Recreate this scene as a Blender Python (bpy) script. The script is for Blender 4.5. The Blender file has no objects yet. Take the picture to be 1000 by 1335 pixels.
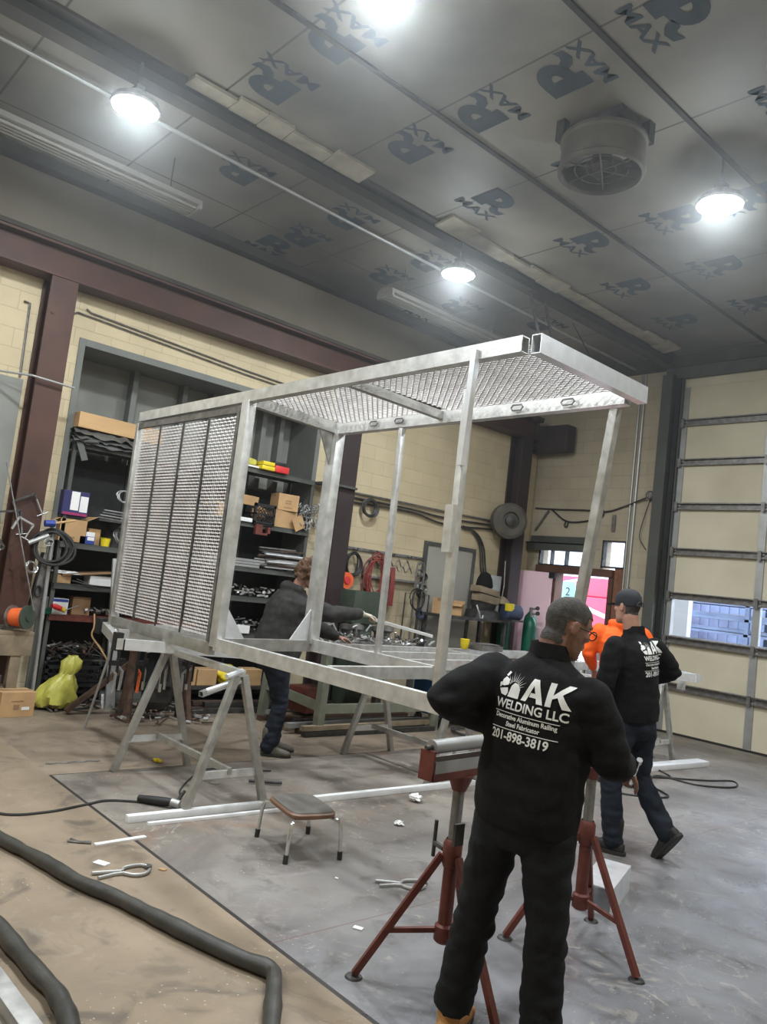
import bpy, bmesh, math, random
from mathutils import Vector, Matrix, noise
from mathutils.bvhtree import BVHTree
R = math.radians; PI = math.pi
random.seed(7)
C = bpy.context.scene.collection
SC = bpy.context.scene
V = Vector

# ------------------------------------------------------------ camera, world, lights, exposure
cam_d = bpy.data.cameras.new('camera'); cam = bpy.data.objects.new('camera', cam_d); C.objects.link(cam)
yaw, pit, rol = R(48.71), R(5.173), R(6.815)
F_ = V((-math.sin(yaw) * math.cos(pit), math.cos(yaw) * math.cos(pit), math.sin(pit)))
R0 = V((math.cos(yaw), math.sin(yaw), 0)); U0 = R0.cross(F_)
R_ = math.cos(rol) * R0 + math.sin(rol) * U0; U_ = -math.sin(rol) * R0 + math.cos(rol) * U0
M = Matrix((R_, U_, -F_)).transposed().to_4x4(); M.translation = V((0, 0, 1.7)); cam.matrix_world = M
cam_d.sensor_fit = 'VERTICAL'; cam_d.sensor_height = 24.0; cam_d.lens = 1020.86 / 1335 * 24.0
cam_d.clip_start = 0.05; cam_d.clip_end = 200
SC.camera = cam
SC.view_settings.view_transform = 'Standard'; SC.view_settings.look = 'None'; SC.view_settings.gamma = 1
SC.view_settings.use_curve_mapping = False
SC.view_settings.exposure = 0.32
w = bpy.data.worlds.new('sky'); SC.world = w; w.use_nodes = True
w.node_tree.nodes['Background'].inputs[0].default_value = (0.80, 0.88, 1.0, 1)
w.node_tree.nodes['Background'].inputs[1].default_value = 6.5
LAMP_POWER = 78; SPILL = 30
LAMPS = [(-6.2, 2.23), (-3.2, 6.27), (-6.2, 6.15), (-3.66, 2.72), (-0.2, 6.3), (-0.2, 2.2), (-3.4, -1.4), (-6.4, -1.6), (-6.2, 9.9)]  # after the visible four: lamps added out of view, continuing the grid
VIS = 4
for i, (x, y) in enumerate(LAMPS[:8]):
    l = bpy.data.lights.new('high_bay_light', 'AREA'); l.shape = 'DISK'; l.size = 0.36; l.energy = LAMP_POWER; l.color = (0.92, 0.97, 1.0)
    o = bpy.data.objects.new('high_bay_light', l); C.objects.link(o); o.location = (x, y, 5.29)
    l = bpy.data.lights.new('high_bay_glow', 'POINT'); l.energy = SPILL; l.shadow_soft_size = 0.14; l.color = (0.85, 0.95, 1.0)
    o = bpy.data.objects.new('high_bay_glow', l); C.objects.link(o); o.location = (x, y, 5.12)

# ------------------------------------------------------------ materials
MAT = {}
def pm(name, col, rough=0.6, metal=0.0, var=0.12, scale=8.0, bump=0.0, bscale=40.0, spec=None, emit=None, rvar=0.0, stretch=None):
    m = bpy.data.materials.new(name); m.use_nodes = True; nt = m.node_tree; b = nt.nodes['Principled BSDF']
    b.inputs['Roughness'].default_value = rough; b.inputs['Metallic'].default_value = metal
    if spec is not None: b.inputs['Specular IOR Level'].default_value = spec
    tc = nt.nodes.new('ShaderNodeTexCoord'); src = tc.outputs['Object']
    if stretch:
        mp = nt.nodes.new('ShaderNodeMapping'); mp.inputs['Scale'].default_value = stretch
        nt.links.new(src, mp.inputs[0]); src = mp.outputs[0]
    n = nt.nodes.new('ShaderNodeTexNoise'); n.inputs['Scale'].default_value = scale; n.inputs['Detail'].default_value = 5
    nt.links.new(src, n.inputs['Vector'])
    r = nt.nodes.new('ShaderNodeValToRGB')
    r.color_ramp.elements[0].position = 0.3; r.color_ramp.elements[1].position = 0.7
    r.color_ramp.elements[0].color = tuple(c * (1 - var) for c in col) + (1,)
    r.color_ramp.elements[1].color = tuple(min(1, c * (1 + var)) for c in col) + (1,)
    nt.links.new(n.outputs['Fac'], r.inputs[0]); nt.links.new(r.outputs[0], b.inputs['Base Color'])
    if rvar:
        mr = nt.nodes.new('ShaderNodeMapRange'); mr.inputs['To Min'].default_value = max(0.02, rough - rvar); mr.inputs['To Max'].default_value = rough + rvar
        nt.links.new(n.outputs['Fac'], mr.inputs['Value']); nt.links.new(mr.outputs[0], b.inputs['Roughness'])
    if bump:
        n2 = nt.nodes.new('ShaderNodeTexNoise'); n2.inputs['Scale'].default_value = bscale; n2.inputs['Detail'].default_value = 4
        nt.links.new(src, n2.inputs['Vector'])
        bp = nt.nodes.new('ShaderNodeBump'); bp.inputs['Strength'].default_value = bump; bp.inputs['Distance'].default_value = 0.01
        nt.links.new(n2.outputs['Fac'], bp.inputs['Height']); nt.links.new(bp.outputs[0], b.inputs['Normal'])
    if emit:
        b.inputs['Emission Color'].default_value = tuple(emit[0]) + (1,); b.inputs['Emission Strength'].default_value = emit[1]
    MAT[name] = m; return m

pm('aluminium', (0.66, 0.66, 0.64), 0.38, 0.6, 0.16, 14, 0.08, 60, rvar=0.1)
pm('aluminium_dull', (0.42, 0.41, 0.38), 0.45, 0.7, 0.2, 12, 0.1, 60, rvar=0.1)
pm('aluminium_matte', (0.86, 0.87, 0.88), 0.45, 0.15, 0.06, 12)
pm('aluminium_bright', (0.80, 0.82, 0.84), 0.32, 0.5, 0.08, 14, 0.05, 60)
pm('mesh_metal', (0.86, 0.83, 0.82), 0.45, 0.7, 0.12, 6)
pm('steel_dark', (0.07, 0.068, 0.065), 0.5, 0.6, 0.4, 12)
pm('steel_grey', (0.22, 0.21, 0.2), 0.45, 0.7, 0.35, 14)
pm('steel_black', (0.02, 0.02, 0.02), 0.55, 0.3, 0.3, 12)
pm('chrome', (0.7, 0.7, 0.68), 0.18, 0.95, 0.05, 8)
pm('rust', (0.075, 0.042, 0.028), 0.8, 0.2, 0.4, 14, 0.3)
pm('maroon', (0.060, 0.023, 0.014), 0.6, 0.1, 0.25, 3, 0.1, 20)
pm('maroon_dark', (0.035, 0.022, 0.022), 0.6, 0.1, 0.25, 3, 0.1, 20)
pm('red_iron', (0.135, 0.036, 0.026), 0.5, 0.2, 0.3, 14, 0.1)
pm('grey_paint', (0.075, 0.077, 0.068), 0.6, 0.1, 0.18, 3)
pm('grey_paint_light', (0.20, 0.20, 0.175), 0.7, 0.0, 0.12, 2.5)
pm('grey_frame', (0.15, 0.155, 0.14), 0.6, 0.1, 0.12, 3)
pm('peg_grey', (0.24, 0.245, 0.22), 0.8, 0, 0.1, 3)
pm('door_grey', (0.36, 0.345, 0.29), 0.6, 0.0, 0.06, 2)
pm('cardboard', (0.44, 0.27, 0.13), 0.85, 0, 0.12, 6)
pm('cardboard_dark', (0.27, 0.16, 0.08), 0.85, 0, 0.2, 6)
pm('wood', (0.48, 0.30, 0.14), 0.75, 0, 0.18, 5, 0.1, 30, stretch=(1, 0.15, 1))
pm('wood_old', (0.22, 0.17, 0.11), 0.8, 0, 0.3, 5, 0.1, 30)
pm('green_wood', (0.17, 0.175, 0.13), 0.75, 0, 0.25, 5)
pm('paper', (0.75, 0.74, 0.72), 0.8, 0, 0.05, 4)
pm('yellow', (0.72, 0.56, 0.02), 0.45, 0, 0.12, 6)
pm('yellow_bag', (0.44, 0.42, 0.08), 0.3, 0, 0.25, 8)
pm('red', (0.6, 0.03, 0.03), 0.45, 0, 0.1, 6)
pm('orange', (0.75, 0.13, 0.03), 0.5, 0, 0.1, 6)
pm('blue', (0.02, 0.045, 0.25), 0.5, 0, 0.15, 6)
pm('blue_machine', (0.015, 0.07, 0.18), 0.5, 0.1, 0.2, 5)
pm('motor_blue', (0.045, 0.065, 0.12), 0.5, 0.2, 0.2, 6)
pm('navy', (0.02, 0.02, 0.10), 0.5, 0, 0.1, 6)
pm('magenta', (0.3, 0.02, 0.10), 0.5, 0, 0.1, 6)
pm('green', (0.0, 0.09, 0.05), 0.4, 0.1, 0.15, 6)
pm('green_machine', (0.05, 0.065, 0.045), 0.6, 0.1, 0.2, 6)
pm('black_plastic', (0.013, 0.013, 0.013), 0.5, 0, 0.2, 6)
pm('black_rubber', (0.022, 0.021, 0.019), 0.6, 0, 0.25, 10, 0.1, 60)
pm('hose_cloth', (0.040, 0.038, 0.032), 0.5, 0, 0.3, 9, 0.25, 25)
pm('red_hose', (0.22, 0.035, 0.03), 0.55, 0, 0.2, 8)
pm('tarp', (0.085, 0.085, 0.08), 0.35, 0, 0.3, 6, 0.2, 20)
pm('white_paint', (0.7, 0.7, 0.68), 0.6, 0, 0.06, 4)
pm('print_white', (0.80, 0.80, 0.77), 0.7, 0, 0.03, 30)
pm('print_blue', (0.036, 0.048, 0.06), 0.85, 0, 0.35, 4)
pm('tape', (0.025, 0.02, 0.017), 0.7, 0, 0.4, 6)
pm('skin', (0.24, 0.125, 0.085), 0.5, 0, 0.12, 14, 0.05, 80)
pm('skin_light', (0.42, 0.22, 0.16), 0.5, 0, 0.12, 14, 0.05, 80)
pm('glove', (0.50, 0.45, 0.36), 0.85, 0, 0.15, 20, 0.15, 80)
pm('hair_grey', (0.050, 0.043, 0.038), 0.85, 0, 0.35, 60, 0.4, 200)
pm('hair_brown', (0.13, 0.068, 0.035), 0.7, 0, 0.35, 40, 0.5, 60)
pm('fleece_black', (0.0085, 0.008, 0.0085), 0.93, 0, 0.3, 30, 0.2, 150, spec=0.25)
pm('hoodie_grey', (0.042, 0.040, 0.038), 0.9, 0, 0.25, 20, 0.2, 120, spec=0.3)
pm('hoodie_dark', (0.020, 0.0195, 0.019), 0.9, 0, 0.25, 20, 0.2, 120, spec=0.3)
pm('jeans_black', (0.0085, 0.009, 0.0105), 0.85, 0, 0.35, 12, 0.25, 160, spec=0.3)
pm('jeans_navy', (0.013, 0.017, 0.026), 0.85, 0, 0.35, 12, 0.25, 160, spec=0.3)
pm('orange_cloth', (0.95, 0.12, 0.008), 0.8, 0, 0.06, 12, emit=None)
pm('cap_black', (0.012, 0.013, 0.018), 0.8, 0, 0.2, 20)
pm('boot_tan', (0.42, 0.20, 0.06), 0.7, 0, 0.2, 14, 0.1)
pm('boot_dark', (0.022, 0.019, 0.017), 0.7, 0, 0.3, 14, 0.1)
pm('boot_grey', (0.11, 0.10, 0.08), 0.8, 0, 0.3, 14, 0.1)
pm('stool_top', (0.12, 0.11, 0.095), 0.5, 0.1, 0.25, 10, 0.1, 120)
pm('stool_edge', (0.16, 0.08, 0.045), 0.5, 0, 0.2, 10)
pm('galv', (0.40, 0.40, 0.39), 0.45, 0.6, 0.12, 6)
pm('concrete_box', (0.42, 0.44, 0.43), 0.8, 0, 0.1, 6)
pm('outside_ground', (0.35, 0.35, 0.35), 0.9, 0, 0.1, 1)
pm('outside_red', (0.65, 0.02, 0.07), 0.35, 0, 0.05, 1)
pm('outside_white', (0.45, 0.47, 0.5), 0.6, 0, 0.04, 1)
pm('outside_steel', (0.15, 0.20, 0.30), 0.6, 0.2, 0.3, 2)
pm('teal_sign', (0.35, 0.65, 0.72), 0.6, 0, 0.05, 4)
pm('door_leaf', (0.85, 0.58, 0.65), 0.45, 0, 0.05, 1.5)  # white leaf; pink of red light from outside mixed into its colour
pm('door_brown', (0.10, 0.045, 0.03), 0.6, 0, 0.2, 5)
pm('brick_brown', (0.20, 0.085, 0.05), 0.8, 0, 0.25, 14)
pm('insulation', (0.30, 0.265, 0.20), 0.8, 0, 0.2, 5, 0.3, 12)
pm('fixture_white', (0.25, 0.235, 0.205), 0.6, 0.0, 0.08, 3)
pm('beam_brown', (0.045, 0.038, 0.030), 0.8, 0.0, 0.3, 1.5)
pm('fan_grey', (0.10, 0.088, 0.07), 0.7, 0.2, 0.25, 5)
pm('glow', (1, 1, 1), 0.5, 0, 0, 1, emit=((0.9, 0.96, 1.0), 60))
def glass_mat():
    m = bpy.data.materials.new('glass'); m.use_nodes = True; nt = m.node_tree; nt.nodes.clear()
    o = nt.nodes.new('ShaderNodeOutputMaterial'); t = nt.nodes.new('ShaderNodeBsdfTransparent'); g = nt.nodes.new('ShaderNodeBsdfGlossy')
    g.inputs['Roughness'].default_value = 0.05; t.inputs[0].default_value = (0.9, 0.93, 0.97, 1)
    mx = nt.nodes.new('ShaderNodeMixShader'); mx.inputs[0].default_value = 0.06
    nt.links.new(t.outputs[0], mx.inputs[1]); nt.links.new(g.outputs[0], mx.inputs[2]); nt.links.new(mx.outputs[0], o.inputs[0])
    MAT['glass'] = m
glass_mat()

def wall_mat(name, col, axis, bw=0.41, bh=0.205, mortar=0.006, dark=0.86, low=None, bump=0.5):
    m = bpy.data.materials.new(name); m.use_nodes = True; nt = m.node_tree; b = nt.nodes['Principled BSDF']; L = nt.links.new
    b.inputs['Roughness'].default_value = 0.75
    g = nt.nodes.new('ShaderNodeNewGeometry'); s = nt.nodes.new('ShaderNodeSeparateXYZ'); L(g.outputs['Position'], s.inputs[0])
    cb = nt.nodes.new('ShaderNodeCombineXYZ'); L(s.outputs[axis], cb.inputs[0]); L(s.outputs[2], cb.inputs[1])
    br = nt.nodes.new('ShaderNodeTexBrick'); L(cb.outputs[0], br.inputs['Vector'])
    br.inputs['Scale'].default_value = 1; br.inputs['Brick Width'].default_value = bw; br.inputs['Row Height'].default_value = bh
    br.inputs['Mortar Size'].default_value = mortar; br.inputs['Mortar Smooth'].default_value = 0.6
    br.inputs['Color1'].default_value = tuple(c * 0.97 for c in col) + (1,); br.inputs['Color2'].default_value = tuple(min(1, c * 1.03) for c in col) + (1,)
    br.inputs['Mortar'].default_value = tuple(c * dark for c in col) + (1,)
    n = nt.nodes.new('ShaderNodeTexNoise'); n.inputs['Scale'].default_value = 1.4; n.inputs['Detail'].default_value = 6; L(g.outputs['Position'], n.inputs['Vector'])
    mx = nt.nodes.new('ShaderNodeMix'); mx.data_type = 'RGBA'; mx.blend_type = 'MULTIPLY'; mx.inputs[0].default_value = 0.6
    rp = nt.nodes.new('ShaderNodeValToRGB'); rp.color_ramp.elements[0].position = 0.3; rp.color_ramp.elements[1].position = 0.65
    rp.color_ramp.elements[0].color = (0.72, 0.70, 0.66, 1); rp.color_ramp.elements[1].color = (1, 1, 1, 1)
    L(n.outputs['Fac'], rp.inputs[0]); L(br.outputs['Color'], mx.inputs[6]); L(rp.outputs[0], mx.inputs[7])
    out = mx.outputs[2]
    if low:
        c2 = nt.nodes.new('ShaderNodeMath'); c2.operation = 'LESS_THAN'; c2.inputs[1].default_value = low[0]; L(s.outputs[2], c2.inputs[0])
        m2 = nt.nodes.new('ShaderNodeMix'); m2.data_type = 'RGBA'; m2.blend_type = 'MULTIPLY'; L(c2.outputs[0], m2.inputs[0]); L(out, m2.inputs[6]); m2.inputs[7].default_value = low[1] + (1,)
        out = m2.outputs[2]
    L(out, b.inputs['Base Color'])
    bp = nt.nodes.new('ShaderNodeBump'); bp.invert = True; bp.inputs['Strength'].default_value = bump; bp.inputs['Distance'].default_value = 0.006
    L(br.outputs['Fac'], bp.inputs['Height']); L(bp.outputs[0], b.inputs['Normal']); MAT[name] = m
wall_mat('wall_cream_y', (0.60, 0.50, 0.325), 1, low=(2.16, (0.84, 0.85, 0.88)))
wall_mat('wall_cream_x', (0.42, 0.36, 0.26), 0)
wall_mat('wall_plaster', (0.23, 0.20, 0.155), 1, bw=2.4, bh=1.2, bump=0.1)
wall_mat('garage_cream', (0.66, 0.60, 0.45), 0, bw=50, bh=50, mortar=0, bump=0)

def floor_mat():
    m = bpy.data.materials.new('concrete_floor'); m.use_nodes = True; nt = m.node_tree; b = nt.nodes['Principled BSDF']; L = nt.links.new
    g = nt.nodes.new('ShaderNodeNewGeometry'); s = nt.nodes.new('ShaderNodeSeparateXYZ'); L(g.outputs['Position'], s.inputs[0])
    def noise_(sc, det=6, dist=0.0, vec=None, rough=0.55):
        n = nt.nodes.new('ShaderNodeTexNoise'); n.inputs['Scale'].default_value = sc; n.inputs['Detail'].default_value = det; n.inputs['Distortion'].default_value = dist
        n.inputs['Roughness'].default_value = rough
        L(vec if vec else g.outputs['Position'], n.inputs['Vector']); return n.outputs['Fac']
    def ramp(f, p0, p1, c0, c1):
        r = nt.nodes.new('ShaderNodeValToRGB'); r.color_ramp.elements[0].position = p0; r.color_ramp.elements[1].position = p1
        r.color_ramp.elements[0].color = c0 + (1,); r.color_ramp.elements[1].color = c1 + (1,); L(f, r.inputs[0]); return r.outputs[0]
    def mth(op, a, bb):
        k = nt.nodes.new('ShaderNodeMath'); k.operation = op
        for i, q in enumerate((a, bb)):
            if isinstance(q, (int, float)): k.inputs[i].default_value = q
            else: L(q, k.inputs[i])
        return k.outputs[0]
    def mix(f, a, bb, bt='MIX'):
        k = nt.nodes.new('ShaderNodeMix'); k.data_type = 'RGBA'; k.blend_type = bt
        for i, q in ((0, f), (6, a), (7, bb)):
            if isinstance(q, (int, float)): k.inputs[i].default_value = q
            elif isinstance(q, tuple): k.inputs[i].default_value = q + (1,)
            else: L(q, k.inputs[i])
        return k.outputs[2]
    X, Y = s.outputs[0], s.outputs[1]
    near = ramp(noise_(2.5), 0.3, 0.75, (0.215, 0.165, 0.115), (0.30, 0.235, 0.165))
    slab = ramp(noise_(1.3, 8, 0.6), 0.32, 0.68, (0.105, 0.088, 0.073), (0.27, 0.24, 0.205))
    slab = mix(mth('MULTIPLY', ramp(noise_(1.9, 5, 0.8), 0.55, 0.7, (0, 0, 0), (1, 1, 1)), 0.5), slab, (0.22, 0.13, 0.085))
    grey = ramp(noise_(1.6, 8, 0.4), 0.3, 0.72, (0.12, 0.12, 0.128), (0.235, 0.235, 0.25))
    fx = nt.nodes.new('ShaderNodeMapRange'); fx.inputs['From Min'].default_value = -4.4; fx.inputs['From Max'].default_value = -2.2; L(X, fx.inputs['Value'])
    slab = mix(fx.outputs[0], slab, grey)
    inslab = mth('MULTIPLY', mth('GREATER_THAN', Y, 2.28), mth('GREATER_THAN', X, -5.97))
    col = mix(inslab, near, slab)
    # far-left bay: brownish
    far = ramp(noise_(2.0, 8, 0.5), 0.3, 0.7, (0.15, 0.115, 0.085), (0.26, 0.205, 0.15))
    col = mix(mth('MULTIPLY', mth('LESS_THAN', X, -5.97), mth('GREATER_THAN', Y, 2.28)), col, far)
    # dark scuffs and dusty white marks
    col = mix(mth('MULTIPLY', ramp(noise_(3.1, 7, 1.5), 0.54, 0.70, (0, 0, 0), (1, 1, 1)), 0.6), col, (0.07, 0.062, 0.055))
    dust = mth('MULTIPLY', ramp(noise_(4.5, 9, 2.5, rough=0.7), 0.55, 0.66, (0, 0, 0), (1, 1, 1)), ramp(noise_(0.9, 3), 0.46, 0.6, (0, 0, 0), (1, 1, 1)))
    col = mix(mth('MULTIPLY', dust, mth('ADD', mth('MULTIPLY', inslab, 0.45), 0.15)), col, (0.50, 0.45, 0.38))
    spk = nt.nodes.new('ShaderNodeTexVoronoi'); spk.inputs['Scale'].default_value = 26; L(g.outputs['Position'], spk.inputs['Vector'])
    sp = mth('MULTIPLY', mth('LESS_THAN', spk.outputs['Distance'], 0.11), ramp(noise_(3.0, 3), 0.48, 0.6, (0, 0, 0), (1, 1, 1)))
    col = mix(mth('MULTIPLY', sp, 0.7), col, (0.55, 0.50, 0.40))
    # joints
    def joint(axis, pos, wd, lim=None):
        d = mth('ABSOLUTE', mth('SUBTRACT', axis, pos), 0.0); k = mth('LESS_THAN', d, wd)
        if lim: k = mth('MULTIPLY', k, mth('GREATER_THAN', lim[0], lim[1]))
        return k
    j = joint(Y, 2.28, 0.012, (X, -5.97)); j = mth('MAXIMUM', j, joint(X, -5.97, 0.007, (Y, 2.28)))
    col = mix(j, col, (0.025, 0.022, 0.02))
    j2 = mth('MAXIMUM', joint(X, -3.02, 0.005, (Y, 2.28)), joint(Y, 5.75, 0.005, (X, -5.97)))
    col = mix(mth('MULTIPLY', j2, 0.6), col, (0.13, 0.07, 0.05))
    L(col, b.inputs['Base Color'])
    rg = ramp(noise_(2.2, 6, 0.5), 0.3, 0.7, (0.17, 0.17, 0.17), (0.42, 0.42, 0.42)); rg2 = mix(fx.outputs[0], (0.55, 0.55, 0.55), rg)
    L(rg2, b.inputs['Roughness'])
    bp = nt.nodes.new('ShaderNodeBump'); bp.inputs['Strength'].default_value = 0.12; bp.inputs['Distance'].default_value = 0.01
    L(noise_(30, 5), bp.inputs['Height']); L(bp.outputs[0], b.inputs['Normal']); MAT['floor'] = m
floor_mat()

def ceil_mat():
    m = bpy.data.materials.new('insulation_board'); m.use_nodes = True; nt = m.node_tree; b = nt.nodes['Principled BSDF']; L = nt.links.new
    b.inputs['Roughness'].default_value = 0.6
    g = nt.nodes.new('ShaderNodeNewGeometry')
    n = nt.nodes.new('ShaderNodeTexNoise'); n.inputs['Scale'].default_value = 0.7; n.inputs['Detail'].default_value = 6; L(g.outputs['Position'], n.inputs['Vector'])
    r = nt.nodes.new('ShaderNodeValToRGB'); r.color_ramp.elements[0].position = 0.3; r.color_ramp.elements[1].position = 0.7
    r.color_ramp.elements[0].color = (0.105, 0.097, 0.080, 1); r.color_ramp.elements[1].color = (0.25, 0.23, 0.19, 1)
    n3 = nt.nodes.new('ShaderNodeTexNoise'); n3.inputs['Scale'].default_value = 0.28; n3.inputs['Detail'].default_value = 3; L(g.outputs['Position'], n3.inputs['Vector'])
    ad = nt.nodes.new('ShaderNodeMath'); ad.operation = 'MULTIPLY_ADD'; L(n3.outputs['Fac'], ad.inputs[0]); ad.inputs[1].default_value = 1.6; ad.inputs[2].default_value = -0.8
    a2 = nt.nodes.new('ShaderNodeMath'); a2.operation = 'ADD'; L(n.outputs['Fac'], a2.inputs[0]); L(ad.outputs[0], a2.inputs[1]); L(a2.outputs[0], r.inputs[0])
    br = nt.nodes.new('ShaderNodeTexBrick'); mp = nt.nodes.new('ShaderNodeMapping'); L(g.outputs['Position'], mp.inputs[0])
    mp.inputs['Rotation'].default_value = (0, 0, PI / 2); L(mp.outputs[0], br.inputs['Vector'])
    mp.inputs['Location'].default_value = (0.22, 0.01, 0)
    br.offset = 0; br.inputs['Scale'].default_value = 1; br.inputs['Brick Width'].default_value = 1.34; br.inputs['Row Height'].default_value = 1.58; br.inputs['Mortar Size'].default_value = 0.012
    br.inputs['Mortar Smooth'].default_value = 0.3
    mx = nt.nodes.new('ShaderNodeMix'); mx.data_type = 'RGBA'; L(br.outputs['Fac'], mx.inputs[0]); L(r.outputs[0], mx.inputs[6]); mx.inputs[7].default_value = (0.07, 0.06, 0.05, 1)
    L(mx.outputs[2], b.inputs['Base Color']); MAT['ceiling'] = m
ceil_mat()

# ------------------------------------------------------------ mesh helpers
LOC = {}
def wloc(o):
    p = V((0, 0, 0))
    while o: p += V(LOC.get(o.name, (0, 0, 0))); o = o.parent
    return p
def tag(o, label=None, cat=None, group=None, kind=None):
    if label: o['label'] = label
    if cat: o['category'] = cat
    if group: o['group'] = group
    if kind: o['kind'] = kind
    return o
def thing(name, label, cat, loc=(0, 0, 0), rz=0, group=None, kind=None):
    o = bpy.data.objects.new(name, None); C.objects.link(o); o.empty_display_size = 0.1
    o.location = loc; o.rotation_euler = (0, 0, rz); LOC[o.name] = tuple(loc); return tag(o, label, cat, group, kind)
def frame(d, up=V((0, 0, 1))):
    d = V(d).normalized(); up = V(up)
    if abs(d.dot(up)) > 0.97: up = V((0, 1, 0)) if abs(d.y) < 0.9 else V((1, 0, 0))
    s = d.cross(up).normalized(); u = s.cross(d).normalized(); return d, s, u
class MB:
    def __init__(s): s.v = []; s.f = []; s.m = []
    def add(s, vs, fs, mi=0):
        k = len(s.v); s.v += [V(q) for q in vs]; s.f += [[i + k for i in q] for q in fs]; s.m += [mi] * len(fs); return s
    def box(s, c, d, rz=0, mi=0, rot=None, bev=0):
        cx, cy, cz = c; a, b, h = [q / 2 for q in d]
        pts = [V((x, y, z)) for z in (-h, h) for x, y in ((-a, -b), (a, -b), (a, b), (-a, b))]
        m = rot if rot else Matrix.Rotation(rz, 3, 'Z')
        return s.add([V(c) + m @ p for p in pts], [(3, 2, 1, 0), (4, 5, 6, 7), (0, 1, 5, 4), (1, 2, 6, 5), (2, 3, 7, 6), (3, 0, 4, 7)], mi)
    def bb(s, x0, x1, y0, y1, z0, z1, mi=0): return s.box(((x0 + x1) / 2, (y0 + y1) / 2, (z0 + z1) / 2), (abs(x1 - x0), abs(y1 - y0), abs(z1 - z0)), mi=mi)
    def bar(s, p0, p1, w, h, up=(0, 0, 1), mi=0, hollow=0):
        p0, p1 = V(p0), V(p1); d, sd, u = frame(p1 - p0, up)
        q = [(-w / 2, -h / 2), (w / 2, -h / 2), (w / 2, h / 2), (-w / 2, h / 2)]
        if hollow:
            t = hollow; qi = [(-w / 2 + t, -h / 2 + t), (w / 2 - t, -h / 2 + t), (w / 2 - t, h / 2 - t), (-w / 2 + t, h / 2 - t)]
            vs = [p + sd * a + u * b for p in (p0, p1) for a, b in q] + [p + sd * a + u * b for p in (p0, p1) for a, b in qi]
            fs = []
            for i in range(4):
                j = (i + 1) % 4
                fs += [(i, j, 4 + j, 4 + i), (8 + j, 8 + i, 12 + i, 12 + j), (j, i, 8 + i, 8 + j), (4 + i, 4 + j, 12 + j, 12 + i)]
            return s.add(vs, fs, mi)
        vs = [p + sd * a + u * b for p in (p0, p1) for a, b in q]
        return s.add(vs, [(0, 1, 5, 4), (1, 2, 6, 5), (2, 3, 7, 6), (3, 0, 4, 7), (3, 2, 1, 0), (4, 5, 6, 7)], mi)
    def tube(s, pts, r, n=8, mi=0, closed=False, caps=True):
        pts = [V(p) for p in pts]; N = len(pts); rs = r if isinstance(r, (list, tuple)) else [r] * N
        vs = []; up = None
        for i, p in enumerate(pts):
            a = pts[(i - 1) % N] if (i > 0 or closed) else p; b = pts[(i + 1) % N] if (i < N - 1 or closed) else p
            d = (b - a); d = d.normalized() if d.length > 1e-9 else V((0, 0, 1))
            if up is None: _, sd, u = frame(d)
            else:
                u = up - d * up.dot(d)
                if u.length < 1e-6: _, sd, u = frame(d)
                u = u.normalized(); sd = d.cross(u)
            up = u
            for k in range(n): t = 2 * PI * k / n; vs.append(p + (sd * math.cos(t) + u * math.sin(t)) * rs[i])
        fs = []
        for i in range(N if closed else N - 1):
            j = (i + 1) % N
            for k in range(n): l = (k + 1) % n; fs.append((i * n + k, i * n + l, j * n + l, j * n + k))
        if caps and not closed: fs += [tuple(range(n))[::-1], tuple((N - 1) * n + k for k in range(n))]
        return s.add(vs, fs, mi)
    def cyl(s, p0, p1, r, n=16, mi=0, r1=None): return s.tube([p0, p1], [r, r if r1 is None else r1], n, mi)
    def lathe(s, prof, c=(0, 0, 0), n=20, mi=0, axis=(0, 0, 1)):
        d, sd, u = frame(axis); c = V(c); vs = []
        for r_, h in prof:
            for k in range(n): t = 2 * PI * k / n; vs.append(c + d * h + (sd * math.cos(t) + u * math.sin(t)) * max(r_, 1e-4))
        fs = []
        for i in range(len(prof) - 1):
            for k in range(n): l = (k + 1) % n; fs.append((i * n + k, i * n + l, (i + 1) * n + l, (i + 1) * n + k))
        return s.add(vs, fs, mi)
    def loft(s, rings, n=24, mi=0, sq=2.0):
        vs = []
        for c, a, b in rings:
            for k in range(n):
                t = 2 * PI * k / n; ct, st = math.cos(t), math.sin(t)
                x = math.copysign(abs(ct) ** (2 / sq), ct); y = math.copysign(abs(st) ** (2 / sq), st)
                vs.append(V(c) + V(a) * x + V(b) * y)
        fs = []; N = len(rings)
        for i in range(N - 1):
            for k in range(n): l = (k + 1) % n; fs.append((i * n + k, i * n + l, (i + 1) * n + l, (i + 1) * n + k))
        fs += [tuple(range(n))[::-1], tuple((N - 1) * n + k for k in range(n))]
        return s.add(vs, fs, mi)
    def prism(s, poly, z0, z1, mi=0, fn=None):
        n = len(poly); vs = [V((x, y, z)) for z in (z0, z1) for x, y in poly]
        if fn: vs = [fn(v) for v in vs]
        return s.add(vs, [tuple(range(n))[::-1], tuple(range(n, 2 * n))] + [(i, (i + 1) % n, n + (i + 1) % n, n + i) for i in range(n)], mi)
    def sphere(s, c, r, n=12, mi=0):
        rr = r if isinstance(r, (tuple, list)) else (r, r, r); vs = []; m = n // 2 + 1
        for i in range(m):
            a = PI * (i + 0.02) / (m - 0.96)
            for k in range(n): t = 2 * PI * k / n; vs.append(V(c) + V((rr[0] * math.sin(a) * math.cos(t), rr[1] * math.sin(a) * math.sin(t), rr[2] * math.cos(a))))
        fs = [(i * n + k, (i + 1) * n + k, (i + 1) * n + (k + 1) % n, i * n + (k + 1) % n) for i in range(m - 1) for k in range(n)]
        fs += [tuple(range(n)), tuple((m - 1) * n + k for k in range(n))[::-1]]
        return s.add(vs, fs, mi)
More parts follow.
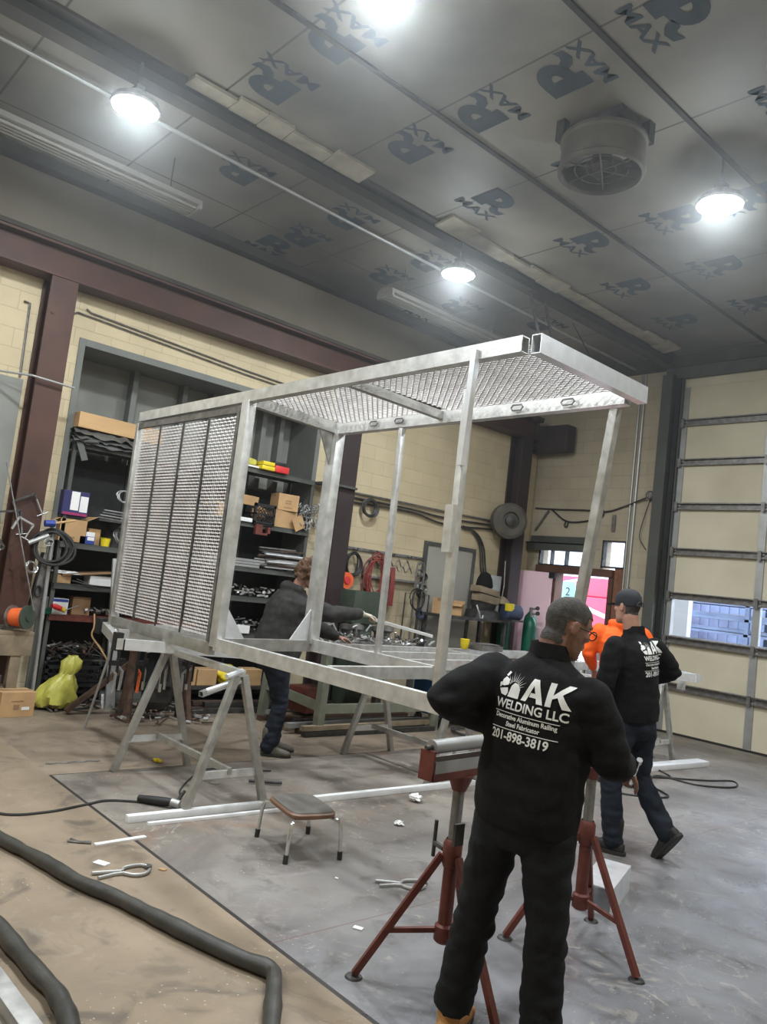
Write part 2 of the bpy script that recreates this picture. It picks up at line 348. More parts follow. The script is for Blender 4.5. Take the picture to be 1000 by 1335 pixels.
    def mesh(s, name, off=V((0, 0, 0))):
        me = bpy.data.meshes.new(name); me.from_pydata([v - off for v in s.v], [], s.f); me.validate()
        return me
    def build(s, name, mat, parent=None, w=False, smooth=30, bevel=0, origin=True):
        mats = mat if isinstance(mat, (list, tuple)) else [mat]
        off = V((0, 0, 0))
        if parent is not None: off = wloc(parent) if w else V((0, 0, 0))
        elif origin:
            xs = [v.x for v in s.v]; ys = [v.y for v in s.v]; zs = [v.z for v in s.v]
            off = V(((min(xs) + max(xs)) / 2, (min(ys) + max(ys)) / 2, min(zs)))
        me = s.mesh(name, off)
        for q in mats: me.materials.append(MAT[q])
        if len(mats) > 1 and len(me.polygons) == len(s.m): me.polygons.foreach_set('material_index', s.m)
        bm = bmesh.new(); bm.from_mesh(me); bmesh.ops.recalc_face_normals(bm, faces=bm.faces)
        if bevel: bmesh.ops.bevel(bm, geom=[e for e in bm.edges if len(e.link_faces) == 2 and e.calc_face_angle(0) > 0.6], offset=bevel, segments=2, affect='EDGES', profile=0.6, clamp_overlap=True)
        bm.to_mesh(me); bm.free()
        if smooth: me.shade_smooth(); me.set_sharp_from_angle(angle=R(smooth))
        o = bpy.data.objects.new(name, me); C.objects.link(o)
        if parent is not None: o.parent = parent
        else: o.location = off; LOC[o.name] = tuple(off)
        return o
def part(o):  # origin offset of a non-origin part is zero
    return o
def copy_tree(o, parent=None):
    c = o.copy(); C.objects.link(c); c.parent = parent
    if parent is None: LOC[c.name] = tuple(c.location)
    for ch in [q for q in o.children]: copy_tree(ch, c)
    return c
def st(mb, name, mat, kind='structure', **k): return tag(mb.build(name, mat, **k), kind=kind)
def top(mb, name, mat, label, cat, group=None, kind=None, **k): return tag(mb.build(name, mat, **k), label, cat, group, kind)
def catmull(pts, n=6):
    pts = [V(p) for p in pts]; out = []
    P = [pts[0] * 2 - pts[1]] + pts + [pts[-1] * 2 - pts[-2]]
    for i in range(1, len(P) - 2):
        for k in range(n):
            t = k / n; a, b, c, d = P[i - 1], P[i], P[i + 1], P[i + 2]
            out.append(0.5 * ((2 * b) + (c - a) * t + (2 * a - 5 * b + 4 * c - d) * t * t + (3 * b - a - 3 * c + d) * t ** 3))
    return out + [pts[-1]]
def jit(s): return random.uniform(-s, s)
def text_polys(body, size, ext=0, off=0.0, shear=0, cx='CENTER'):
    cu = bpy.data.curves.new('t', 'FONT'); cu.body = body; cu.size = size; cu.offset = off; cu.shear = shear; cu.align_x = cx; cu.resolution_u = 3; cu.extrude = ext
    o = bpy.data.objects.new('t', cu); C.objects.link(o); dg = bpy.context.evaluated_depsgraph_get()
    me = bpy.data.meshes.new_from_object(o.evaluated_get(dg)); vs = [v.co.copy() for v in me.vertices]; fs = [tuple(p.vertices) for p in me.polygons]
    bpy.data.objects.remove(o); bpy.data.curves.remove(cu); bpy.data.meshes.remove(me); return vs, fs

# ------------------------------------------------------------ the setting
XW, YB, ZC = -8.75, 11.2, 5.75
m = MB(); m.bb(-9.6, 3.2, -3.6, 11.5, -0.12, 0.0); st(m, 'floor', 'floor', origin=False)
def grid_wall(m, fixed, u0, u1, z0, z1, holes, axis):
    us = sorted({u0, u1, *[h[0] for h in holes], *[h[1] for h in holes]}); zs = sorted({z0, z1, *[h[2] for h in holes], *[h[3] for h in holes]})
    for a, b in zip(us, us[1:]):
        for c, d in zip(zs, zs[1:]):
            um, zm = (a + b) / 2, (c + d) / 2
            if any(h[0] < um < h[1] and h[2] < zm < h[3] for h in holes): continue
            if axis == 'x': m.bb(fixed[0], fixed[1], a, b, c, d)
            else: m.bb(a, b, fixed[0], fixed[1], c, d)
# left wall with the alcove that holds the shelving
m = MB(); RY0, RY1, RZ = 2.93, 6.36, 4.0
grid_wall(m, (-9.45, XW), -3.4, YB + 0.3, 0, 4.6, [(RY0, RY1, 0, RZ)], 'x')
st(m, 'wall_left', 'wall_cream_y', smooth=0, origin=False)
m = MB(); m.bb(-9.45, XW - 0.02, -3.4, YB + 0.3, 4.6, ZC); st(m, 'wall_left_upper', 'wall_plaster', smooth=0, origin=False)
m = MB(); m.bb(-9.5, -9.4, RY0 - 0.1, RY1 + 0.1, 0, RZ + 0.1)
for z in (2.46, 2.2, 1.5): m.bb(-9.4, -9.37, RY0, RY1, z, z + 0.03)
st(m, 'wall_alcove', 'grey_paint_light', smooth=0, origin=False)
# grey steel frame of the alcove
m = MB(); m.bb(-9.4, XW + 0.015, RY0, RY0 + 0.07, 0, RZ); m.bb(-9.4, XW + 0.015, RY1 - 0.07, RY1, 0, RZ); m.bb(-9.4, XW + 0.015, RY0 + 0.07, RY1 - 0.07, RZ - 0.08, RZ)
st(m, 'trim_1', 'grey_frame', smooth=0, origin=False, bevel=0.004)
for i, y in enumerate((3.85, 4.52, 4.95, 5.75, 6.05)):
    m = MB(); m.bb(-9.399, -9.25, y - 0.035, y + 0.035, 0.0, RZ - 0.08); st(m, 'trim_%d' % (i + 2), 'grey_frame', smooth=0, bevel=0.004)
# back wall with door, transoms and garage opening
DX0, DX1 = -8.08, -7.06
m = MB(); GX0, GX1, GZ = -6.05, -0.75, 5.56
grid_wall(m, (YB, YB + 0.28), -9.45, 3.0, 0, ZC, [(DX0 - 0.07, -6.80, 0, 2.34), (-8.5, -7.4, 2.34, 2.70), (-7.24, -6.80, 2.34, 2.83), (GX0, GX1, 0, GZ)], 'y')
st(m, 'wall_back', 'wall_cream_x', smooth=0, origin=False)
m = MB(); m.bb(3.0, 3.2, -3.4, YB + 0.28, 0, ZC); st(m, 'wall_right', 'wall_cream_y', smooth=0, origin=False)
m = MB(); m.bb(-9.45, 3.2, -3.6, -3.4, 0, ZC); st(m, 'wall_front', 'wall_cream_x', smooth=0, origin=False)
# ceiling of foil-faced boards printed with the maker's mark
m = MB(); m.bb(-9.6, 3.2, -3.6, 11.5, ZC, ZC + 0.12)
def rmark(m, x, y, s, flip, z=ZC - 0.004):
    # reading direction +Y, top towards +X (seen from below); flipped marks read the other way
    k = -1 if flip else 1
    def put(u, v): return V((x + k * v * s, y + k * u * s, z))
    def poly(pts): m.add([put(*p) for p in pts], [tuple(range(len(pts)))], 1)
    # heavy R: stem block, bowl and leg
    def strip(a, b):
        for i in range(len(a) - 1): poly([a[i], a[i + 1], b[i + 1], b[i]])
    poly([(-0.42, 0.0), (-0.08, 0.0), (-0.08, 0.72), (-0.42, 0.72)])
    arc = [(-0.08 + 0.40 * math.sin(t) * 1.05, 0.42 + 0.30 * math.cos(t)) for t in [PI * i / 10 for i in range(11)]]
    inn = [(-0.08 + 0.15 * math.sin(t), 0.42 + 0.085 * math.cos(t)) for t in [PI * i / 10 for i in range(11)]]
    strip(arc, inn)
    leg = [(0.05, 0.17), (0.13, 0.02), (0.27, -0.06), (0.46, -0.02)]; leg2 = [(0.24, 0.20), (0.29, 0.12), (0.37, 0.10), (0.50, 0.14)]
    strip(leg, leg2)
    vs, fs = text_polys('MAX', 0.34, off=0.008)
    m.add([put(p.x * 1.5 - 0.04, p.y - 0.34) for p in vs], fs, 1)
for x, y, fl in ((-2.82, 4.45, 0), (-3.5, 4.5, 1), (-4.32, 4.48, 1), (-5.2, 4.47, 1), (-4.6, 3.1, 1), (-5.45, 3.1, 1), (-5.5, 5.72, 0), (-5.2, 7.03, 0), (-5.44, 8.35, 0),
                 (-4.3, 8.33, 0), (-4.4, 9.6, 0), (-2.5, 5.8, 0), (-4.3, 5.75, 0), (-4.15, 7.05, 0), (-3.4, 7.05, 0), (-3.4, 8.35, 0), (-3.4, 9.6, 0), (-6.85, 5.03, 1), (-7.7, 5.02, 1), (-8.45, 4.96, 0),
                 (-6.98, 3.7, 1), (-7.7, 6.4, 1), (-6.9, 6.4, 1), (-8.4, 7.7, 0), (-7.6, 7.7, 1), (-2.4, 7.05, 0), (-2.3, 8.35, 0), (-5.5, 9.7, 0), (-7.0, 8.9, 1), (-2.0, 4.45, 0), (-1.9, 3.1, 0), (-2.8, 3.1, 0)):
    rmark(m, x, y, 0.50, fl)
st(m, 'ceiling', ['ceiling', 'print_blue'], smooth=0, origin=False)
n = 7
for x in (-1.6, -3.17, -4.76): # seam battens
    m = MB(); m.bb(x - 0.022, x + 0.022, -3.4, YB, ZC - 0.02, ZC - 0.001); st(m, 'trim_%d' % n, 'tape', smooth=0); n += 1
# steel roof beam with torn insulation along its side
m = MB(); m.bb(-6.38, -6.1, -3.4, YB, ZC - 0.03, ZC - 0.001); m.bb(-6.255, -6.235, -3.4, YB, ZC - 0.15, ZC - 0.03); m.bb(-6.33, -6.16, -3.4, YB, ZC - 0.17, ZC - 0.15)
st(m, 'trim_%d' % n, 'beam_brown', smooth=0); n += 1
m = MB()
yy = 2.6
for i in range(18):
    ln = 0.25 + 0.5 * random.random(); y = yy + ln / 2; yy += ln + 0.01; wd = 0.16 + 0.12 * random.random()
    if i in (5, 6) or yy > 11: continue
    m.box((-6.16 + wd / 2, y, ZC - 0.03), (wd, ln, 0.03), mi=0, rot=Matrix.Rotation(jit(0.15), 3, 'Y'))
st(m, 'trim_%d' % n, 'insulation', smooth=0); n += 1
# ledge where ceiling meets the left wall
m = MB(); m.bb(XW, XW + 0.16, -3.4, YB, ZC - 0.12, ZC); st(m, 'trim_%d' % n, 'beam_brown', smooth=0); n += 1
m = MB(); m.bb(-8.6, 3.0, YB - 0.14, YB, ZC - 0.18, ZC); st(m, 'trim_%d' % n, 'beam_brown', smooth=0); n += 1
# maroon steel frame on the left wall
def ibeam(m, p0, p1, d, b, up, t=0.02):
    p0, p1 = V(p0), V(p1); _, s, u = frame(p1 - p0, up)
    m.bar(p0 + u * (d / 2 - t / 2), p1 + u * (d / 2 - t / 2), b, t, up); m.bar(p0 - u * (d / 2 - t / 2), p1 - u * (d / 2 - t / 2), b, t, up); m.bar(p0, p1, t, d - 2 * t, up)
m = MB(); ibeam(m, (-8.59, -3.4, 4.67), (-8.59, 10.9, 4.67), 0.36, 0.28, (0, 0, 1), 0.03); st(m, 'trim_%d' % n, 'maroon', smooth=0, bevel=0.004); n += 1
m = MB(); m.bb(XW, -8.44, -3.4, 10.9, 4.852, 4.90); st(m, 'trim_%d' % n, 'beam_brown', smooth=0); n += 1  # dark top edge of the beam, its shadow put in as a strip
for y, mt in ((2.60, 'maroon'), (6.72, 'maroon_dark'), (10.55, 'maroon_dark')):
    m = MB(); ibeam(m, (-8.6, y, 0), (-8.6, y, 4.49), 0.28, 0.28, (1, 0, 0), 0.03)
    m.bb(-8.74, -8.42, y - 0.17, y + 0.17, 0, 0.03)
    for dz in (0.3, 3.0): m.cyl((-8.475, y - 0.08, dz + 1.1), (-8.45, y - 0.08, dz + 1.1), 0.02, 8)
    st(m, 'trim_%d' % n, mt, smooth=0, bevel=0.004); n += 1
m = MB(); m.bb(-8.7, -7.9, YB - 0.34, YB - 0.1, 4.3, 4.75); st(m, 'trim_%d' % n, 'maroon_dark', smooth=0, bevel=0.01); n += 1
m = MB(); m.bb(-6.46, -6.31, YB - 0.05, YB, 0, 5.3); st(m, 'trim_%d' % n, 'wall_cream_x', smooth=0); n += 1
m = MB(); m.bb(-6.31, -6.14, YB - 0.20, YB, 0, 5.45); m.bb(-6.14, -6.03, YB - 0.06, YB, 0, 5.45); st(m, 'trim_%d' % n, 'grey_paint', smooth=0, bevel=0.005); n += 1
m = MB(); m.bb(-6.31, -0.6, YB - 0.10, YB, 5.40, 5.57); st(m, 'trim_%d' % n, 'grey_paint', smooth=0); n += 1
# grey door in the left wall
m = MB(); m.bb(XW, XW + 0.03, 8.66, 9.72, 0, 2.38); d = st(m, 'door_1', 'door_grey', smooth=0, origin=False)
f = MB(); f.bb(XW, XW + 0.05, 8.60, 8.66, 0, 2.44); f.bb(XW, XW + 0.05, 9.72, 9.78, 0, 2.44); f.bb(XW, XW + 0.05, 8.66, 9.72, 2.38, 2.44); o = f.build('door_frame', 'grey_paint', d)
f = MB(); f.tube([(XW + 0.03, 8.75, 1.05), (XW + 0.09, 8.75, 1.05), (XW + 0.09, 8.87, 1.05)], 0.012); f.build('door_handle', 'steel_grey', d)
# entrance door, open, in the back wall
m = MB(); m.bb(DX0 - 0.07, DX0, YB - 0.02, YB + 0.2, 0, 2.26); m.bb(DX1, DX1 + 0.08, YB - 0.02, YB + 0.2, 0, 2.26)
m.bb(-8.50, -6.98, YB - 0.06, YB + 0.2, 2.23, 2.35); d = st(m, 'door_2', 'door_brown', smooth=0, origin=False, bevel=0.004)
f = MB(); f.bb(-6.98, -6.80, YB + 0.02, YB + 0.2, 0, 2.38); f.build('side_panel', 'brick_brown', d)
hx, hy = DX0 - 0.05, YB - 0.04; dv = V((-0.70, -0.26, 0)); nn = V((0.26, -0.70, 0)).normalized()
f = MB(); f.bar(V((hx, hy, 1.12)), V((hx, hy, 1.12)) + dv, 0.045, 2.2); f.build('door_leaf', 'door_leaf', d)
f = MB(); f.tube([V((hx, hy, 1.0)) + dv * 0.9 + nn * t for t in (0.02, 0.08)], 0.025); f.build('door_knob', 'steel_grey', d)
f = MB(); f.box((hx + 0.02, hy - 0.03, 2.18), (0.12, 0.06, 0.10)); f.build('door_closer', 'steel_black', d)
# transom windows
m = MB()
for x0, x1, z0, z1 in ((-8.5, -7.4, 2.35, 2.70), (-7.24, -6.80, 2.38, 2.83)):
    m.bb(x0, x0 + 0.03, YB, YB + 0.1, z0, z1); m.bb(x1 - 0.03, x1, YB, YB + 0.1, z0, z1); m.bb(x0, x1, YB, YB + 0.1, z0, z0 + 0.025); m.bb(x0, x1, YB, YB + 0.1, z1 - 0.025, z1)
m.bb(-7.95, -7.93, YB, YB + 0.1, 2.35, 2.70); m.bb(-8.25, -8.235, YB, YB + 0.1, 2.35, 2.70)
d = st(m, 'window_1', 'steel_dark', smooth=0, origin=False)
f = MB(); f.bb(-8.47, -7.43, YB + 0.05, YB + 0.056, 2.37, 2.68); f.build('pane', 'glass', d); f = MB(); f.bb(-7.21, -6.83, YB + 0.05, YB + 0.056, 2.40, 2.81); f.build('pane', 'glass', d)
m = MB(); m.bb(-8.78 + 0.04, -7.42, YB - 0.10, YB - 0.005, 2.72, 2.74); m.bb(-8.70, -7.42, YB - 0.012, YB - 0.002, 2.74, 2.86); m.bb(-8.70, -7.42, YB - 0.10, YB - 0.085, 2.60, 2.74)
st(m, 'trim_%d' % n, 'grey_paint', smooth=0); n += 1
# sectional garage door
m = MB(); zl = [0.02, 0.69, 1.37, 2.03, 2.70, 3.39, 4.07, 4.69, 5.28]
pw = 1.305
d = thing('door_3', None, None, (0, 0, 0)); d['kind'] = 'structure'
yd = YB + 0.03
for k in range(8):
    z0, z1 = zl[k], zl[k + 1]
    mm = MB()
    if k != 2: mm.bb(GX0, GX1, yd, yd + 0.04, z0 + 0.012, z1 - 0.012); mm.build('door_section', 'garage_cream', d, smooth=0)
    else:
        f = MB(); f.bb(GX0, GX1, yd + 0.018, yd + 0.024, z0 + 0.07, z1 - 0.04); f.build('pane', 'glass', d)
        f = MB(); f.bb(GX0, GX1, yd, yd + 0.04, z0 + 0.012, z0 + 0.075); f.bb(GX0, GX1, yd, yd + 0.04, z1 - 0.045, z1 - 0.012); f.build('window_rail', 'galv', d)
    f = MB()
    for j in range(6):
        x = min(GX0 + j * pw + (0.0 if j else 0.0), GX1 - 0.09); f.bb(x, x + 0.10, yd - 0.03, yd + 0.002 if k != 2 else yd + 0.04, z0 + 0.012, z1 - 0.012)
    f.build('stile', 'galv', d, smooth=0)
    if k < 8 and k > 0:
        f = MB(); f.bb(GX0 + 0.0, GX1, yd - 0.07, yd, z0 - 0.045, z0 - 0.028); f.bb(GX0, GX1, yd - 0.012, yd, z0 - 0.045, z0 + 0.06); f.bb(GX0, GX1, yd - 0.07, yd, z0 + 0.045, z0 + 0.06)
        for j in range(5): f.box((GX0 + 0.05 + j * pw, yd - 0.075, z0), (0.05, 0.02, 0.14))
        f.build('strut', 'steel_grey', d, smooth=0)
f = MB(); f.bb(GX0, GX1, yd - 0.01, yd + 0.04, 0.0, 0.03); f.build('bottom_seal', 'black_rubber', d)
mm = MB(); mm.bb(GX0, GX1, yd, yd + 0.04, 5.27, 5.56); mm.build('door_section', 'garage_cream', d, smooth=0)
m = MB(); m.bb(GX0 - 0.06, GX0 + 0.0, YB - 0.10, YB - 0.062, 0, 5.4); st(m, 'trim_%d' % n, 'steel_black', smooth=0); n += 1

# ------------------------------------------------------------ outside, seen through the openings
m = MB(); m.bb(-22, 8, YB + 0.3, 34, -0.14, -0.02); st(m, 'ground', 'outside_ground', smooth=0, origin=False)
t = thing('truck', 'bright red truck parked outside the open entrance door', 'truck', (-12.4, 17.3, -0.02))
f = MB(); f.box((0.2, 0, 1.30), (5.0, 2.2, 1.4)); f.box((-1.6, 0, 2.2), (1.5, 2.1, 0.7)); f.build('body', 'outside_red', t, bevel=0.08)
f = MB(); f.box((0.95, -0.2, 2.22), (3.2, 1.8, 0.45)); f.build('cargo_box', 'outside_red', t, bevel=0.04)
f = MB(); f.bar((-1.0, -1.13, 2.45), (2.6, -1.13, 1.45), 0.03, 0.10); f.bar((-0.6, -1.15, 1.95), (1.6, -1.15, 2.4), 0.03, 0.06); f.box((0.4, -1.12, 1.05), (4.4, 0.02, 0.12)); f.build('stripe', 'outside_white', t)
f = MB(); f.box((-1.6, -1.06, 2.25), (1.0, 0.03, 0.4)); f.box((1.0, -1.11, 2.15), (0.7, 0.03, 0.16)); f.build('cab_window', 'steel_black', t)
for x in (-1.5, 1.7):
    f = MB(); f.cyl((x, -1.15, 0.5), (x, -0.85, 0.5), 0.5, 24); wl = f.build('wheel', 'black_rubber', t); f = MB(); f.cyl((x, -1.17, 0.5), (x, -1.1, 0.5), 0.22, 16); f.build('rim', 'chrome', wl)
t = thing('notice_board', 'small pale teal board with the number 2 outside the entrance', 'sign', (-8.55, 12.25, 0))
f = MB(); f.box((0, 0, 1.96), (0.30, 0.02, 0.36)); f.build('panel', 'teal_sign', t); f = MB(); f.cyl((0, 0.03, -0.02), (0, 0.03, 1.9), 0.02); f.build('post', 'steel_grey', t)
vs, fs = text_polys('2', 0.22); f = MB(); f.add([V((p.x, -0.013, 1.88 + p.y)) for p in vs], fs); f.build('number', 'motor_blue', t)
# steel rack outside the garage door
t = thing('storage_rack', 'blue grey outdoor rack of stacked metal bars beyond garage window', 'rack', (-7.4, 15.6, -0.02))
for x in (-1.6, 0.9, 3.4, 5.4):
    f = MB(); f.bb(x - 0.04, x + 0.04, -0.5, -0.42, 0, 2.6); f.bb(x - 0.04, x + 0.04, 0.42, 0.5, 0, 2.6); f.build('upright', 'outside_steel', t)
for z in (0.5, 1.25, 1.52, 1.80, 2.08):
    f = MB(); f.bb(-1.64, 5.44, -0.5, 0.5, z, z + 0.05); f.build('shelf', 'outside_steel', t)
for z in (0.5, 1.25, 1.52, 1.80, 2.08):
    for k in range(7):
        f = MB(); y = -0.42 + k * 0.11; x0 = -1.5 + random.random(); f.bar((x0, y, z + 0.09 + jit(0.01)), (x0 + 3.2 + 2 * random.random(), y, z + 0.09 + jit(0.03)), 0.06, 0.06)
        top(MB().add([v + V((-7.4, 15.6, -0.02)) for v in f.v], f.f), 'metal_bar', ['outside_steel', 'galv', 'outside_white', 'steel_dark'][k % 4], ('blue grey', 'silver', 'whitish', 'dark')[k % 4] + ' metal bar on the ' + {0.5: 'lowest', 1.25: 'second', 1.52: 'middle', 1.80: 'fourth', 2.08: 'top'}[z] + ' shelf of the outdoor rack', 'metal bar', 'bars on the outdoor rack')
t = thing('pallet_load', 'low red load on the ground outside the garage window', 'load', (-6.1, 13.75, -0.02))
f = MB(); f.box((0, 0, 0.80), (0.9, 0.7, 1.18)); f.build('load', 'outside_red', t, bevel=0.06)
f = MB()
for k in range(5): f.box((-0.5 + k * 0.25, 0, 0.18), (0.12, 0.8, 0.03))
for k in (-0.35, 0, 0.35): f.box((0, k, 0.08), (1.15, 0.09, 0.16))
f.build('pallet', 'wood', t)
m = MB(); m.bb(-7.25, -6.70, 13.2, 13.35, -0.02, 3.2); top(m, 'partition_wall', 'outside_white', 'white wall edge outside at left of garage window', 'wall')
t = thing('storage_container', 'blue grey storage container behind the outdoor rack', 'container', (-9.0, 20.2, -0.02))
f = MB(); f.bb(-2.2, 5, -1.1, 1.1, 0.1, 2.2); f.build('body', 'outside_steel', t)
f = MB()
for k in range(30): f.bb(-2.15 + k * 0.24, -2.05 + k * 0.24, -1.13, -1.1, 0.15, 2.15)
f.build('ribs', 'outside_steel', t)
m = MB(); m.bb(-20, 7, 24, 24.4, -0.02, 6.0); m.bb(-20, 7, 23.9, 24, 2.6, 2.8); top(m, 'neighbouring_building', 'outside_white', 'pale building across the yard outside', 'building', smooth=0)

# ------------------------------------------------------------ ceiling equipment
proto = None
lab = ['high bay lamp at upper left, above the left wall shelving', 'high bay lamp at right, in front of garage door', 'small looking far lamp in the centre, above the roof frame', 'high bay lamp cut by the top edge of the picture']
def make_lamp(k):
    t = thing('high_bay_lamp', 'bright round ' + lab[k], 'lamp', (0, 0, 0), 0, 'high bay lamps')
    f = MB(); f.lathe([(0.02, 5.44), (0.09, 5.44), (0.11, 5.40), (0.19, 5.37), (0.205, 5.33), (0.20, 5.31), (0.0, 5.31)]); f.build('housing', 'steel_grey', t)
    f = MB(); f.lathe([(0.0, 5.300), (0.17, 5.300), (0.185, 5.309), (0.0, 5.309)]); f.build('lens', 'glow', t)
    f = MB(); f.tube([(0, 0, 5.44), (0.02, 0, 5.5), (0, 0.0, 5.55), (0, 0, ZC)], 0.012); f.build('hook', 'steel_dark', t)
    f = MB(); f.box((0, 0, 5.47), (0.1, 0.07, 0.07)); f.build('driver_box', 'steel_black', t)
    return t
l0 = make_lamp(0)
for k in range(4):
    o = l0 if k == 0 else copy_tree(l0); o['label'] = 'bright round ' + lab[k]; o.location = (LAMPS[k][0], LAMPS[k][1], 0); LOC[o.name] = (LAMPS[k][0], LAMPS[k][1], 0)
for k in range(4): pass
# unlit fluorescent fixtures
def tubelight(loc, rz, L, label):
    t = thing('fluorescent_fixture', label, 'light fixture', loc, rz, 'unlit strip lights over the left wall')
    f = MB(); f.prism([(-0.15, 0), (-0.13, 0.06), (-0.05, 0.09), (0.05, 0.09), (0.13, 0.06), (0.15, 0)], 0, L, fn=lambda v: V((v.x, v.z, v.y))); f.build('housing', 'fixture_white', t)
    for x in (-0.09, -0.03, 0.03, 0.09):
        f = MB(); f.cyl((x, 0.04, -0.02), (x, L - 0.04, -0.02), 0.015, 10); f.build('tube', 'fixture_white', t)
    f = MB(); f.bb(-0.15, 0.15, 0, 0.03, -0.04, 0.0); f.bb(-0.15, 0.15, L - 0.03, L, -0.04, 0.0); f.build('end_cap', 'fixture_white', t)
    for y in (0.3, L - 0.3):
        f = MB(); f.cyl((0, y, 0.09), (0, y, ZC - loc[2]), 0.006, 6); f.build('hanger', 'steel_dark', t)
tubelight((-7.45, 0.9, 5.32), 0, 2.55, 'long ribbed strip light hanging at the upper left, unlit')
tubelight((-7.42, 6.1, 5.32), 0, 2.4, 'pale strip light hanging at centre above the roof frame, unlit')
# exhaust drum fan under the ceiling
t = thing('drum_fan', 'dusty grey drum fan hung from the ceiling boards', 'fan', (-3.72, 5.22, 5.28))
f = MB()
f.lathe([(0.33, 0.0), (0.355, 0.01), (0.36, 0.04), (0.345, 0.06), (0.345, 0.25), (0.36, 0.27), (0.355, 0.30), (0.33, 0.30), (0.33, 0.0)], n=36); f.build('drum', 'fan_grey', t)
f = MB(); f.lathe([(0.0, 0.10), (0.07, 0.10), (0.08, 0.14), (0.08, 0.26), (0.0, 0.28)], n=16); f.build('motor', 'fan_grey', t)
for k in range(5):
    a = 2 * PI * k / 5; f = MB(); c, s = math.cos(a), math.sin(a)
    q = [(0.07, -0.04, 0.17), (0.30, -0.10, 0.12), (0.31, 0.08, 0.22), (0.07, 0.04, 0.21)]
    f.add([V((x * c - y * s, x * s + y * c, z)) for x, y, z in q] + [V((x * c - y * s, x * s + y * c, z + 0.006)) for x, y, z in q], [(0, 1, 2, 3), (7, 6, 5, 4), (0, 4, 5, 1), (1, 5, 6, 2), (2, 6, 7, 3), (3, 7, 4, 0)]); f.build('blade', 'steel_grey', t)
f = MB()
for k in range(3):
    a = PI * k / 3; f.cyl((-0.33 * math.cos(a), -0.33 * math.sin(a), 0.05), (0.33 * math.cos(a), 0.33 * math.sin(a), 0.05), 0.008, 6)
for r_ in (0.12, 0.22): f.tube([(r_ * math.cos(q * PI / 12), r_ * math.sin(q * PI / 12), 0.05) for q in range(24)], 0.005, 6, closed=True)
f.build('grille', 'fan_grey', t)
f = MB(); f.box((0.27, 0.22, 0.38), (0.08, 0.08, 0.18)); f.box((-0.27, -0.22, 0.38), (0.08, 0.08, 0.18)); f.box((0, 0, 0.42), (0.5, 0.3, 0.09)); f.build('bracket', 'steel_dark', t)
# white pipe under the ceiling
m = MB(); m.tube(catmull([(-6.72, -2.5, 5.62), (-6.7, 1.3, 5.62), (-6.74, 3.0, 5.61), (-6.8, 5.3, 5.62), (-6.82, 8, 5.62), (-6.84, 11.1, 5.62)], 4), 0.018, 8)
top(m, 'ceiling_pipe', 'galv', 'thin pale pipe running under the ceiling boards', 'pipe')
m = MB()
for y in (7.5, 7.8): m.bar((-6.24, y, 5.58), (-6.15, y + 0.15, 5.05), 0.03, 0.03)
m.bar((-6.15, 7.6, 5.05), (-6.15, 8.0, 5.05), 0.035, 0.035); top(m, 'hanging_bracket', 'steel_dark', 'dark angle iron bracket hanging from the roof beam', 'bracket')
m = MB(); m.tube(catmull([(-7.3, 10.9, 5.4), (-6.6, 9.5, 5.3), (-6.2, 8.4, 5.45)], 8), 0.008, 6); top(m, 'ceiling_cable', 'black_rubber', 'thin black cable drooping under the far roof beam', 'cable')
for k, x in enumerate((-6.78, -6.70)):
    m = MB(); m.cyl((x, YB - 0.03, 2.05), (x, YB - 0.03, 5.55), 0.014 + 0.006 * k, 8); top(m, 'conduit', 'galv', ('left thinner', 'right thicker')[k] + ' vertical metal conduit on the back wall left of the garage door', 'conduit', 'pair of conduits on the back wall')
m = MB(); m.tube(catmull([(-8.65, YB - 0.03, 3.35), (-8.2, YB - 0.03, 3.33), (-7.6, YB - 0.03, 3.32), (-7.2, YB - 0.03, 3.30), (-6.9, YB - 0.03, 3.38), (-6.5, YB - 0.06, 3.52)], 5), 0.013, 6); top(m, 'wall_cable', 'steel_dark', 'dark cable strung across the back wall above the entrance', 'cable')
m = MB(); m.tube(catmull([(-8.3, YB - 0.03, 3.33), (-8.0, YB - 0.03, 3.14), (-7.7, YB - 0.03, 3.12), (-7.3, YB - 0.03, 3.2), (-7.25, YB - 0.03, 3.32)], 5), 0.012, 6); m.tube(catmull([(-7.98, YB - 0.03, 3.14), (-8.0, YB - 0.03, 3.05), (-7.95, YB - 0.03, 3.03), (-7.93, YB - 0.03, 3.12)], 4), 0.012, 6)
top(m, 'sagging_wire', 'steel_black', 'sagging black wire with a loop above the entrance', 'wire')
m = MB(); m.bar((-8.35, YB - 0.04, 3.3), (-8.6, YB - 0.04, 2.95), 0.03, 0.03); top(m, 'wall_bracket', 'steel_grey', 'slanting metal bracket on the back wall above the entrance', 'bracket')
m = MB(); m.bar((-7.05, YB - 0.03, 3.25), (-7.05, YB - 0.03, 2.98), 0.06, 0.02); top(m, 'wall_bracket', 'steel_grey', 'short upright metal plate on the back wall above the transom windows', 'bracket')
t = thing('junction_box', 'small round electrical box on the jamb left of garage door', 'electrical box', (-6.38, YB - 0.11, 3.55))
f = MB(); f.cyl((0, -0.05, 0), (0, 0.05, 0), 0.07, 14); f.build('body', 'steel_dark', t); f = MB(); f.cyl((0, -0.06, 0), (0, -0.05, 0), 0.05, 14); f.build('cover', 'steel_grey', t)
m = MB(); m.tube(catmull([(-6.42, YB - 0.06, 3.5), (-6.5, YB - 0.06, 3.2), (-6.55, YB - 0.06, 2.9), (-6.42, YB - 0.06, 2.7)], 5), 0.008, 6); top(m, 'hanging_wire', 'steel_dark', 'thin wire hanging below the round electrical box', 'wire')
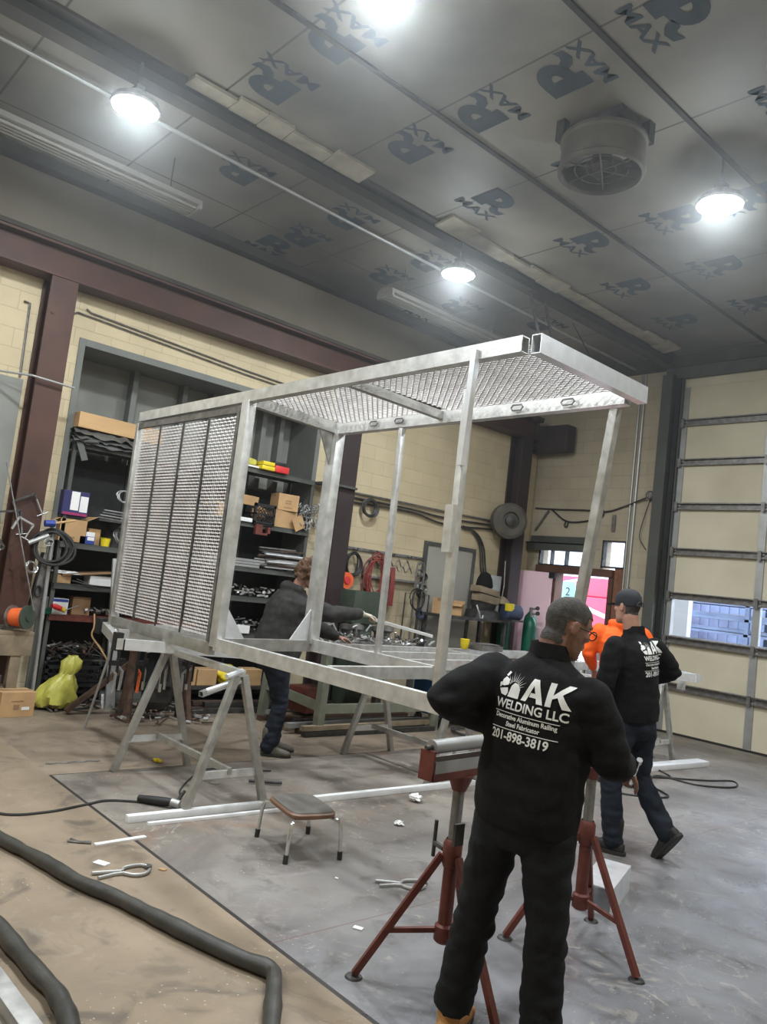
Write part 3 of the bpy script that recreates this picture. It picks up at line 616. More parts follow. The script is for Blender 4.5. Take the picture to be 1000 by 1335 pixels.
# horizontal conduits on the left wall with a coil
for k in range(3):
    m = MB(); m.tube(catmull([(XW + 0.03, 6.95, 2.94 - 0.07 * k), (XW + 0.04, 8.2, 2.95 - 0.075 * k + (0.03 if k == 2 else 0)), (XW + 0.035, 9.0, 2.95 - 0.08 * k - 0.02 * k), (XW + 0.03, 10.2, 2.97 - 0.07 * k)], 4), 0.016, 8)
    top(m, 'conduit', 'steel_dark' if k else 'steel_grey', ('top', 'middle', 'lowest')[k] + ' conduit running along the cream block wall above the hose rack', 'conduit', 'conduits along the left wall')
for k in range(3):
    m = MB(); y = 9.75 + 0.06 * k; m.tube(catmull([(XW + 0.05, 9.4, 2.78 - 0.02 * k), (XW + 0.05, 9.65 + 0.03 * k, 2.72), (XW + 0.05, 9.85 + 0.05 * k, 2.5), (XW + 0.05, 9.95 + 0.06 * k, 2.1), (XW + 0.05, 10.08 + 0.05 * k, 2.06)], 5), 0.014, 8)
    top(m, 'drop_cable', 'steel_dark', ('innermost', 'middle', 'outermost')[k] + ' cable bending down from the wall conduits to the panel box', 'cable', 'cables dropping to the panel box')
def coil(name, mat, label, cat, c, axis, Rr, r, turns, squash=1.0, group=None, jitter=0.012, up=(0, 0, 1), drop=0.0, wob_=0.09, **k):
    m = MB(); d, s, u = frame(axis, up); pts = []; N = 26
    for q in range(turns * N + 1):
        a = 2 * PI * q / N; t_ = q / N
        rr = Rr * (1 + wob_ * math.sin(t_ * 2.3) + wob_ * 0.5 * math.sin(2 * a + t_ * 1.7) + 0.3 * wob_ * math.sin(3 * a + t_)); sq_ = squash * (1 + 2.2 * wob_ * math.sin(t_ * 3.7 + 1))
        pts.append(V(c) + s * math.cos(a) * rr * sq_ + u * (math.sin(a) * rr - drop * (1 - math.sin(a)) * 0.5 * (1 + 0.25 * math.sin(t_ * 5))) + d * (r * 1.3 * math.sin(t_ * 1.9) + (t_ / turns - 0.5) * r * 2))
    m.tube(pts, r, 6); return top(m, name, mat, label, cat, group, **k)
coil('cable_coil', 'steel_dark', 'small dark cable coil hanging from the wall conduits', 'cable coil', (XW + 0.10, 7.33, 2.76), (1, 0, 0), 0.12, 0.013, 5)
# drum reel on the far column
t = thing('hose_reel', 'round grey hose reel mounted high on the far dark column', 'reel', (-8.44, 10.2, 2.98))
f = MB(); f.lathe([(0.0, -0.10), (0.22, -0.10), (0.30, -0.05), (0.30, 0.10), (0.25, 0.13), (0.15, 0.13), (0.14, 0.08), (0.0, 0.08)], axis=(0.85, -0.5, 0), n=28); f.build('drum', 'fan_grey', t)
f = MB(); f.lathe([(0.09, 0.081), (0.09, 0.14), (0.04, 0.15), (0.0, 0.15)], axis=(0.85, -0.5, 0), n=16); f.build('hub', 'steel_dark', t)
f = MB(); f.box((-0.12, 0.15, 0.0), (0.2, 0.2, 0.3)); f.build('bracket', 'maroon_dark', t)

# ------------------------------------------------------------ the aluminium frame on the sawhorses
YN, YF, ZB, ZT = 3.0, 4.0, 1.075, 3.0
XL, XP, XR = -6.95, -5.08, -2.44
s5 = 0.10
t = thing('canopy_frame', 'large welded aluminium canopy frame with mesh side and mesh roof on sawhorses', 'metal frame', (XP, YN, ZB))
def wb(name, mat, fn, parent=None, **k):
    f = MB(); fn(f); return f.build(name, mat, parent or t, w=True, **k)
zb, zt = ZB + 0.04, ZT - 0.045
wb('bottom_rail', 'aluminium', lambda f: f.bar((XP, YN, zb), (-2.47, YN, zb), 0.05, 0.09, hollow=0.004), bevel=0)
wb('bottom_rail', 'aluminium', lambda f: f.bar((-5.25, YF, zb + 0.01), (-3.82, YF, zb + 0.01), 0.05, 0.10, hollow=0.004))
wb('cross_rail', 'aluminium', lambda f: f.bar((-3.77, YN + 0.03, zb + 0.01), (-3.85, YF + 0.02, zb + 0.01), 0.05, 0.08))
wb('cross_rail', 'aluminium_dull', lambda f: f.bar((XP - 0.02, YN + 0.03, zb), (-5.27, YF, zb), 0.06, 0.09))
wb('post', 'aluminium', lambda f: f.bar((XP, YN, ZB + 0.02), (XP, YN, ZT - 0.06), 0.10, 0.07, up=(0, 1, 0)), bevel=0.004)
wb('post', 'aluminium', lambda f: f.bar((-5.28, YF, ZB + 0.06), (-5.27, YF, ZT - 0.06), 0.12, 0.09, up=(0, 1, 0)), bevel=0.004)
# roof rails: mitred front corner with open tube ends
wb('roof_rail', 'aluminium', lambda f: f.bar((XL, YN, zt + 0.005), (XR - 0.05, YN, zt + 0.02), 0.06, 0.085, hollow=0.005))
wb('roof_rail', 'aluminium', lambda f: f.bar((-5.30, YF, zt), (-2.52, YF + 0.02, zt + 0.01), 0.07, 0.10, hollow=0.005))
wb('roof_rail', 'aluminium_bright', lambda f: f.bar((XR + 0.01, YN + 0.01, zt + 0.02), (XR - 0.03, YF + 0.10, zt + 0.03), 0.06, 0.10, hollow=0.005))
wb('roof_rail', 'aluminium_dull', lambda f: f.bar((XP - 0.03, YN + 0.03, zt), (-5.28, YF, zt), 0.06, 0.09))
wb('roof_rail', 'aluminium_dull', lambda f: f.bar((-3.95, YN + 0.03, zt + 0.01), (-4.02, YF, zt + 0.01), 0.05, 0.06))
# gussets
def tri(f, a, b, c, th):
    a, b, c = V(a), V(b), V(c); n_ = (b - a).cross(c - a).normalized() * th / 2
    f.add([a - n_, b - n_, c - n_, a + n_, b + n_, c + n_], [(2, 1, 0), (3, 4, 5), (0, 1, 4, 3), (1, 2, 5, 4), (2, 0, 3, 5)])
wb('gusset', 'aluminium_bright', lambda f: tri(f, (XP - 0.02, YN + 0.04, ZB + 0.08), (XP - 0.05, YN + 0.26, ZB + 0.08), (XP - 0.02, YN + 0.04, ZB + 0.34), 0.012))
wb('gusset', 'aluminium_bright', lambda f: tri(f, (-5.26, YF - 0.05, ZB + 0.08), (-5.22, YF - 0.26, ZB + 0.08), (-5.26, YF - 0.05, ZB + 0.34), 0.012))
wb('gusset', 'aluminium_dull', lambda f: tri(f, (-5.27, YF - 0.05, ZT - 0.09), (-5.23, YF - 0.22, ZT - 0.09), (-5.27, YF - 0.05, ZT - 0.36), 0.012))
# side panel frame
wb('panel_rail', 'aluminium_dull', lambda f: f.bar((XL, YN, ZB + 0.0), (XP - 0.05, YN, ZB + 0.0), 0.05, 0.09), bevel=0.003)
wb('panel_rail', 'aluminium_dull', lambda f: f.bar((XL, YN, ZB - 0.04), (XL - 0.02, YN, ZT - 0.1), 0.06, 0.05, up=(1, 0, 0)), bevel=0.003)
wb('panel_rail', 'steel_grey', lambda f: f.bar((XP - 0.075, YN - 0.015, ZB + 0.05), (XP - 0.075, YN - 0.015, ZT - 0.1), 0.03, 0.05, up=(0, 1, 0)))
wb('panel_rail', 'steel_grey', lambda f: f.bar((XL, YN - 0.012, ZT - 0.125), (XP - 0.05, YN - 0.012, ZT - 0.125), 0.03, 0.05))
def expanded(f, O, U, W, lu, lw, Lp, Sp, wd, th, tilt, amp=None):
    # rows of strands run along U, stacked along W; nodes touch between rows
    O, U, W = V(O), V(U).normalized(), V(W).normalized(); N = U.cross(W)
    rows = int(lw / Sp); half = int(lu / (Lp / 2))
    a = (W * math.cos(tilt) + N * math.sin(tilt)) * wd / 2; b = (N * math.cos(tilt) - W * math.sin(tilt)) * th / 2
    for i in range(rows):
        pts = []
        for k in range(half + 1):
            sgn = 1 if (k + i) % 2 else -1
            for du in ((-0.11, 0.11) if 0 < k < half else (0,)):
                pts.append(O + U * (k + du) * Lp / 2 + W * ((i + 0.5) * Sp + sgn * (amp if amp else Sp / 2 - wd * 0.30)) + N * (0.0015 * sgn))
        vs = []
        for p in pts: vs += [p - a - b, p + a - b, p + a + b, p - a + b]
        fs = []
        for k in range(len(pts) - 1):
            for e in range(4): fs.append((k * 4 + e, k * 4 + (e + 1) % 4, k * 4 + 4 + (e + 1) % 4, k * 4 + 4 + e))
        f.add(vs, fs)
        if amp and i < rows - 1:
            for k in range(half + 1):
                q = O + U * k * Lp / 2 + W * (i + 0.5) * Sp; f.bar(q, q + W * Sp, 0.0035, 0.0025, up=N)
nc = 4; x0 = XL + 0.06; cw = (XP - 0.10 - x0) / nc
for c_ in range(nc):
    f = MB(); expanded(f, (x0 + c_ * cw + 0.018, YN - 0.02, ZB + 0.08), (1, 0, 0), (0, 0, 1), cw - 0.024, ZT - ZB - 0.23, 0.062, 0.0262, 0.0135, 0.003, R(-30), 0.002)
    f.build('mesh_sheet', 'mesh_metal', t, w=True, smooth=0)
    if c_: wb('sheet_joint', 'steel_dark', lambda f: f.bar((x0 + c_ * cw, YN - 0.03, ZB + 0.06), (x0 + c_ * cw, YN - 0.03, ZT - 0.15), 0.022, 0.006, up=(0, 1, 0)))
for a_, b_, c0 in ((XP + 0.0, -4.0, 0), (-3.93, -2.50, 1)):
    f = MB(); expanded(f, (a_ - 0.10 if not c0 else a_, YN + 0.03, zt + 0.035), (1, 0, 0), (0, 1, 0), b_ - a_ + (0.08 if not c0 else 0), YF - YN - 0.06, 0.056, 0.025, 0.0105, 0.0025, R(-15)); f.build('roof_mesh', 'mesh_metal', t, w=True, smooth=0)
# slotted lugs along the far roof rail
for x in (-4.75, -4.45, -3.3, -2.9):
    f = MB(); f.tube([(x - 0.05, YF - 0.045, zt), (x - 0.035, YF - 0.045, zt + 0.018), (x + 0.035, YF - 0.045, zt + 0.018), (x + 0.05, YF - 0.045, zt), (x + 0.035, YF - 0.045, zt - 0.018), (x - 0.035, YF - 0.045, zt - 0.018)], 0.006, 6, closed=True); f.build('lug', 'steel_grey', t, w=True)
# temporary props
def prop(p0, p1, w1, label, extra=None, mat='aluminium'):
    q = thing('support_strut', label, 'strut', p0); f = MB(); f.bar(V((0, 0, 0)), V(p1) - V(p0), w1, w1, up=(0, 1, 0)); f.build('tube', mat, q, bevel=0.003)
    if extra: f = MB(); f.bar(V(extra[0]) - V(p0), V(extra[1]) - V(p0), w1 * 0.8, w1 * 0.8, up=(0, 1, 0)); f.build('extension', 'aluminium_bright', q)
    return q
prop((-4.43, YF, ZB + 0.10), (-4.43, YF - 0.02, ZT - 0.10), 0.04, 'thin aluminium strut between lower and roof rails at the far side')
prop((-2.83, YN - 0.0, ZB + 0.09), (-2.84, YN - 0.0, 2.78), 0.045, 'tall near aluminium strut with a clipped extension, on the front rail', ((-2.81, YN - 0.036, 2.36), (-2.79, YN - 0.036, 2.98)))
f = MB(); f.bar((-2.83, YN - 0.045, 1.9), (-2.835, YN - 0.045, 2.15), 0.06, 0.03, up=(0, 1, 0)); top(f, 'splice_plate', 'aluminium', 'flat splice plate strapped on the tall near strut', 'plate')
prop((-3.02, 4.20, 0.0), (-2.60, YF + 0.03, ZT - 0.10), 0.055, 'leaning aluminium strut under the far right corner of the roof', mat='aluminium_dull')
# short base frame under the mesh side, resting on the first sawhorse
t = thing('base_frame', 'rectangular aluminium base frame under the mesh side panel', 'metal frame', (-6.3, 2.9, 0.99))
for p0, p1 in (((-7.15, 3.02, 1.0), (-5.95, 2.66, 0.985)), ((-7.15, 3.75, 1.0), (-5.7, 3.75, 0.99)), ((-5.95, 2.70, 0.985), (-5.55, 3.78, 0.99)), ((-7.15, 3.0, 1.0), (-7.15, 3.78, 1.0)), ((-6.55, 2.9, 1.0), (-6.35, 3.72, 1.0))):
    wb('rail', 'aluminium_bright' if p0[0] == -5.95 else 'aluminium', lambda f: f.bar(p0, p1, 0.05, 0.085))
wb('clamp_head', 'steel_black', lambda f: f.box((-7.17, 3.0, 1.0), (0.10, 0.08, 0.14)))
wb('clamp_head', 'steel_black', lambda f: f.box((-6.0, 2.66, 1.0), (0.07, 0.06, 0.14)))
# sawhorses
def sawhorse(c, label, z=0.985, L=1.16, rz=0.0):
    q = thing('sawhorse', label, 'sawhorse', (c[0], c[1], 0), rz, 'aluminium sawhorses')
    f = MB(); f.bar((-L / 2, 0, z - 0.035), (L / 2, 0, z - 0.035), 0.05, 0.05); f.build('top_beam', 'aluminium', q, bevel=0.003)
    for sx in (-1, 1):
        for sy in (-1, 1):
            f = MB(); f.bar((sx * (L / 2 - 0.03), sy * 0.03, z - 0.05), (sx * (L / 2 + 0.0), sy * 0.32, 0.0), 0.05, 0.05, up=(1, 0, 0)); f.build('leg', 'aluminium_dull', q, bevel=0.003)
        f = MB(); f.bar((sx * (L / 2 - 0.02), -0.24, 0.25), (sx * (L / 2 - 0.02), 0.24, 0.25), 0.025, 0.05); f.build('end_brace', 'aluminium', q)
        f = MB(); f.tube([(sx * (L / 2 - 0.02), 0, z - 0.02), (sx * (L / 2 + 0.03), -0.05, z - 0.02), (sx * (L / 2 + 0.05), -0.16, z - 0.05)], 0.02); f.build('clamp_tube', 'aluminium_bright', q)
    f = MB(); f.bar((-L / 2, 0, 0.27), (L / 2, 0, 0.27), 0.03, 0.045); f.build('stretcher', 'aluminium_dull', q)
    return q
sawhorse((-5.38, 3.08), 'aluminium sawhorse under the near left end of the canopy frame')
sawhorse((-5.40, 5.42), 'aluminium sawhorse behind the canopy frame, right of the crouching worker', 0.985)
sawhorse((-5.3, 7.6), 'farthest aluminium sawhorse under the second frame', 0.985)
sawhorse((-5.22, 8.75), 'aluminium sawhorse near the garage door behind the walking man', 0.985)
# second frame lying beyond
t = thing('second_frame', 'flat aluminium frame lying on sawhorses behind the canopy frame', 'metal frame', (-5.3, 4.6, 0.99))
for p0, p1 in (((-4.9, 4.62, 1.03), (-5.25, 8.0, 1.03)), ((-5.9, 4.7, 1.03), (-6.1, 8.0, 1.03)), ((-5.25, 8.0, 1.03), (-6.1, 8.0, 1.03)), ((-5.9, 4.7, 1.03), (-4.9, 4.62, 1.03)), ((-5.95, 6.3, 1.03), (-5.08, 6.3, 1.03)), ((-5.4, 4.66, 1.03), (-5.55, 6.28, 1.03))):
    wb('rail', 'aluminium', lambda f: f.bar(p0, p1, 0.06, 0.09))
wb('stub_post', 'aluminium', lambda f: f.bar((-5.95, 6.3, 1.05), (-5.95, 6.3, 1.28), 0.08, 0.06, up=(1, 0, 0)))
# frame piece at the right, behind the walking man
t = thing('short_frame', 'small aluminium frame piece on the sawhorse by the garage door', 'metal frame', (-4.8, 8.6, 0.99))
for p0, p1 in (((-5.3, 8.3, 1.04), (-4.75, 9.1, 1.04)), ((-5.0, 8.1, 1.04), (-4.35, 8.95, 1.04)), ((-4.75, 9.1, 1.04), (-4.33, 8.92, 1.04))): wb('rail', 'aluminium_bright', lambda f: f.bar(p0, p1, 0.07, 0.09))
wb('stub_leg', 'aluminium', lambda f: f.bar((-4.55, 8.95, 1.0), (-4.55, 8.95, 0.88), 0.07, 0.07, up=(1, 0, 0)))
# bars on the floor
def floorbar(p0, p1, w_, h_, label, cat='metal bar', mat='aluminium_matte', name='floor_bar', rx=0, group=None):
    f = MB(); f.bar((p0[0], p0[1], h_ / 2), (p1[0], p1[1], h_ / 2), w_, h_); return top(f, name, mat, label, cat, group, bevel=min(w_, h_) * 0.08)
floorbar((-4.80, 2.36), (-4.72, 5.6), 0.05, 0.045, 'long bright aluminium channel on the floor under the sawhorse feet')
floorbar((-4.70, 2.46), (-4.66, 3.6), 0.03, 0.02, 'thin aluminium strip on the floor beside the long channel')
floorbar((-4.55, 8.0), (-4.45, 9.45), 0.16, 0.06, 'bright wide aluminium bar on the floor by the garage door')
floorbar((-4.48, 2.03), (-4.50, 2.35), 0.035, 0.012, 'short pale metal strip on the floor beside the pliers', mat='paper')
floorbar((-3.25, 1.13), (-2.5, 1.15), 0.07, 0.05, 'grey aluminium bar at the lower left corner of the picture', mat='aluminium')
floorbar((-3.25, 1.03), (-2.55, 1.06), 0.03, 0.05, 'dark bar beside the grey bar at lower left corner', mat='steel_grey')
# aluminium box tube standing on the floor behind the near man
f = MB(); f.bar((-2.50, 4.12, 0.075), (-2.68, 4.62, 0.075), 0.19, 0.15, hollow=0.006); top(f, 'box_tube', 'aluminium_bright', 'short wide aluminium box tube on the floor beside the right roller stand', 'box tube')
# roller stands
def roller(c, rz, label, z=0.99):
    q = thing('roller_stand', label, 'roller stand', (c[0], c[1], 0), 0, 'red roller stands')
    d = V((math.sin(rz), math.cos(rz), 0)) # roller axis
    f = MB(); f.tube([(0, 0, 0.20), (0, 0, 0.60)], 0.031, 16); f.lathe([(0.036, 0.50), (0.043, 0.52), (0.043, 0.60), (0.032, 0.62)], n=16); f.lathe([(0.032, 0.18), (0.043, 0.19), (0.043, 0.25), (0.032, 0.26)], n=16); f.build('sleeve', 'red_iron', q)
    f = MB(); f.cyl((0, 0, 0.55), (0, 0, z - 0.10), 0.026, 16); f.build('column', 'steel_grey', q)
    f = MB(); f.tube([(-0.05, 0.0, 0.56), (-0.13, 0.02, 0.56)], 0.012, 8); f.tube([(-0.13, 0.02, 0.50), (-0.13, 0.02, 0.66)], 0.009, 8); f.build('locking_handle', 'steel_dark', q)
    for k in range(3):
        a = (R(-128), R(-8), R(112))[k]; e = V((math.cos(a), math.sin(a), 0)) * 0.37
        f = MB(); f.bar(e * 0.12 + V((0, 0, 0.55)), e + V((0, 0, 0.015)), 0.028, 0.028, mi=0); lg = f.build('leg', 'red_iron', q)
        f = MB(); f.lathe([(0.0, 0.012), (0.035, 0.008), (0.04, 0.0), (0, 0)], c=e, n=14); f.build('foot', 'steel_dark', lg)
        f = MB(); f.bar(e * 0.1 + V((0, 0, 0.23)), e * 0.66 + V((0, 0, 0.21)), 0.02, 0.02); f.build('brace', 'red_iron', lg)
    s = V((d.y, -d.x, 0)); Lh = 0.25
    f = MB(); f.bar(-d * Lh + V((0, 0, z - 0.085)), d * Lh + V((0, 0, z - 0.085)), 0.085, 0.012)
    for sg in (-1, 1):
        f.bar(-d * Lh + s * 0.04 * sg + V((0, 0, z - 0.075)), d * Lh + s * 0.04 * sg + V((0, 0, z - 0.075)), 0.006, 0.03)
        f.bar(d * Lh * sg + V((0, 0, z - 0.09)), d * Lh * sg + V((0, 0, z + 0.035)), 0.075, 0.012, up=d)
    f.tube([V((0, 0, z - 0.16)), V((0, 0, z - 0.09))], [0.032, 0.06], 12); f.build('cradle', 'red_iron', q)
    f = MB()
    for sg in (-1, 1): f.bar(-d * (Lh - 0.01) + s * 0.036 * sg + V((0, 0, z - 0.035)), d * (Lh - 0.01) + s * 0.036 * sg + V((0, 0, z - 0.035)), 0.005, 0.05)
    f.build('trough', 'galv', q)
    f = MB(); f.cyl(-d * (Lh - 0.02) + V((0, 0, z + 0.045)), d * (Lh - 0.02) + V((0, 0, z + 0.045)), 0.030, 20); rr = f.build('roller', 'galv', q)
    f = MB(); f.cyl(-d * (Lh + 0.02) + V((0, 0, z + 0.045)), d * (Lh + 0.02) + V((0, 0, z + 0.045)), 0.010, 8); f.build('axle', 'steel_dark', rr)
    return q
roller((-2.37, 2.72), R(-6), 'red tripod roller stand at left, carrying the canopy rail end')
roller((-2.30, 3.66), R(-6), 'red tripod roller stand half hidden behind the near man')
# step stool
t = thing('step_stool', 'low stool with dark padded top and bent chrome legs', 'stool', (-4.0, 3.13, 0), R(-12))
f = MB(); f.loft([(V((0, 0, z)), V((a, 0, 0)), V((0, b, 0))) for a, b, z in ((0.20, 0.145, 0.235), (0.215, 0.16, 0.245), (0.215, 0.16, 0.262), (0.205, 0.15, 0.27))], 32, sq=5); f.build('edge', 'stool_edge', t)
f = MB(); f.loft([(V((0, 0, z)), V((a, 0, 0)), V((0, b, 0))) for a, b, z in ((0.205, 0.15, 0.265), (0.20, 0.145, 0.276), (0.0, 0.0, 0.278))], 32, sq=5); f.build('seat', 'stool_top', t)
for sx in (-1, 1):
    for sy in (-1, 1):
        f = MB(); f.tube(catmull([(sx * 0.10, sy * 0.08, 0.236), (sx * 0.19, sy * 0.135, 0.232), (sx * 0.225, sy * 0.165, 0.20), (sx * 0.235, sy * 0.18, 0.0)], 5), 0.012, 10); lg = f.build('leg', 'chrome', t)
        f = MB(); f.cyl((sx * 0.2335, sy * 0.178, 0.05), (sx * 0.235, sy * 0.18, 0), 0.016, 10); f.build('rubber_foot', 'black_rubber', lg)
# big hoses and cords on the floor
def noisy(pts, a, n=8):
    q = catmull(pts, n); return q
def hose(name, mat, pts, r, label, cat, n=8, wob=0.0):
    q = catmull(pts, n); rs = [r * (1 + wob * 0.6 * noise.noise(V((p.x * 9, p.y * 9, 0)))) for p in q]
    m = MB(); m.tube(q, rs, 12 if r > 0.015 else 6); return top(m, name, mat, label, cat)
hose('extraction_hose', 'hose_cloth', [(-5.6, 1.30, .035), (-5.1, 1.47, .035), (-4.67, 1.57, .035), (-4.26, 1.67, .035), (-3.95, 1.73, .036), (-3.71, 1.82, .034), (-3.44, 1.89, .035), (-3.14, 1.97, .035), (-2.91, 2.04, .035), (-2.76, 2.10, .035), (-2.66, 2.05, .035), (-2.52, 1.95, .035), (-2.2, 1.72, .035), (-1.7, 1.4, .035)], 0.034, 'dark cloth covered hose crossing the floor and bending near the centre', 'hose', wob=0.5)
hose('extraction_hose', 'hose_cloth', [(-4.3, 1.15, .04), (-3.9, 1.22, .04), (-3.58, 1.255, .04), (-3.39, 1.265, .04), (-3.17, 1.275, .04), (-2.98, 1.285, .04), (-2.76, 1.255, .04), (-2.4, 1.15, .04), (-1.9, 0.9, .04)], 0.036, 'dark cloth covered hose at the bottom left corner', 'hose', wob=0.4)
hose('power_cord', 'black_rubber', [(-6.6, 1.2, .008), (-5.6, 1.55, .008), (-5.19, 1.71, .008), (-5.13, 1.97, .008), (-5.2, 2.25, .008), (-5.24, 2.42, .008), (-5.15, 2.6, .008), (-5.08, 2.68, .012)], 0.008, 'thin black cord from left edge to the grinder on floor', 'cord')
hose('power_cord', 'black_rubber', [(-5.05, 2.74, .01), (-5.12, 2.9, .008), (-5.34, 3.02, .008), (-5.65, 3.3, .008), (-5.8, 3.55, .008), (-5.6, 4.0, .008)], 0.007, 'black cord curling from the floor grinder towards the sawhorse', 'cord')
hose('power_cord', 'black_rubber', [(-4.6, 8.5, .01), (-4.2, 8.2, .01), (-4.35, 7.9, .01), (-4.0, 8.5, .01), (-3.85, 8.9, .01), (-3.7, 8.6, .01), (-3.9, 8.2, .01), (-4.3, 8.1, .01), (-4.1, 7.6, .01), (-3.75, 7.3, .01), (-4.0, 6.9, .01), (-4.2, 7.2, .01)], 0.009, 'tangled black cord on the floor by the garage door', 'cord')
t = thing('angle_grinder', 'dark angle grinder lying on the floor at end of black cord', 'grinder', (-5.07, 2.68, 0.03), R(40))
f = MB(); f.tube([(-0.12, 0, 0.0), (-0.05, 0, 0.0), (0.08, 0, 0.005), (0.13, 0, 0.01)], [0.022, 0.028, 0.03, 0.024], 14); f.build('body', 'steel_black', t)
f = MB(); f.tube([(0.12, 0, 0.01), (0.18, 0, 0.0)], [0.028, 0.03], 12); f.build('gear_head', 'galv', t)
f = MB(); f.cyl((0.18, 0, -0.025), (0.18, 0, -0.02), 0.055, 20); f.build('disc', 'steel_grey', t)
f = MB(); f.tube([(0.15, 0.02, 0.01), (0.16, 0.12, 0.06)], 0.012, 10); f.build('side_handle', 'steel_black', t)
def locking_clamp(loc, rz, sc, label):
    t = thing('locking_clamp', label, 'clamp', loc, rz, 'locking clamps on the floor'); S = sc
    f = MB(); f.tube([(-0.13 * S, 0.03 * S, 0), (-0.05 * S, 0.02 * S, 0), (0, 0.01 * S, 0)], 0.008 * S, 8); f.tube(catmull([(0, 0.01 * S, 0), (0.03 * S, 0.05 * S, 0), (0.10 * S, 0.06 * S, 0), (0.13 * S, 0.035 * S, 0)], 4), 0.008 * S, 8); f.build('fixed_jaw', 'galv', t)
    f = MB(); f.tube([(-0.12 * S, -0.03 * S, 0), (-0.04 * S, -0.01 * S, 0), (0, -0.01 * S, 0)], 0.007 * S, 8); f.tube(catmull([(0, -0.01 * S, 0), (0.04 * S, -0.05 * S, 0), (0.09 * S, -0.05 * S, 0), (0.13 * S, -0.01 * S, 0)], 4), 0.008 * S, 8); f.build('moving_jaw', 'galv', t)
    f = MB(); f.lathe([(0, -0.006), (0.018 * S, -0.006), (0.018 * S, 0.006), (0, 0.006)], c=(0.135 * S, 0.03 * S, 0), n=12); f.build('swivel_pad', 'steel_grey', t)
    return t
locking_clamp((-4.03, 2.0, 0.012), R(85), 1.15, 'C jaw locking clamp on brown floor near the hose')
locking_clamp((-3.26, 3.33, 0.012), R(60), 1.1, 'C jaw locking clamp on grey floor left of the red roller stand')
m = MB(); m.tube([(-4.59, 1.91, .008), (-4.55, 1.96, .008), (-4.51, 2.02, .008)], 0.006, 6); m.tube([(-4.62, 1.94, .008), (-4.55, 1.965, .008), (-4.53, 2.03, .008)], 0.006, 6); top(m, 'pliers', 'steel_grey', 'small pliers on the brown floor beside pale strip', 'pliers')
for x, y, s_, lb, mt in ((-4.21, 1.96, .05, 'small white square offcut on brown floor above the clamp', 'paper'), (-4.0, 2.22, .025, 'tiny square offcut on the floor at the dark joint', 'cardboard'), (-5.42, 3.35, .045, 'flat grey offcut on the floor between the sawhorse legs', 'aluminium_dull'), (-3.5, 3.05, .012, 'small pale chip on the grey floor', 'paper'), (-2.95, 2.75, .03, 'white paper scrap at the foot of left roller stand', 'paper')):
    m = MB(); m.box((x, y, 0.004), (s_ * 1.6, s_, 0.006), rz=0.5); top(m, 'metal_offcut', mt, lb, 'offcut')
def crumple(loc, r, label, mat='paper', cat='scrap', name='crumpled_paper', seed=1, flat=0.5):
    bm = bmesh.new(); bmesh.ops.create_icosphere(bm, subdivisions=4 if cat in ('bag', 'sack') else 3, radius=1)
    f = MB(); vs = []
    for v in bm.verts:
        d_ = (1 + 0.55 * noise.noise(v.co * 2.6 + V((seed, 0, 0))) + 0.4 * noise.noise(v.co * 5.5 + V((0, seed, 0)))) if cat in ('scrap', 'paper') else 0.95 + 0.32 * noise.noise(v.co * 1.4 + V((seed, 0, 0))) + 0.20 * (0.5 - abs(noise.noise(v.co * 2.6 + V((0, seed, 0))))) + 0.05 * noise.noise(v.co * 7)
        rr = r if isinstance(r, tuple) else (r, r, r * flat); vs.append(V((v.co.x * rr[0] * d_, v.co.y * rr[1] * d_, rr[2] + v.co.z * rr[2] * d_)) + V(loc))
    f.add(vs, [tuple(v.index for v in q.verts) for q in bm.faces]); bm.free()
    z = min(v.z for v in f.v) - loc[2]; f.v = [v - V((0, 0, z)) for v in f.v]
    return top(f, name, mat, label, cat, smooth=60 if cat in ('bag', 'sack') else 0)
crumple((-4.5, 4.66, 0), 0.05, 'crumpled white paper on the floor beyond the long channel', seed=3)
crumple((-4.1, 4.1, 0), 0.03, 'small crumpled white scrap on the floor near the stool', seed=8)
crumple((-6.14, 3.22, 0), (0.05, 0.03, 0.012), 'flat yellow scrap on the floor behind the left sawhorse', 'yellow', seed=5)
t = thing('steel_chain', 'thin steel chain lying on the floor left of the sawhorse', 'chain', (-6.25, 2.36, 0.006))
for k in range(22):
    f = MB(); c_ = V((-0.02 + 0.01 * math.sin(k), k * 0.019, 0)); a_ = 0.6 if k % 2 else 0
    f.tube([c_ + V((0.008 * math.cos(q * PI / 4) * math.cos(a_), 0.014 * math.sin(q * PI / 4), 0.008 * math.cos(q * PI / 4) * math.sin(a_))) for q in range(8)], 0.0025, 5, closed=True); f.build('link', 'steel_grey', t)
# loose tubes on the sawhorse area
for p0, p1, r_, lb in (((-7.35, 3.16, 1.12), (-7.02, 3.09, 0.86), 0.032, 'short thick aluminium tube hanging at left end of base frame'), ((-4.95, 2.9, 0.80), (-4.84, 3.12, 0.90), 0.022, 'short aluminium tube clipped on the near sawhorse leg')):
    m = MB(); m.cyl(p0, p1, r_, 16); top(m, 'aluminium_tube', 'aluminium_bright', lb, 'tube')
m = MB(); m.bar((-6.45, 3.72, 0.50), (-6.7, 4.35, 0.62), 0.05, 0.05, hollow=0.004); top(m, 'square_tube', 'aluminium', 'short square tube sticking out behind the near sawhorse', 'tube')
for k, (p0, p1) in enumerate((((-5.7, 3.42, 0.02), (-5.63, 3.62, 0.02)), ((-5.35, 3.62, 0.02), (-5.22, 3.85, 0.02)))):
    m = MB(); m.cyl(p0, p1, 0.012, 10); top(m, 'steel_pin', 'steel_dark', ('first short dark steel pin on floor under the canopy frame', 'second short dark steel pin, nearer the stool, under the frame')[k], 'pin')

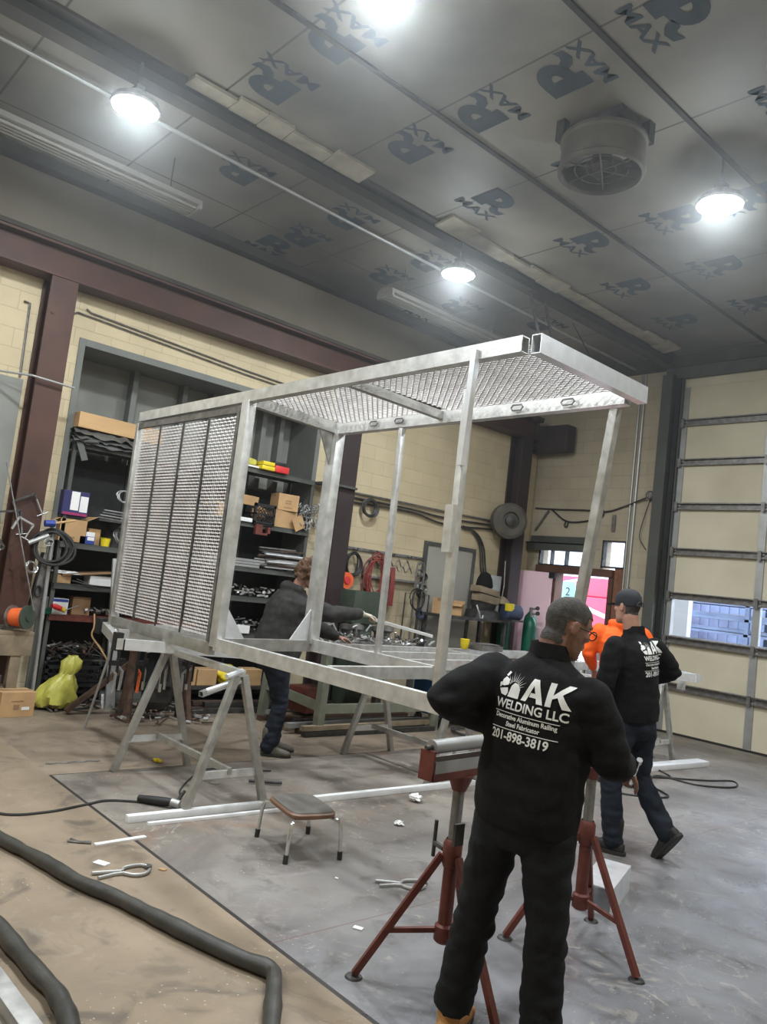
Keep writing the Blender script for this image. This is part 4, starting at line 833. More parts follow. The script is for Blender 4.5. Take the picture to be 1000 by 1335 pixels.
# ------------------------------------------------------------ shelving in the alcove and what stands on it
t = thing('storage_shelving', 'dark grey steel shelving built into the alcove of the left wall', 'shelving', (-9.0, 4.6, 0))
def shelf(y0, y1, z, x1=-8.62, mat='grey_paint', sag=0):
    f = MB(); f.bb(-9.2, x1, y0, y1, z - 0.025, z); f.bb(x1 - 0.012, x1, y0, y1, z - 0.06, z)
    return f.build('shelf_board', mat, t, w=True, smooth=0)
LS = [2.84, 1.74, 1.29, 0.95, 0.05]; RS = [2.97, 2.27, 1.70, 1.32, 0.86, 0.16]
for z in LS: shelf(3.02, 4.75, z, mat='grey_paint' if z != 0.95 else 'red_iron')
for z in RS: shelf(4.80, 6.27, z)
for y in (3.03, 3.9, 4.77, 5.55, 6.26):
    for x in (-9.2, -8.66):
        if x == -8.66 and y in (3.9, 5.55): continue
        f = MB(); f.bb(x - 0.02, x + 0.02, y - 0.02, y + 0.02, 0, 2.95); f.build('upright', 'grey_paint', t, w=True)
for z in (2.97,):
    f = MB(); f.bb(-8.72, -8.40, 6.30, 6.85, z - 0.03, z); f.build('shelf_extension', 'grey_paint', t, w=True)
f = MB(); f.bb(-9.22, -9.2, 3.02, 6.25, 0.1, 2.75); f.build('back_panel', 'steel_black', t, w=True)
def carton(c, d, rz, label, mat='cardboard', name='cardboard_box', cat='box', tilt=0, open_=False, tape=True, lab=None, group=None):
    """c is the centre of the bottom face"""
    q = thing(name, label, cat, c, rz, group); q.rotation_euler = (0, tilt, rz); a, b, h = d
    f = MB(); f.bb(-a / 2, a / 2, -b / 2, b / 2, 0, h if not open_ else 0.006)
    if open_:
        th = 0.005
        f.bb(-a / 2, -a / 2 + th, -b / 2, b / 2, 0, h); f.bb(a / 2 - th, a / 2, -b / 2, b / 2, 0, h); f.bb(-a / 2, a / 2, -b / 2, -b / 2 + th, 0, h); f.bb(-a / 2, a / 2, b / 2 - th, b / 2, 0, h)
    f.build('body', mat, q, smooth=0, bevel=0 if open_ else 0.004)
    if open_:
        for s_, an in ((1, 0.5), (-1, 0.9)):
            f = MB(); f.add([V((-a / 2, s_ * b / 2, h)), V((a / 2, s_ * b / 2, h)), V((a / 2, s_ * (b / 2 + b * 0.4 * math.cos(an)), h + b * 0.4 * math.sin(an) * (1 if s_ > 0 else -0.5))), V((-a / 2, s_ * (b / 2 + b * 0.4 * math.cos(an)), h + b * 0.4 * math.sin(an) * (1 if s_ > 0 else -0.5)))], [(0, 1, 2, 3)])
            f.v += [v + V((0, 0, 0.004)) for v in f.v]; f.f += [[7, 6, 5, 4], [0, 4, 5, 1], [1, 5, 6, 2], [2, 6, 7, 3], [3, 7, 4, 0]]; f.m += [0] * 5; f.build('flap', mat, q, smooth=0)
    elif tape:
        f = MB(); f.bb(-0.025, 0.025, -b / 2 - 0.001, b / 2 + 0.001, h * 0.8, h + 0.0015); f.build('tape', 'cardboard_dark', q)
    if lab:
        for nm, mt, (u0, u1, v0, v1) in lab:
            f = MB(); f.bb(a / 2, a / 2 + 0.002, u0 * b - b / 2, u1 * b - b / 2, v0 * h, v1 * h); f.build(nm, mt, q, smooth=0)
    return q
# left bay
q = carton((-8.80, 3.50, 3.0), (0.35, 1.0, 0.17), 0.05, 'long open tan wooden tray box on top of the black tarps', 'wood', 'wooden_tray', 'box', open_=False, tape=False)
def tarp(c, sx, sy, h, label, seed, mat='tarp'):
    f = MB(); nx, ny = 14, 40; vs = []
    for lay in range(3):
        k0 = len(vs)
        for i in range(nx + 1):
            for j in range(ny + 1):
                u, v_ = i / nx, j / ny
                edge = max(0, (u - 0.85) / 0.15)
                z = lay * h * 0.32 + h * 0.25 * noise.noise(V((u * 3 + seed + lay * 5, v_ * 9, lay))) - edge * (0.05 + 0.06 * abs(noise.noise(V((v_ * 6, lay * 3, seed)))))
                vs.append(V(c) + V(((u - 0.5) * sx * (1 + 0.08 * noise.noise(V((v_ * 8, lay, seed)))) , (v_ - 0.5) * sy, z + 0.03)))
        for i in range(nx):
            for j in range(ny): a = k0 + i * (ny + 1) + j; f.f.append([a, a + 1, a + ny + 2, a + ny + 1]); f.m.append(0)
    f.v = vs; return top(f, 'folded_tarp', mat, label, 'tarp', smooth=60)
tarp((-8.80, 3.45, 2.86), 0.50, 0.95, 0.14, 'folded black tarps hanging over the top left shelf edge', 3.3)
m = MB(); m.bar((-8.60, 3.04, 2.86), (-8.56, 3.12, 2.64), 0.07, 0.02, up=(1, 0, 0)); m.cyl((-8.66, 2.98, 2.84), (-8.50, 3.22, 2.86), 0.02); top(m, 'pipe_bracket', 'grey_paint', 'grey pipe and bracket at the left end of the tarp shelf', 'bracket')
carton((-8.74, 3.12, 2.03), (0.24, 0.28, 0.27), 0.0, 'navy and white printed box on top of an open cardboard box', 'navy', 'printed_box', 'box', tape=False, lab=[('white_panel', 'paper', (0.30, 0.62, 0.22, 0.97)), ('white_panel', 'paper', (0.66, 0.97, 0.18, 0.82)), ('magenta_band', 'magenta', (0.04, 0.99, 0.02, 0.12))])
carton((-8.78, 3.14, 1.742), (0.28, 0.30, 0.25), 0.0, 'open brown cardboard box under the navy printed box', open_=True, lab=[('print_mark', 'cardboard_dark', (0.35, 0.6, 0.15, 0.25))])
carton((-8.86, 3.42, 1.742), (0.2, 0.14, 0.18), 0.1, 'small plain cardboard box behind the blue carton', lab=None)
carton((-8.70, 3.31, 1.742), (0.12, 0.17, 0.085), 0.0, 'low blue carton with white lid on the second left shelf', 'blue', 'blue_carton', tape=False, lab=[('white_panel', 'paper', (0.5, 0.95, 0.5, 0.95))])
carton((-8.72, 3.35, 1.828), (0.1, 0.1, 0.05), 0.0, 'small white box on the blue carton', 'paper', 'white_box', tape=False)
m = MB(); m.tube([(-8.70, 3.54, 1.741), (-8.70, 3.54, 1.83)], [0.045, 0.055], 16); m.lathe([(0.055, 0), (0.060, 0.006), (0.05, 0.008)], c=(-8.70, 3.54, 1.828), n=16); top(m, 'yellow_tub', 'yellow', 'small yellow tub on the second left shelf', 'tub')
coil('metal_rings', 'galv', 'pale steel rings hanging above the second left shelf', 'rings', (-8.70, 3.68, 2.33), (1, 0, 0.3), 0.07, 0.008, 3)
for k in range(4):
    m = MB(); m.bar((-8.72, 3.42 + 0.02 * k, 2.06 + 0.03 * k), (-8.74, 3.80, 2.05 + 0.032 * k), 0.03, 0.01); top(m, 'flat_bar', 'galv' if k % 2 else 'steel_grey', ('lowest', 'second', 'third', 'topmost')[k] + ' short flat bar stacked by the mesh panel edge, second left shelf', 'metal bar', 'short flat bars on second left shelf')
m = MB(); m.bb(-9.1, -8.66, 3.42, 3.85, 2.02, 2.045); m.bb(-9.1, -9.07, 3.42, 3.85, 1.745, 2.02); m.bb(-8.9, -8.87, 3.8, 3.85, 1.745, 2.02); top(m, 'small_rack', 'steel_dark', 'small dark rack holding short flat bars on the second left shelf', 'rack')
coil('wire_coil', 'steel_grey', 'grey wire coil lying beside the yellow tub', 'wire coil', (-8.74, 3.76, 1.86), (0.8, 0.3, 0.5), 0.11, 0.007, 5)
# third and fourth left shelves
crumple((-8.78, 3.20, 1.38), (0.15, 0.17, 0.02), 'creased white paper sheets on the third left shelf', seed=4, name='paper_sheets', cat='paper')
m = MB(); m.box((-8.80, 3.42, 1.42), (0.35, 0.65, 0.012), rot=Matrix.Rotation(0.12, 3, 'X')); top(m, 'cardboard_sheet', 'cardboard_dark', 'brown cardboard sheet lying over the third left shelf', 'sheet')
carton((-8.74, 3.58, 1.292), (0.16, 0.34, 0.11), 0.05, 'long white box on the third left shelf', 'paper', 'white_box', tape=False)
carton((-8.72, 3.12, 1.292), (0.14, 0.16, 0.09), 0.15, 'small worn cardboard box on the third left shelf', 'cardboard', 'cardboard_box')
m = MB(); m.tube(catmull([(-8.60, 3.2, 1.33), (-8.58, 3.4, 1.30), (-8.58, 3.7, 1.30), (-8.6, 3.95, 1.34)], 5), 0.008, 6); m.tube(catmull([(-8.61, 3.25, 1.35), (-8.59, 3.5, 1.285), (-8.59, 3.9, 1.31)], 5), 0.007, 6); top(m, 'loose_cable', 'black_rubber', 'black cables lying along the third left shelf edge', 'cable')
carton((-8.76, 3.12, 0.952), (0.18, 0.21, 0.17), 0.0, 'white and blue printed box on the fourth left shelf', 'paper', 'printed_box', tape=False, lab=[('blue_band', 'blue', (0.02, 0.98, 0.80, 0.98))])
carton((-8.84, 3.40, 0.952), (0.18, 0.2, 0.2), 0.0, 'dark worn box on the fourth left shelf', 'cardboard_dark', 'worn_box')
t2 = thing('screwdriver', 'red and yellow handled screwdriver on the fourth left shelf', 'screwdriver', (-8.60, 3.10, 1.02), R(20))
f = MB(); f.tube([(0, -0.09, 0.03), (0, -0.04, 0.02), (0, 0.03, 0.0)], [0.02, 0.03, 0.028], 12); f.build('handle', 'red', t2); f = MB(); f.tube([(0, 0.03, 0.0), (0, 0.08, -0.02)], [0.028, 0.022], 12); f.build('grip_end', 'yellow', t2); f = MB(); f.cyl((0, 0.08, -0.02), (0.0, 0.26, 0.04), 0.006, 8); f.build('shaft', 'steel_grey', t2)
carton((-8.66, 3.0, 0.952), (0.08, 0.08, 0.06), 0.0, 'small green case on fourth left shelf beside screwdriver', 'green', 'green_case', tape=False)
def scraps(c, d, nn_, label, name='metal_scraps', mats=('galv', 'steel_dark', 'aluminium_dull'), seed=1, L=0.12):
    rs = random.Random(seed); f = MB()
    for k in range(nn_):
        p = V(c) + V((rs.uniform(-d[0], d[0]) / 2, rs.uniform(-d[1], d[1]) / 2, rs.uniform(0.02, d[2]))); e = V((rs.uniform(-1, 1), rs.uniform(-1, 1), rs.uniform(-0.35, 0.35))).normalized() * L * rs.uniform(0.3, 1) * 0.5
        w_ = rs.uniform(0.008, 0.03); mi = rs.randrange(len(mats))
        if rs.random() < 0.7: f.bar(p - e, p + e, w_, rs.uniform(0.004, w_), mi=mi)
        else: f.cyl(p - e * 0.4, p + e * 0.4, w_ * 0.8, 8, mi=mi)
    return tag(f.build(name, list(mats), smooth=30), label, 'metal scraps', None, 'stuff')
scraps((-8.80, 3.72, 0.955), (0.35, 0.65, 0.07), 60, 'heap of small metal scraps on the fourth left shelf', seed=2)
m = MB(); m.tube(catmull([(-8.60, 3.50, 0.99), (-8.58, 3.51, 0.85), (-8.58, 3.50, 0.75), (-8.55, 3.60, 0.62), (-8.5, 3.68, 0.5)], 6), 0.010, 6); top(m, 'yellow_strap', 'wood', 'tan strap hanging from the red shelf edge', 'strap')
def crate(c, d, rz, label, name='plastic_crate'):
    q = thing(name, label, 'crate', c, rz); a, b, h = d; f = MB(); k = 0.014
    for z in (0.01, h / 2, h - 0.01):
        hh = 0.02 if z != h / 2 else 0.012
        f.bb(-a / 2, a / 2, -b / 2, -b / 2 + k, z - hh, z + hh); f.bb(-a / 2, a / 2, b / 2 - k, b / 2, z - hh, z + hh); f.bb(-a / 2, -a / 2 + k, -b / 2, b / 2, z - hh, z + hh); f.bb(a / 2 - k, a / 2, -b / 2, b / 2, z - hh, z + hh)
    for sx in (-1, 1):
        for sy in (-1, 1): f.bb(sx * a / 2 - 0.03 * (sx > 0), sx * a / 2 + 0.03 * (sx < 0), sy * b / 2 - 0.03 * (sy > 0), sy * b / 2 + 0.03 * (sy < 0), 0, h)
    f.build('frame', 'black_plastic', q, smooth=0)
    f = MB(); n_ = 7
    for i in range(n_):
        y = -b / 2 + (i + 0.5) * b / n_
        for sg in (-1, 1):
            x = a / 2 - 0.006; y2 = min(b / 2, max(-b / 2, y + sg * h * 0.5)); f.bar((x, y, 0.01), (x, y2, 0.01 + abs(y2 - y)), 0.006, 0.010, up=(1, 0, 0)); f.bar((x, y, h - 0.01), (x, y2, h - 0.01 - abs(y2 - y)), 0.006, 0.010, up=(1, 0, 0))
    f.build('lattice', 'black_plastic', q, smooth=0)
    f = MB(); f.bb(-a / 2, a / 2, -b / 2, b / 2, 0.0, 0.008); f.build('base', 'black_plastic', q)
    return q
for k in range(2): crate((-8.70, 3.36, 0.05 + 0.19 * k), (0.30, 0.62, 0.175), 0.0, ('wide black plastic crate at the bottom of the left bay', 'wide black plastic crate stacked second at bottom left bay')[k])
scraps((-8.72, 3.36, 0.10), (0.22, 0.5, 0.1), 40, 'dark scraps inside the lower black crate', seed=5, mats=('steel_dark', 'steel_grey', 'rust'))
scraps((-8.72, 3.36, 0.42), (0.25, 0.62, 0.22), 70, 'tangle of dark steel scraps on the upper black crate', seed=6, mats=('steel_dark', 'steel_grey', 'rust'), L=0.3)
scraps((-8.35, 3.5, 0.0), (0.3, 1.1, 0.06), 40, 'steel scraps on the floor in front of the shelving', seed=7, mats=('steel_dark', 'steel_grey', 'rust'), L=0.3)
# right bay, top shelf
t2 = thing('yellow_bag', 'rumpled yellow bag on the left of the top right shelf', 'bag', (-8.72, 5.16, 2.972)); f = MB(); f.loft([(V((0, y, 0.05 + h / 2)), V((0.06, 0, 0)), V((0, 0, h / 2 + 0.02))) for y, h in ((-0.14, 0.12), (-0.05, 0.10), (0.05, 0.07), (0.18, 0.05))], 14, sq=2.6); f.build('body', 'yellow_bag', t2)

m = MB(); m.box((-8.66, 5.18, 2.985), (0.12, 0.34, 0.02)); top(m, 'white_tray', 'paper', 'flat white tray under the yellow bag on the top right shelf', 'tray')
t2 = thing('tool_case', 'bright yellow tool case on the top right shelf', 'case', (-8.66, 5.47, 2.972)); f = MB(); f.bb(-0.1, 0.1, -0.10, 0.10, 0.0, 0.055); f.build('base', 'yellow', t2, bevel=0.01); f = MB(); f.bb(-0.1, 0.1, -0.09, 0.09, 0.06, 0.11); f.build('lid', 'yellow', t2, bevel=0.01)
t2 = thing('tool_case', 'red tool case with black lid on the top right shelf', 'case', (-8.66, 5.68, 2.972)); f = MB(); f.bb(-0.1, 0.1, -0.11, 0.11, 0.0, 0.085); f.build('base', 'red', t2, bevel=0.01); f = MB(); f.bb(-0.14, 0.06, -0.10, 0.08, 0.086, 0.14); f.build('lid', 'black_plastic', t2, bevel=0.01)
t2 = thing('glass_lamp', 'small glass lantern at the right end of the top shelf', 'lantern', (-8.52, 6.42, 2.972)); f = MB(); f.lathe([(0.03, 0), (0.045, 0.02), (0.045, 0.06), (0.03, 0.11), (0.012, 0.15), (0, 0.15)], n=14); f.build('body', 'insulation', t2); f = MB(); f.lathe([(0.04, 0), (0.04, 0.012), (0, 0.012)], n=14); f.build('cap', 'steel_grey', t2)
# right bay, second shelf
carton((-8.72, 5.22, 2.50), (0.25, 0.36, 0.12), 0.1, 'tan padded box lying on top of the open carton, right bay', 'cardboard', 'cardboard_box', tilt=0.12)
carton((-8.74, 5.02, 2.272), (0.25, 0.32, 0.2), 0.0, 'open cardboard box at left of the black milk crate', open_=True)
carton((-8.62, 5.20, 2.272), (0.06, 0.30, 0.05), 0.0, 'long narrow white box at the shelf edge by milk crate', 'paper', 'white_box', tape=False)
crate((-8.72, 5.52, 2.272), (0.28, 0.32, 0.25), 0.0, 'square black milk crate on the second right shelf', 'milk_crate')
crumple((-8.74, 5.52, 2.30), (0.08, 0.10, 0.08), 'crumpled orange brown packing inside the milk crate', 'wood', seed=11, name='packing_paper', cat='paper')
carton((-8.74, 5.90, 2.50), (0.26, 0.30, 0.22), -0.15, 'upper cardboard box of the stack right of milk crate', lab=[('printed_text', 'cardboard_dark', (0.35, 0.65, 0.55, 0.62)), ('printed_text', 'cardboard_dark', (0.35, 0.65, 0.40, 0.47)), ('printed_text', 'cardboard_dark', (0.3, 0.7, 0.15, 0.22))])
carton((-8.76, 5.88, 2.272), (0.26, 0.36, 0.225), 0.0, 'lower cardboard box of the stack right of milk crate')
m = MB(); m.box((-8.58, 6.06, 2.36), (0.008, 0.17, 0.18), rot=Matrix.Rotation(0.5, 3, 'X')); top(m, 'cardboard_flap', 'cardboard', 'torn cardboard flap leaning against the lower box', 'cardboard')
def wiretangle(c, d, nn_, label, mat='galv', seed=3, r=0.006, cat='wire tangle'):
    rs = random.Random(seed); f = MB()
    for k in range(nn_):
        p = V(c) + V((rs.uniform(-d[0], d[0]) / 2, rs.uniform(-d[1], d[1]) / 2, rs.uniform(0.05, d[2]))); rr = rs.uniform(0.03, 0.055); _, s_, u_ = frame((rs.uniform(-1, 1), rs.uniform(-1, 1), rs.uniform(-1, 1)))
        f.tube([p + s_ * math.cos(a * PI / 5) * rr + u_ * math.sin(a * PI / 5) * rr for a in range(8)], r, 5)
    return tag(f.build('hook_tangle', mat), label, cat, None, 'stuff')
wiretangle((-8.62, 6.3, 2.275), (0.2, 0.38, 0.38), 60, 'tangle of bright steel hooks and rings on the second right shelf')
m = MB(); m.bb(-8.61, -8.56, 5.40, 5.50, 2.13, 2.26); m.bb(-8.61, -8.56, 5.50, 5.62, 2.13, 2.16); m.bb(-8.61, -8.56, 5.58, 5.62, 2.13, 2.24); top(m, 'small_clamp', 'red_iron', 'small red brown clamp on the second right shelf edge', 'clamp')
# right bay, third shelf: bars
for k in range(9):
    m = MB(); z = 1.70 + 0.018 + (k // 3) * 0.036; x = -8.66 - (k % 3) * 0.07; m.bar((x, 4.9, z), (x, 5.62 + jit(0.08), z), 0.05, 0.03); top(m, 'flat_bar', ['galv', 'aluminium', 'steel_grey'][k % 3], ('pale', 'bright', 'grey')[k % 3] + ' flat bar in the ' + ('bottom', 'middle', 'top')[k // 3] + ' row of the neat stack, third right shelf', 'metal bar', 'neat bar stack on third right shelf')
for k in range(14):
    m = MB(); z = 1.73 + k * 0.019; y0 = 5.55 + random.random() * 0.15; m.bar((-8.70 + jit(0.08), y0, z), (-8.62 + jit(0.08), y0 + 0.5 + 0.2 * random.random(), z + 0.01 + jit(0.01)), 0.04, 0.018)
    top(m, 'flat_bar', ['galv', 'steel_dark', 'rust', 'steel_grey', 'aluminium_bright'][k % 5], ('pale', 'black', 'rusty', 'grey', 'bright')[k % 5] + ' rough flat bar in the ' + ('lower', 'middle', 'upper')[k // 5] + ' part of the loose bar pile, third right shelf', 'metal bar', 'loose bar pile on third right shelf')
scraps((-8.74, 5.6, 1.325), (0.28, 1.1, 0.14), 70, 'bright metal fittings heaped on the fourth right shelf', seed=12, mats=('galv', 'aluminium', 'steel_dark'), L=0.13)
scraps((-8.74, 5.7, 0.865), (0.3, 0.9, 0.18), 80, 'dark metal parts heaped on the fifth right shelf', seed=13, mats=('galv', 'steel_dark', 'steel_grey'), L=0.15)
carton((-8.66, 5.38, 0.862), (0.12, 0.30, 0.10), 0.0, 'low white box among parts on the fifth right shelf', 'paper', 'white_box', tape=False)
for k in range(4): coil('wire_coil', 'steel_dark', 'dark wire coil in the stack behind the crouching worker', 'wire coil', (-8.72, 5.98, 0.92 + 0.06 * k), (0, 0, 1), 0.13, 0.012, 3, group='stacked dark wire coils', up=(1, 0, 0))
scraps((-8.74, 5.2, 0.17), (0.3, 0.5, 0.2), 40, 'scraps on the lowest right shelf', seed=14, mats=('steel_dark', 'rust', 'steel_grey'), L=0.25)
for k, (y, w_, lb) in enumerate(((4.64, 0.22, 'left tan carton under the mesh panel on bottom shelf'), (4.90, 0.26, 'second tan carton under the mesh panel on bottom shelf'))): carton((-8.5, y, 0.24), (0.2, w_, 0.19), 0, lb)
m = MB(); m.bb(-8.62, -8.35, 4.45, 5.95, 0.20, 0.235); m.bb(-8.62, -8.35, 4.45, 5.95, 0.03, 0.06); top(m, 'low_shelf', 'steel_dark', 'low steel ledge below the shelving carrying cartons', 'shelf')
crumple((-8.48, 5.22, 0.235), (0.12, 0.17, 0.11), 'crumpled yellow sack on the low ledge', 'yellow', seed=21, name='yellow_sack', cat='sack')
carton((-8.5, 5.55, 0.24), (0.2, 0.24, 0.2), 0, 'orange brown carton beside the yellow sack', 'wood')
for k in range(5):
    m = MB(); m.bar((-8.15 + 0.09 * (k % 3), 4.3 + 0.1 * k, 0.03 + 0.055 * (k // 3)), (-8.15 + 0.09 * (k % 3), 6.3, 0.03 + 0.055 * (k // 3)), 0.06, 0.05); top(m, 'steel_bar', 'rust' if k % 2 else 'steel_dark', ('rusty', 'dark')[(k + 1) % 2] + ' long bar on the floor below the shelving, ' + ('left lower', 'middle lower', 'right lower', 'left upper', 'right upper')[k], 'metal bar', 'long bars on floor below the shelving')

# ------------------------------------------------------------ left edge: column tools, bench, pole
m = MB(); m.bb(XW + 0.001, XW + 0.02, -1.0, 2.42, 0.95, 3.38); o = top(m, 'pegboard', 'peg_grey', 'grey pegboard on the wall left of the maroon column', 'board')
f = MB()
for k in range(7): y = 0.6 + k * 0.25; f.tube([(0.02, y - 0.71, 2.36), (0.06, y - 0.71, 2.34), (0.07, y - 0.71, 2.22), (0.05, y - 0.71, 2.18)], 0.006, 6)
f.build('hooks', 'steel_dark', o)
m = MB(); m.tube([(-8.72, 1.9, 3.38), (-8.40, 2.40, 3.38), (-8.40, 2.84, 3.36)], 0.012, 8); top(m, 'bent_rod', 'galv', 'thin bent rod on top of the pegboard crossing the column', 'rod')
m = MB(); m.tube([(XW + 0.02, 2.3, 4.2), (XW + 0.02, 2.36, 4.2), (XW + 0.02, 2.38, 3.4)], 0.012, 6); m.tube([(XW + 0.02, 2.95, 4.33), (XW + 0.02, 3.0, 4.3), (XW + 0.02, 5.0, 4.2), (XW + 0.02, 6.4, 4.16)], 0.010, 6); m.tube([(XW + 0.02, 2.78, 4.2), (XW + 0.02, 2.86, 4.26), (XW + 0.02, 3.1, 4.25), (XW + 0.02, 5.0, 4.15), (XW + 0.02, 6.4, 4.11)], 0.010, 6)
top(m, 'wall_conduit', 'steel_grey', 'thin grey conduits running above the alcove opening', 'conduit')
def cclamp(c, rz, s_, label, mat='steel_dark', tilt=0.0):
    q = thing('c_clamp', label, 'clamp', c, rz, 'clamps hung on the maroon column'); q.rotation_euler = (tilt, 0, rz); f = MB()
    f.bar((0, 0, 0), (0, 0.16 * s_, 0), 0.02, 0.02); f.bar((0, 0, 0), (0, 0, -0.14 * s_), 0.02, 0.02); f.bar((0, 0.16 * s_, 0), (0, 0.16 * s_, -0.04 * s_), 0.02, 0.02); f.build('frame', mat, q)
    f = MB(); f.cyl((0, 0.16 * s_, -0.02), (0, 0.16 * s_, -0.16 * s_), 0.008, 8); f.cyl((0, 0.12 * s_, -0.16 * s_), (0, 0.20 * s_, -0.16 * s_), 0.006, 6); f.build('screw', 'galv', q)
cclamp((-8.42, 2.42, 2.08), 0, 1.4, 'dark C clamp hung highest on the maroon column', tilt=0.5)
cclamp((-8.40, 2.50, 1.93), 0, 1.0, 'bright steel C clamp hung below the dark one', 'galv', tilt=-0.4)
cclamp((-8.44, 2.28, 1.95), 0, 1.5, 'dark C clamp at the left edge of the column', tilt=0.2)
cclamp((-8.42, 2.32, 1.72), 0, 0.9, 'small clamp hanging lowest at left of column', tilt=-0.9)
m = MB(); m.cyl((-8.38, 2.62, 1.68), (-8.36, 2.80, 1.78), 0.025, 10); top(m, 'pipe_stub', 'galv', 'short pipe stub sticking out from the maroon column', 'pipe')
coil('wire_coil', 'chrome', 'bright silver wire coil hanging on the maroon column', 'wire coil', (-8.36, 2.68, 1.44), (0.8, 0.3, 0.2), 0.055, 0.007, 6)
m = MB(); m.cyl((-8.34, 2.28, 2.45), (-8.15, 2.70, 1.02), 0.007, 6); top(m, 'thin_rod', 'steel_grey', 'thin rod leaning in front of the maroon column', 'rod')
# steel pole with cable coil
m = MB(); m.cyl((-8.40, 2.90, 0.0), (-8.42, 2.86, 1.93), 0.021, 14); m.lathe([(0.021, 0), (0.026, 0.005), (0.026, 0.03), (0.0, 0.03)], c=(-8.42, 2.86, 1.92), n=14); top(m, 'steel_pole', 'galv', 'upright pale steel pole standing by the shelving', 'pole', bevel=0)
coil('cable_coil', 'black_rubber', 'large black cable coil hung on the steel pole', 'cable coil', (-8.36, 2.86, 1.66), (0.85, -0.3, 0.1), 0.17, 0.014, 5)
m = MB(); m.tube([(-8.35, 2.74, 1.90), (-8.35, 2.84, 1.91)], 0.035, 12, mi=0); top(m, 'tape_wrap', 'blue', 'blue tape wrap at the top of the cable coil', 'tape')
m = MB(); m.tube([(-8.34, 2.82, 1.91), (-8.34, 3.04, 1.97)], [0.014, 0.010], 8); top(m, 'brass_nozzle', 'wood', 'tan nozzle lying across the top of the steel pole', 'nozzle')
t2 = thing('spot_lamp', 'small chrome spot lamp clipped on the steel pole', 'lamp', (-8.36, 2.82, 1.70)); f = MB(); f.lathe([(0.02, -0.05), (0.03, 0), (0.045, 0.05), (0.04, 0.05), (0.02, 0.0)], axis=(0.8, -0.4, 0.3), n=16); f.build('shade', 'chrome', t2); f = MB(); f.sphere((0, 0, 0), 0.02); f.build('socket', 'steel_grey', t2)
t2 = thing('chain_hoist', 'grey chain hoist leaning beside the steel pole', 'hoist', (-8.50, 2.80, 1.15)); f = MB(); f.bar((0, 0, -0.25), (0, 0.06, 0.45), 0.10, 0.12, up=(1, 0, 0)); f.build('body', 'steel_grey', t2, bevel=0.02); f = MB(); f.tube([V((0.08, 0.0 + 0.03 * math.cos(a * PI / 6), 0.05 + 0.055 * math.sin(a * PI / 6))) for a in range(12)], 0.012, 6, closed=True); f.build('hook', 'steel_black', t2)
# bench at the left edge
t2 = thing('workbench', 'old wooden workbench at the left edge of the picture', 'workbench', (-8.35, 2.1, 0))
f = MB(); f.bb(-0.35, 0.15, -1.2, 0.66, 0.76, 0.80); f.bb(0.09, 0.15, -1.2, 0.66, 0.56, 0.76); f.build('top', 'wood_old', t2, bevel=0.004)
for x in (-0.28, 0.09):
    for y in (-1.1, 0.52): f = MB(); f.bb(x - 0.05, x + 0.05, y - 0.05, y + 0.05, 0, 0.76); f.build('leg', 'wood_old', t2, bevel=0.004)
f = MB(); f.bb(-0.3, 0.1, -1.1, 0.55, 0.2, 0.24); f.build('shelf', 'wood_old', t2)
t2 = thing('wire_spool', 'orange centred wire spool with green flanges on the bench', 'spool', (-8.22, 2.60, 0.94)); ax = (0.8, 0.6, 0.1)
f = MB(); f.lathe([(0.0, -0.09), (0.12, -0.09), (0.12, -0.075), (0, -0.075)], axis=ax, n=24); f.build('flange', 'steel_grey', t2)
f = MB(); f.lathe([(0.0, 0.075), (0.12, 0.075), (0.12, 0.09), (0, 0.09)], axis=ax, n=24); f.lathe([(0.035, 0.09), (0.035, 0.10), (0.0, 0.10)], axis=ax, n=12); f.build('flange', 'green_machine', t2)
f = MB(); f.lathe([(0.0, -0.074), (0.09, -0.074), (0.092, 0), (0.09, 0.074), (0, 0.074)], axis=ax, n=24); f.build('winding', 'orange', t2)
coil('bench_cable', 'steel_dark', 'dark cable loops lying on the left bench', 'cable coil', (-8.32, 2.2, 0.83), (0, 0, 1), 0.17, 0.012, 4, up=(1, 0, 0))
m = MB(); m.box((-8.45, 2.35, 0.82), (0.2, 0.35, 0.03)); top(m, 'metal_plate', 'steel_grey', 'grey metal plate lying on the left bench', 'plate')
carton((-8.15, 2.35, 0.24), (0.16, 0.25, 0.15), 0, 'dark tool box on the shelf under the left bench', 'steel_dark', 'tool_box', tape=False)
carton((-8.12, 2.63, 0.0), (0.24, 0.33, 0.24), 0.1, 'cardboard box with small white label on floor by the bench', open_=False, lab=[('white_label', 'paper', (0.62, 0.85, 0.28, 0.40)), ('printed_text', 'cardboard_dark', (0.3, 0.65, 0.62, 0.66)), ('printed_text', 'cardboard_dark', (0.38, 0.55, 0.3, 0.5))])
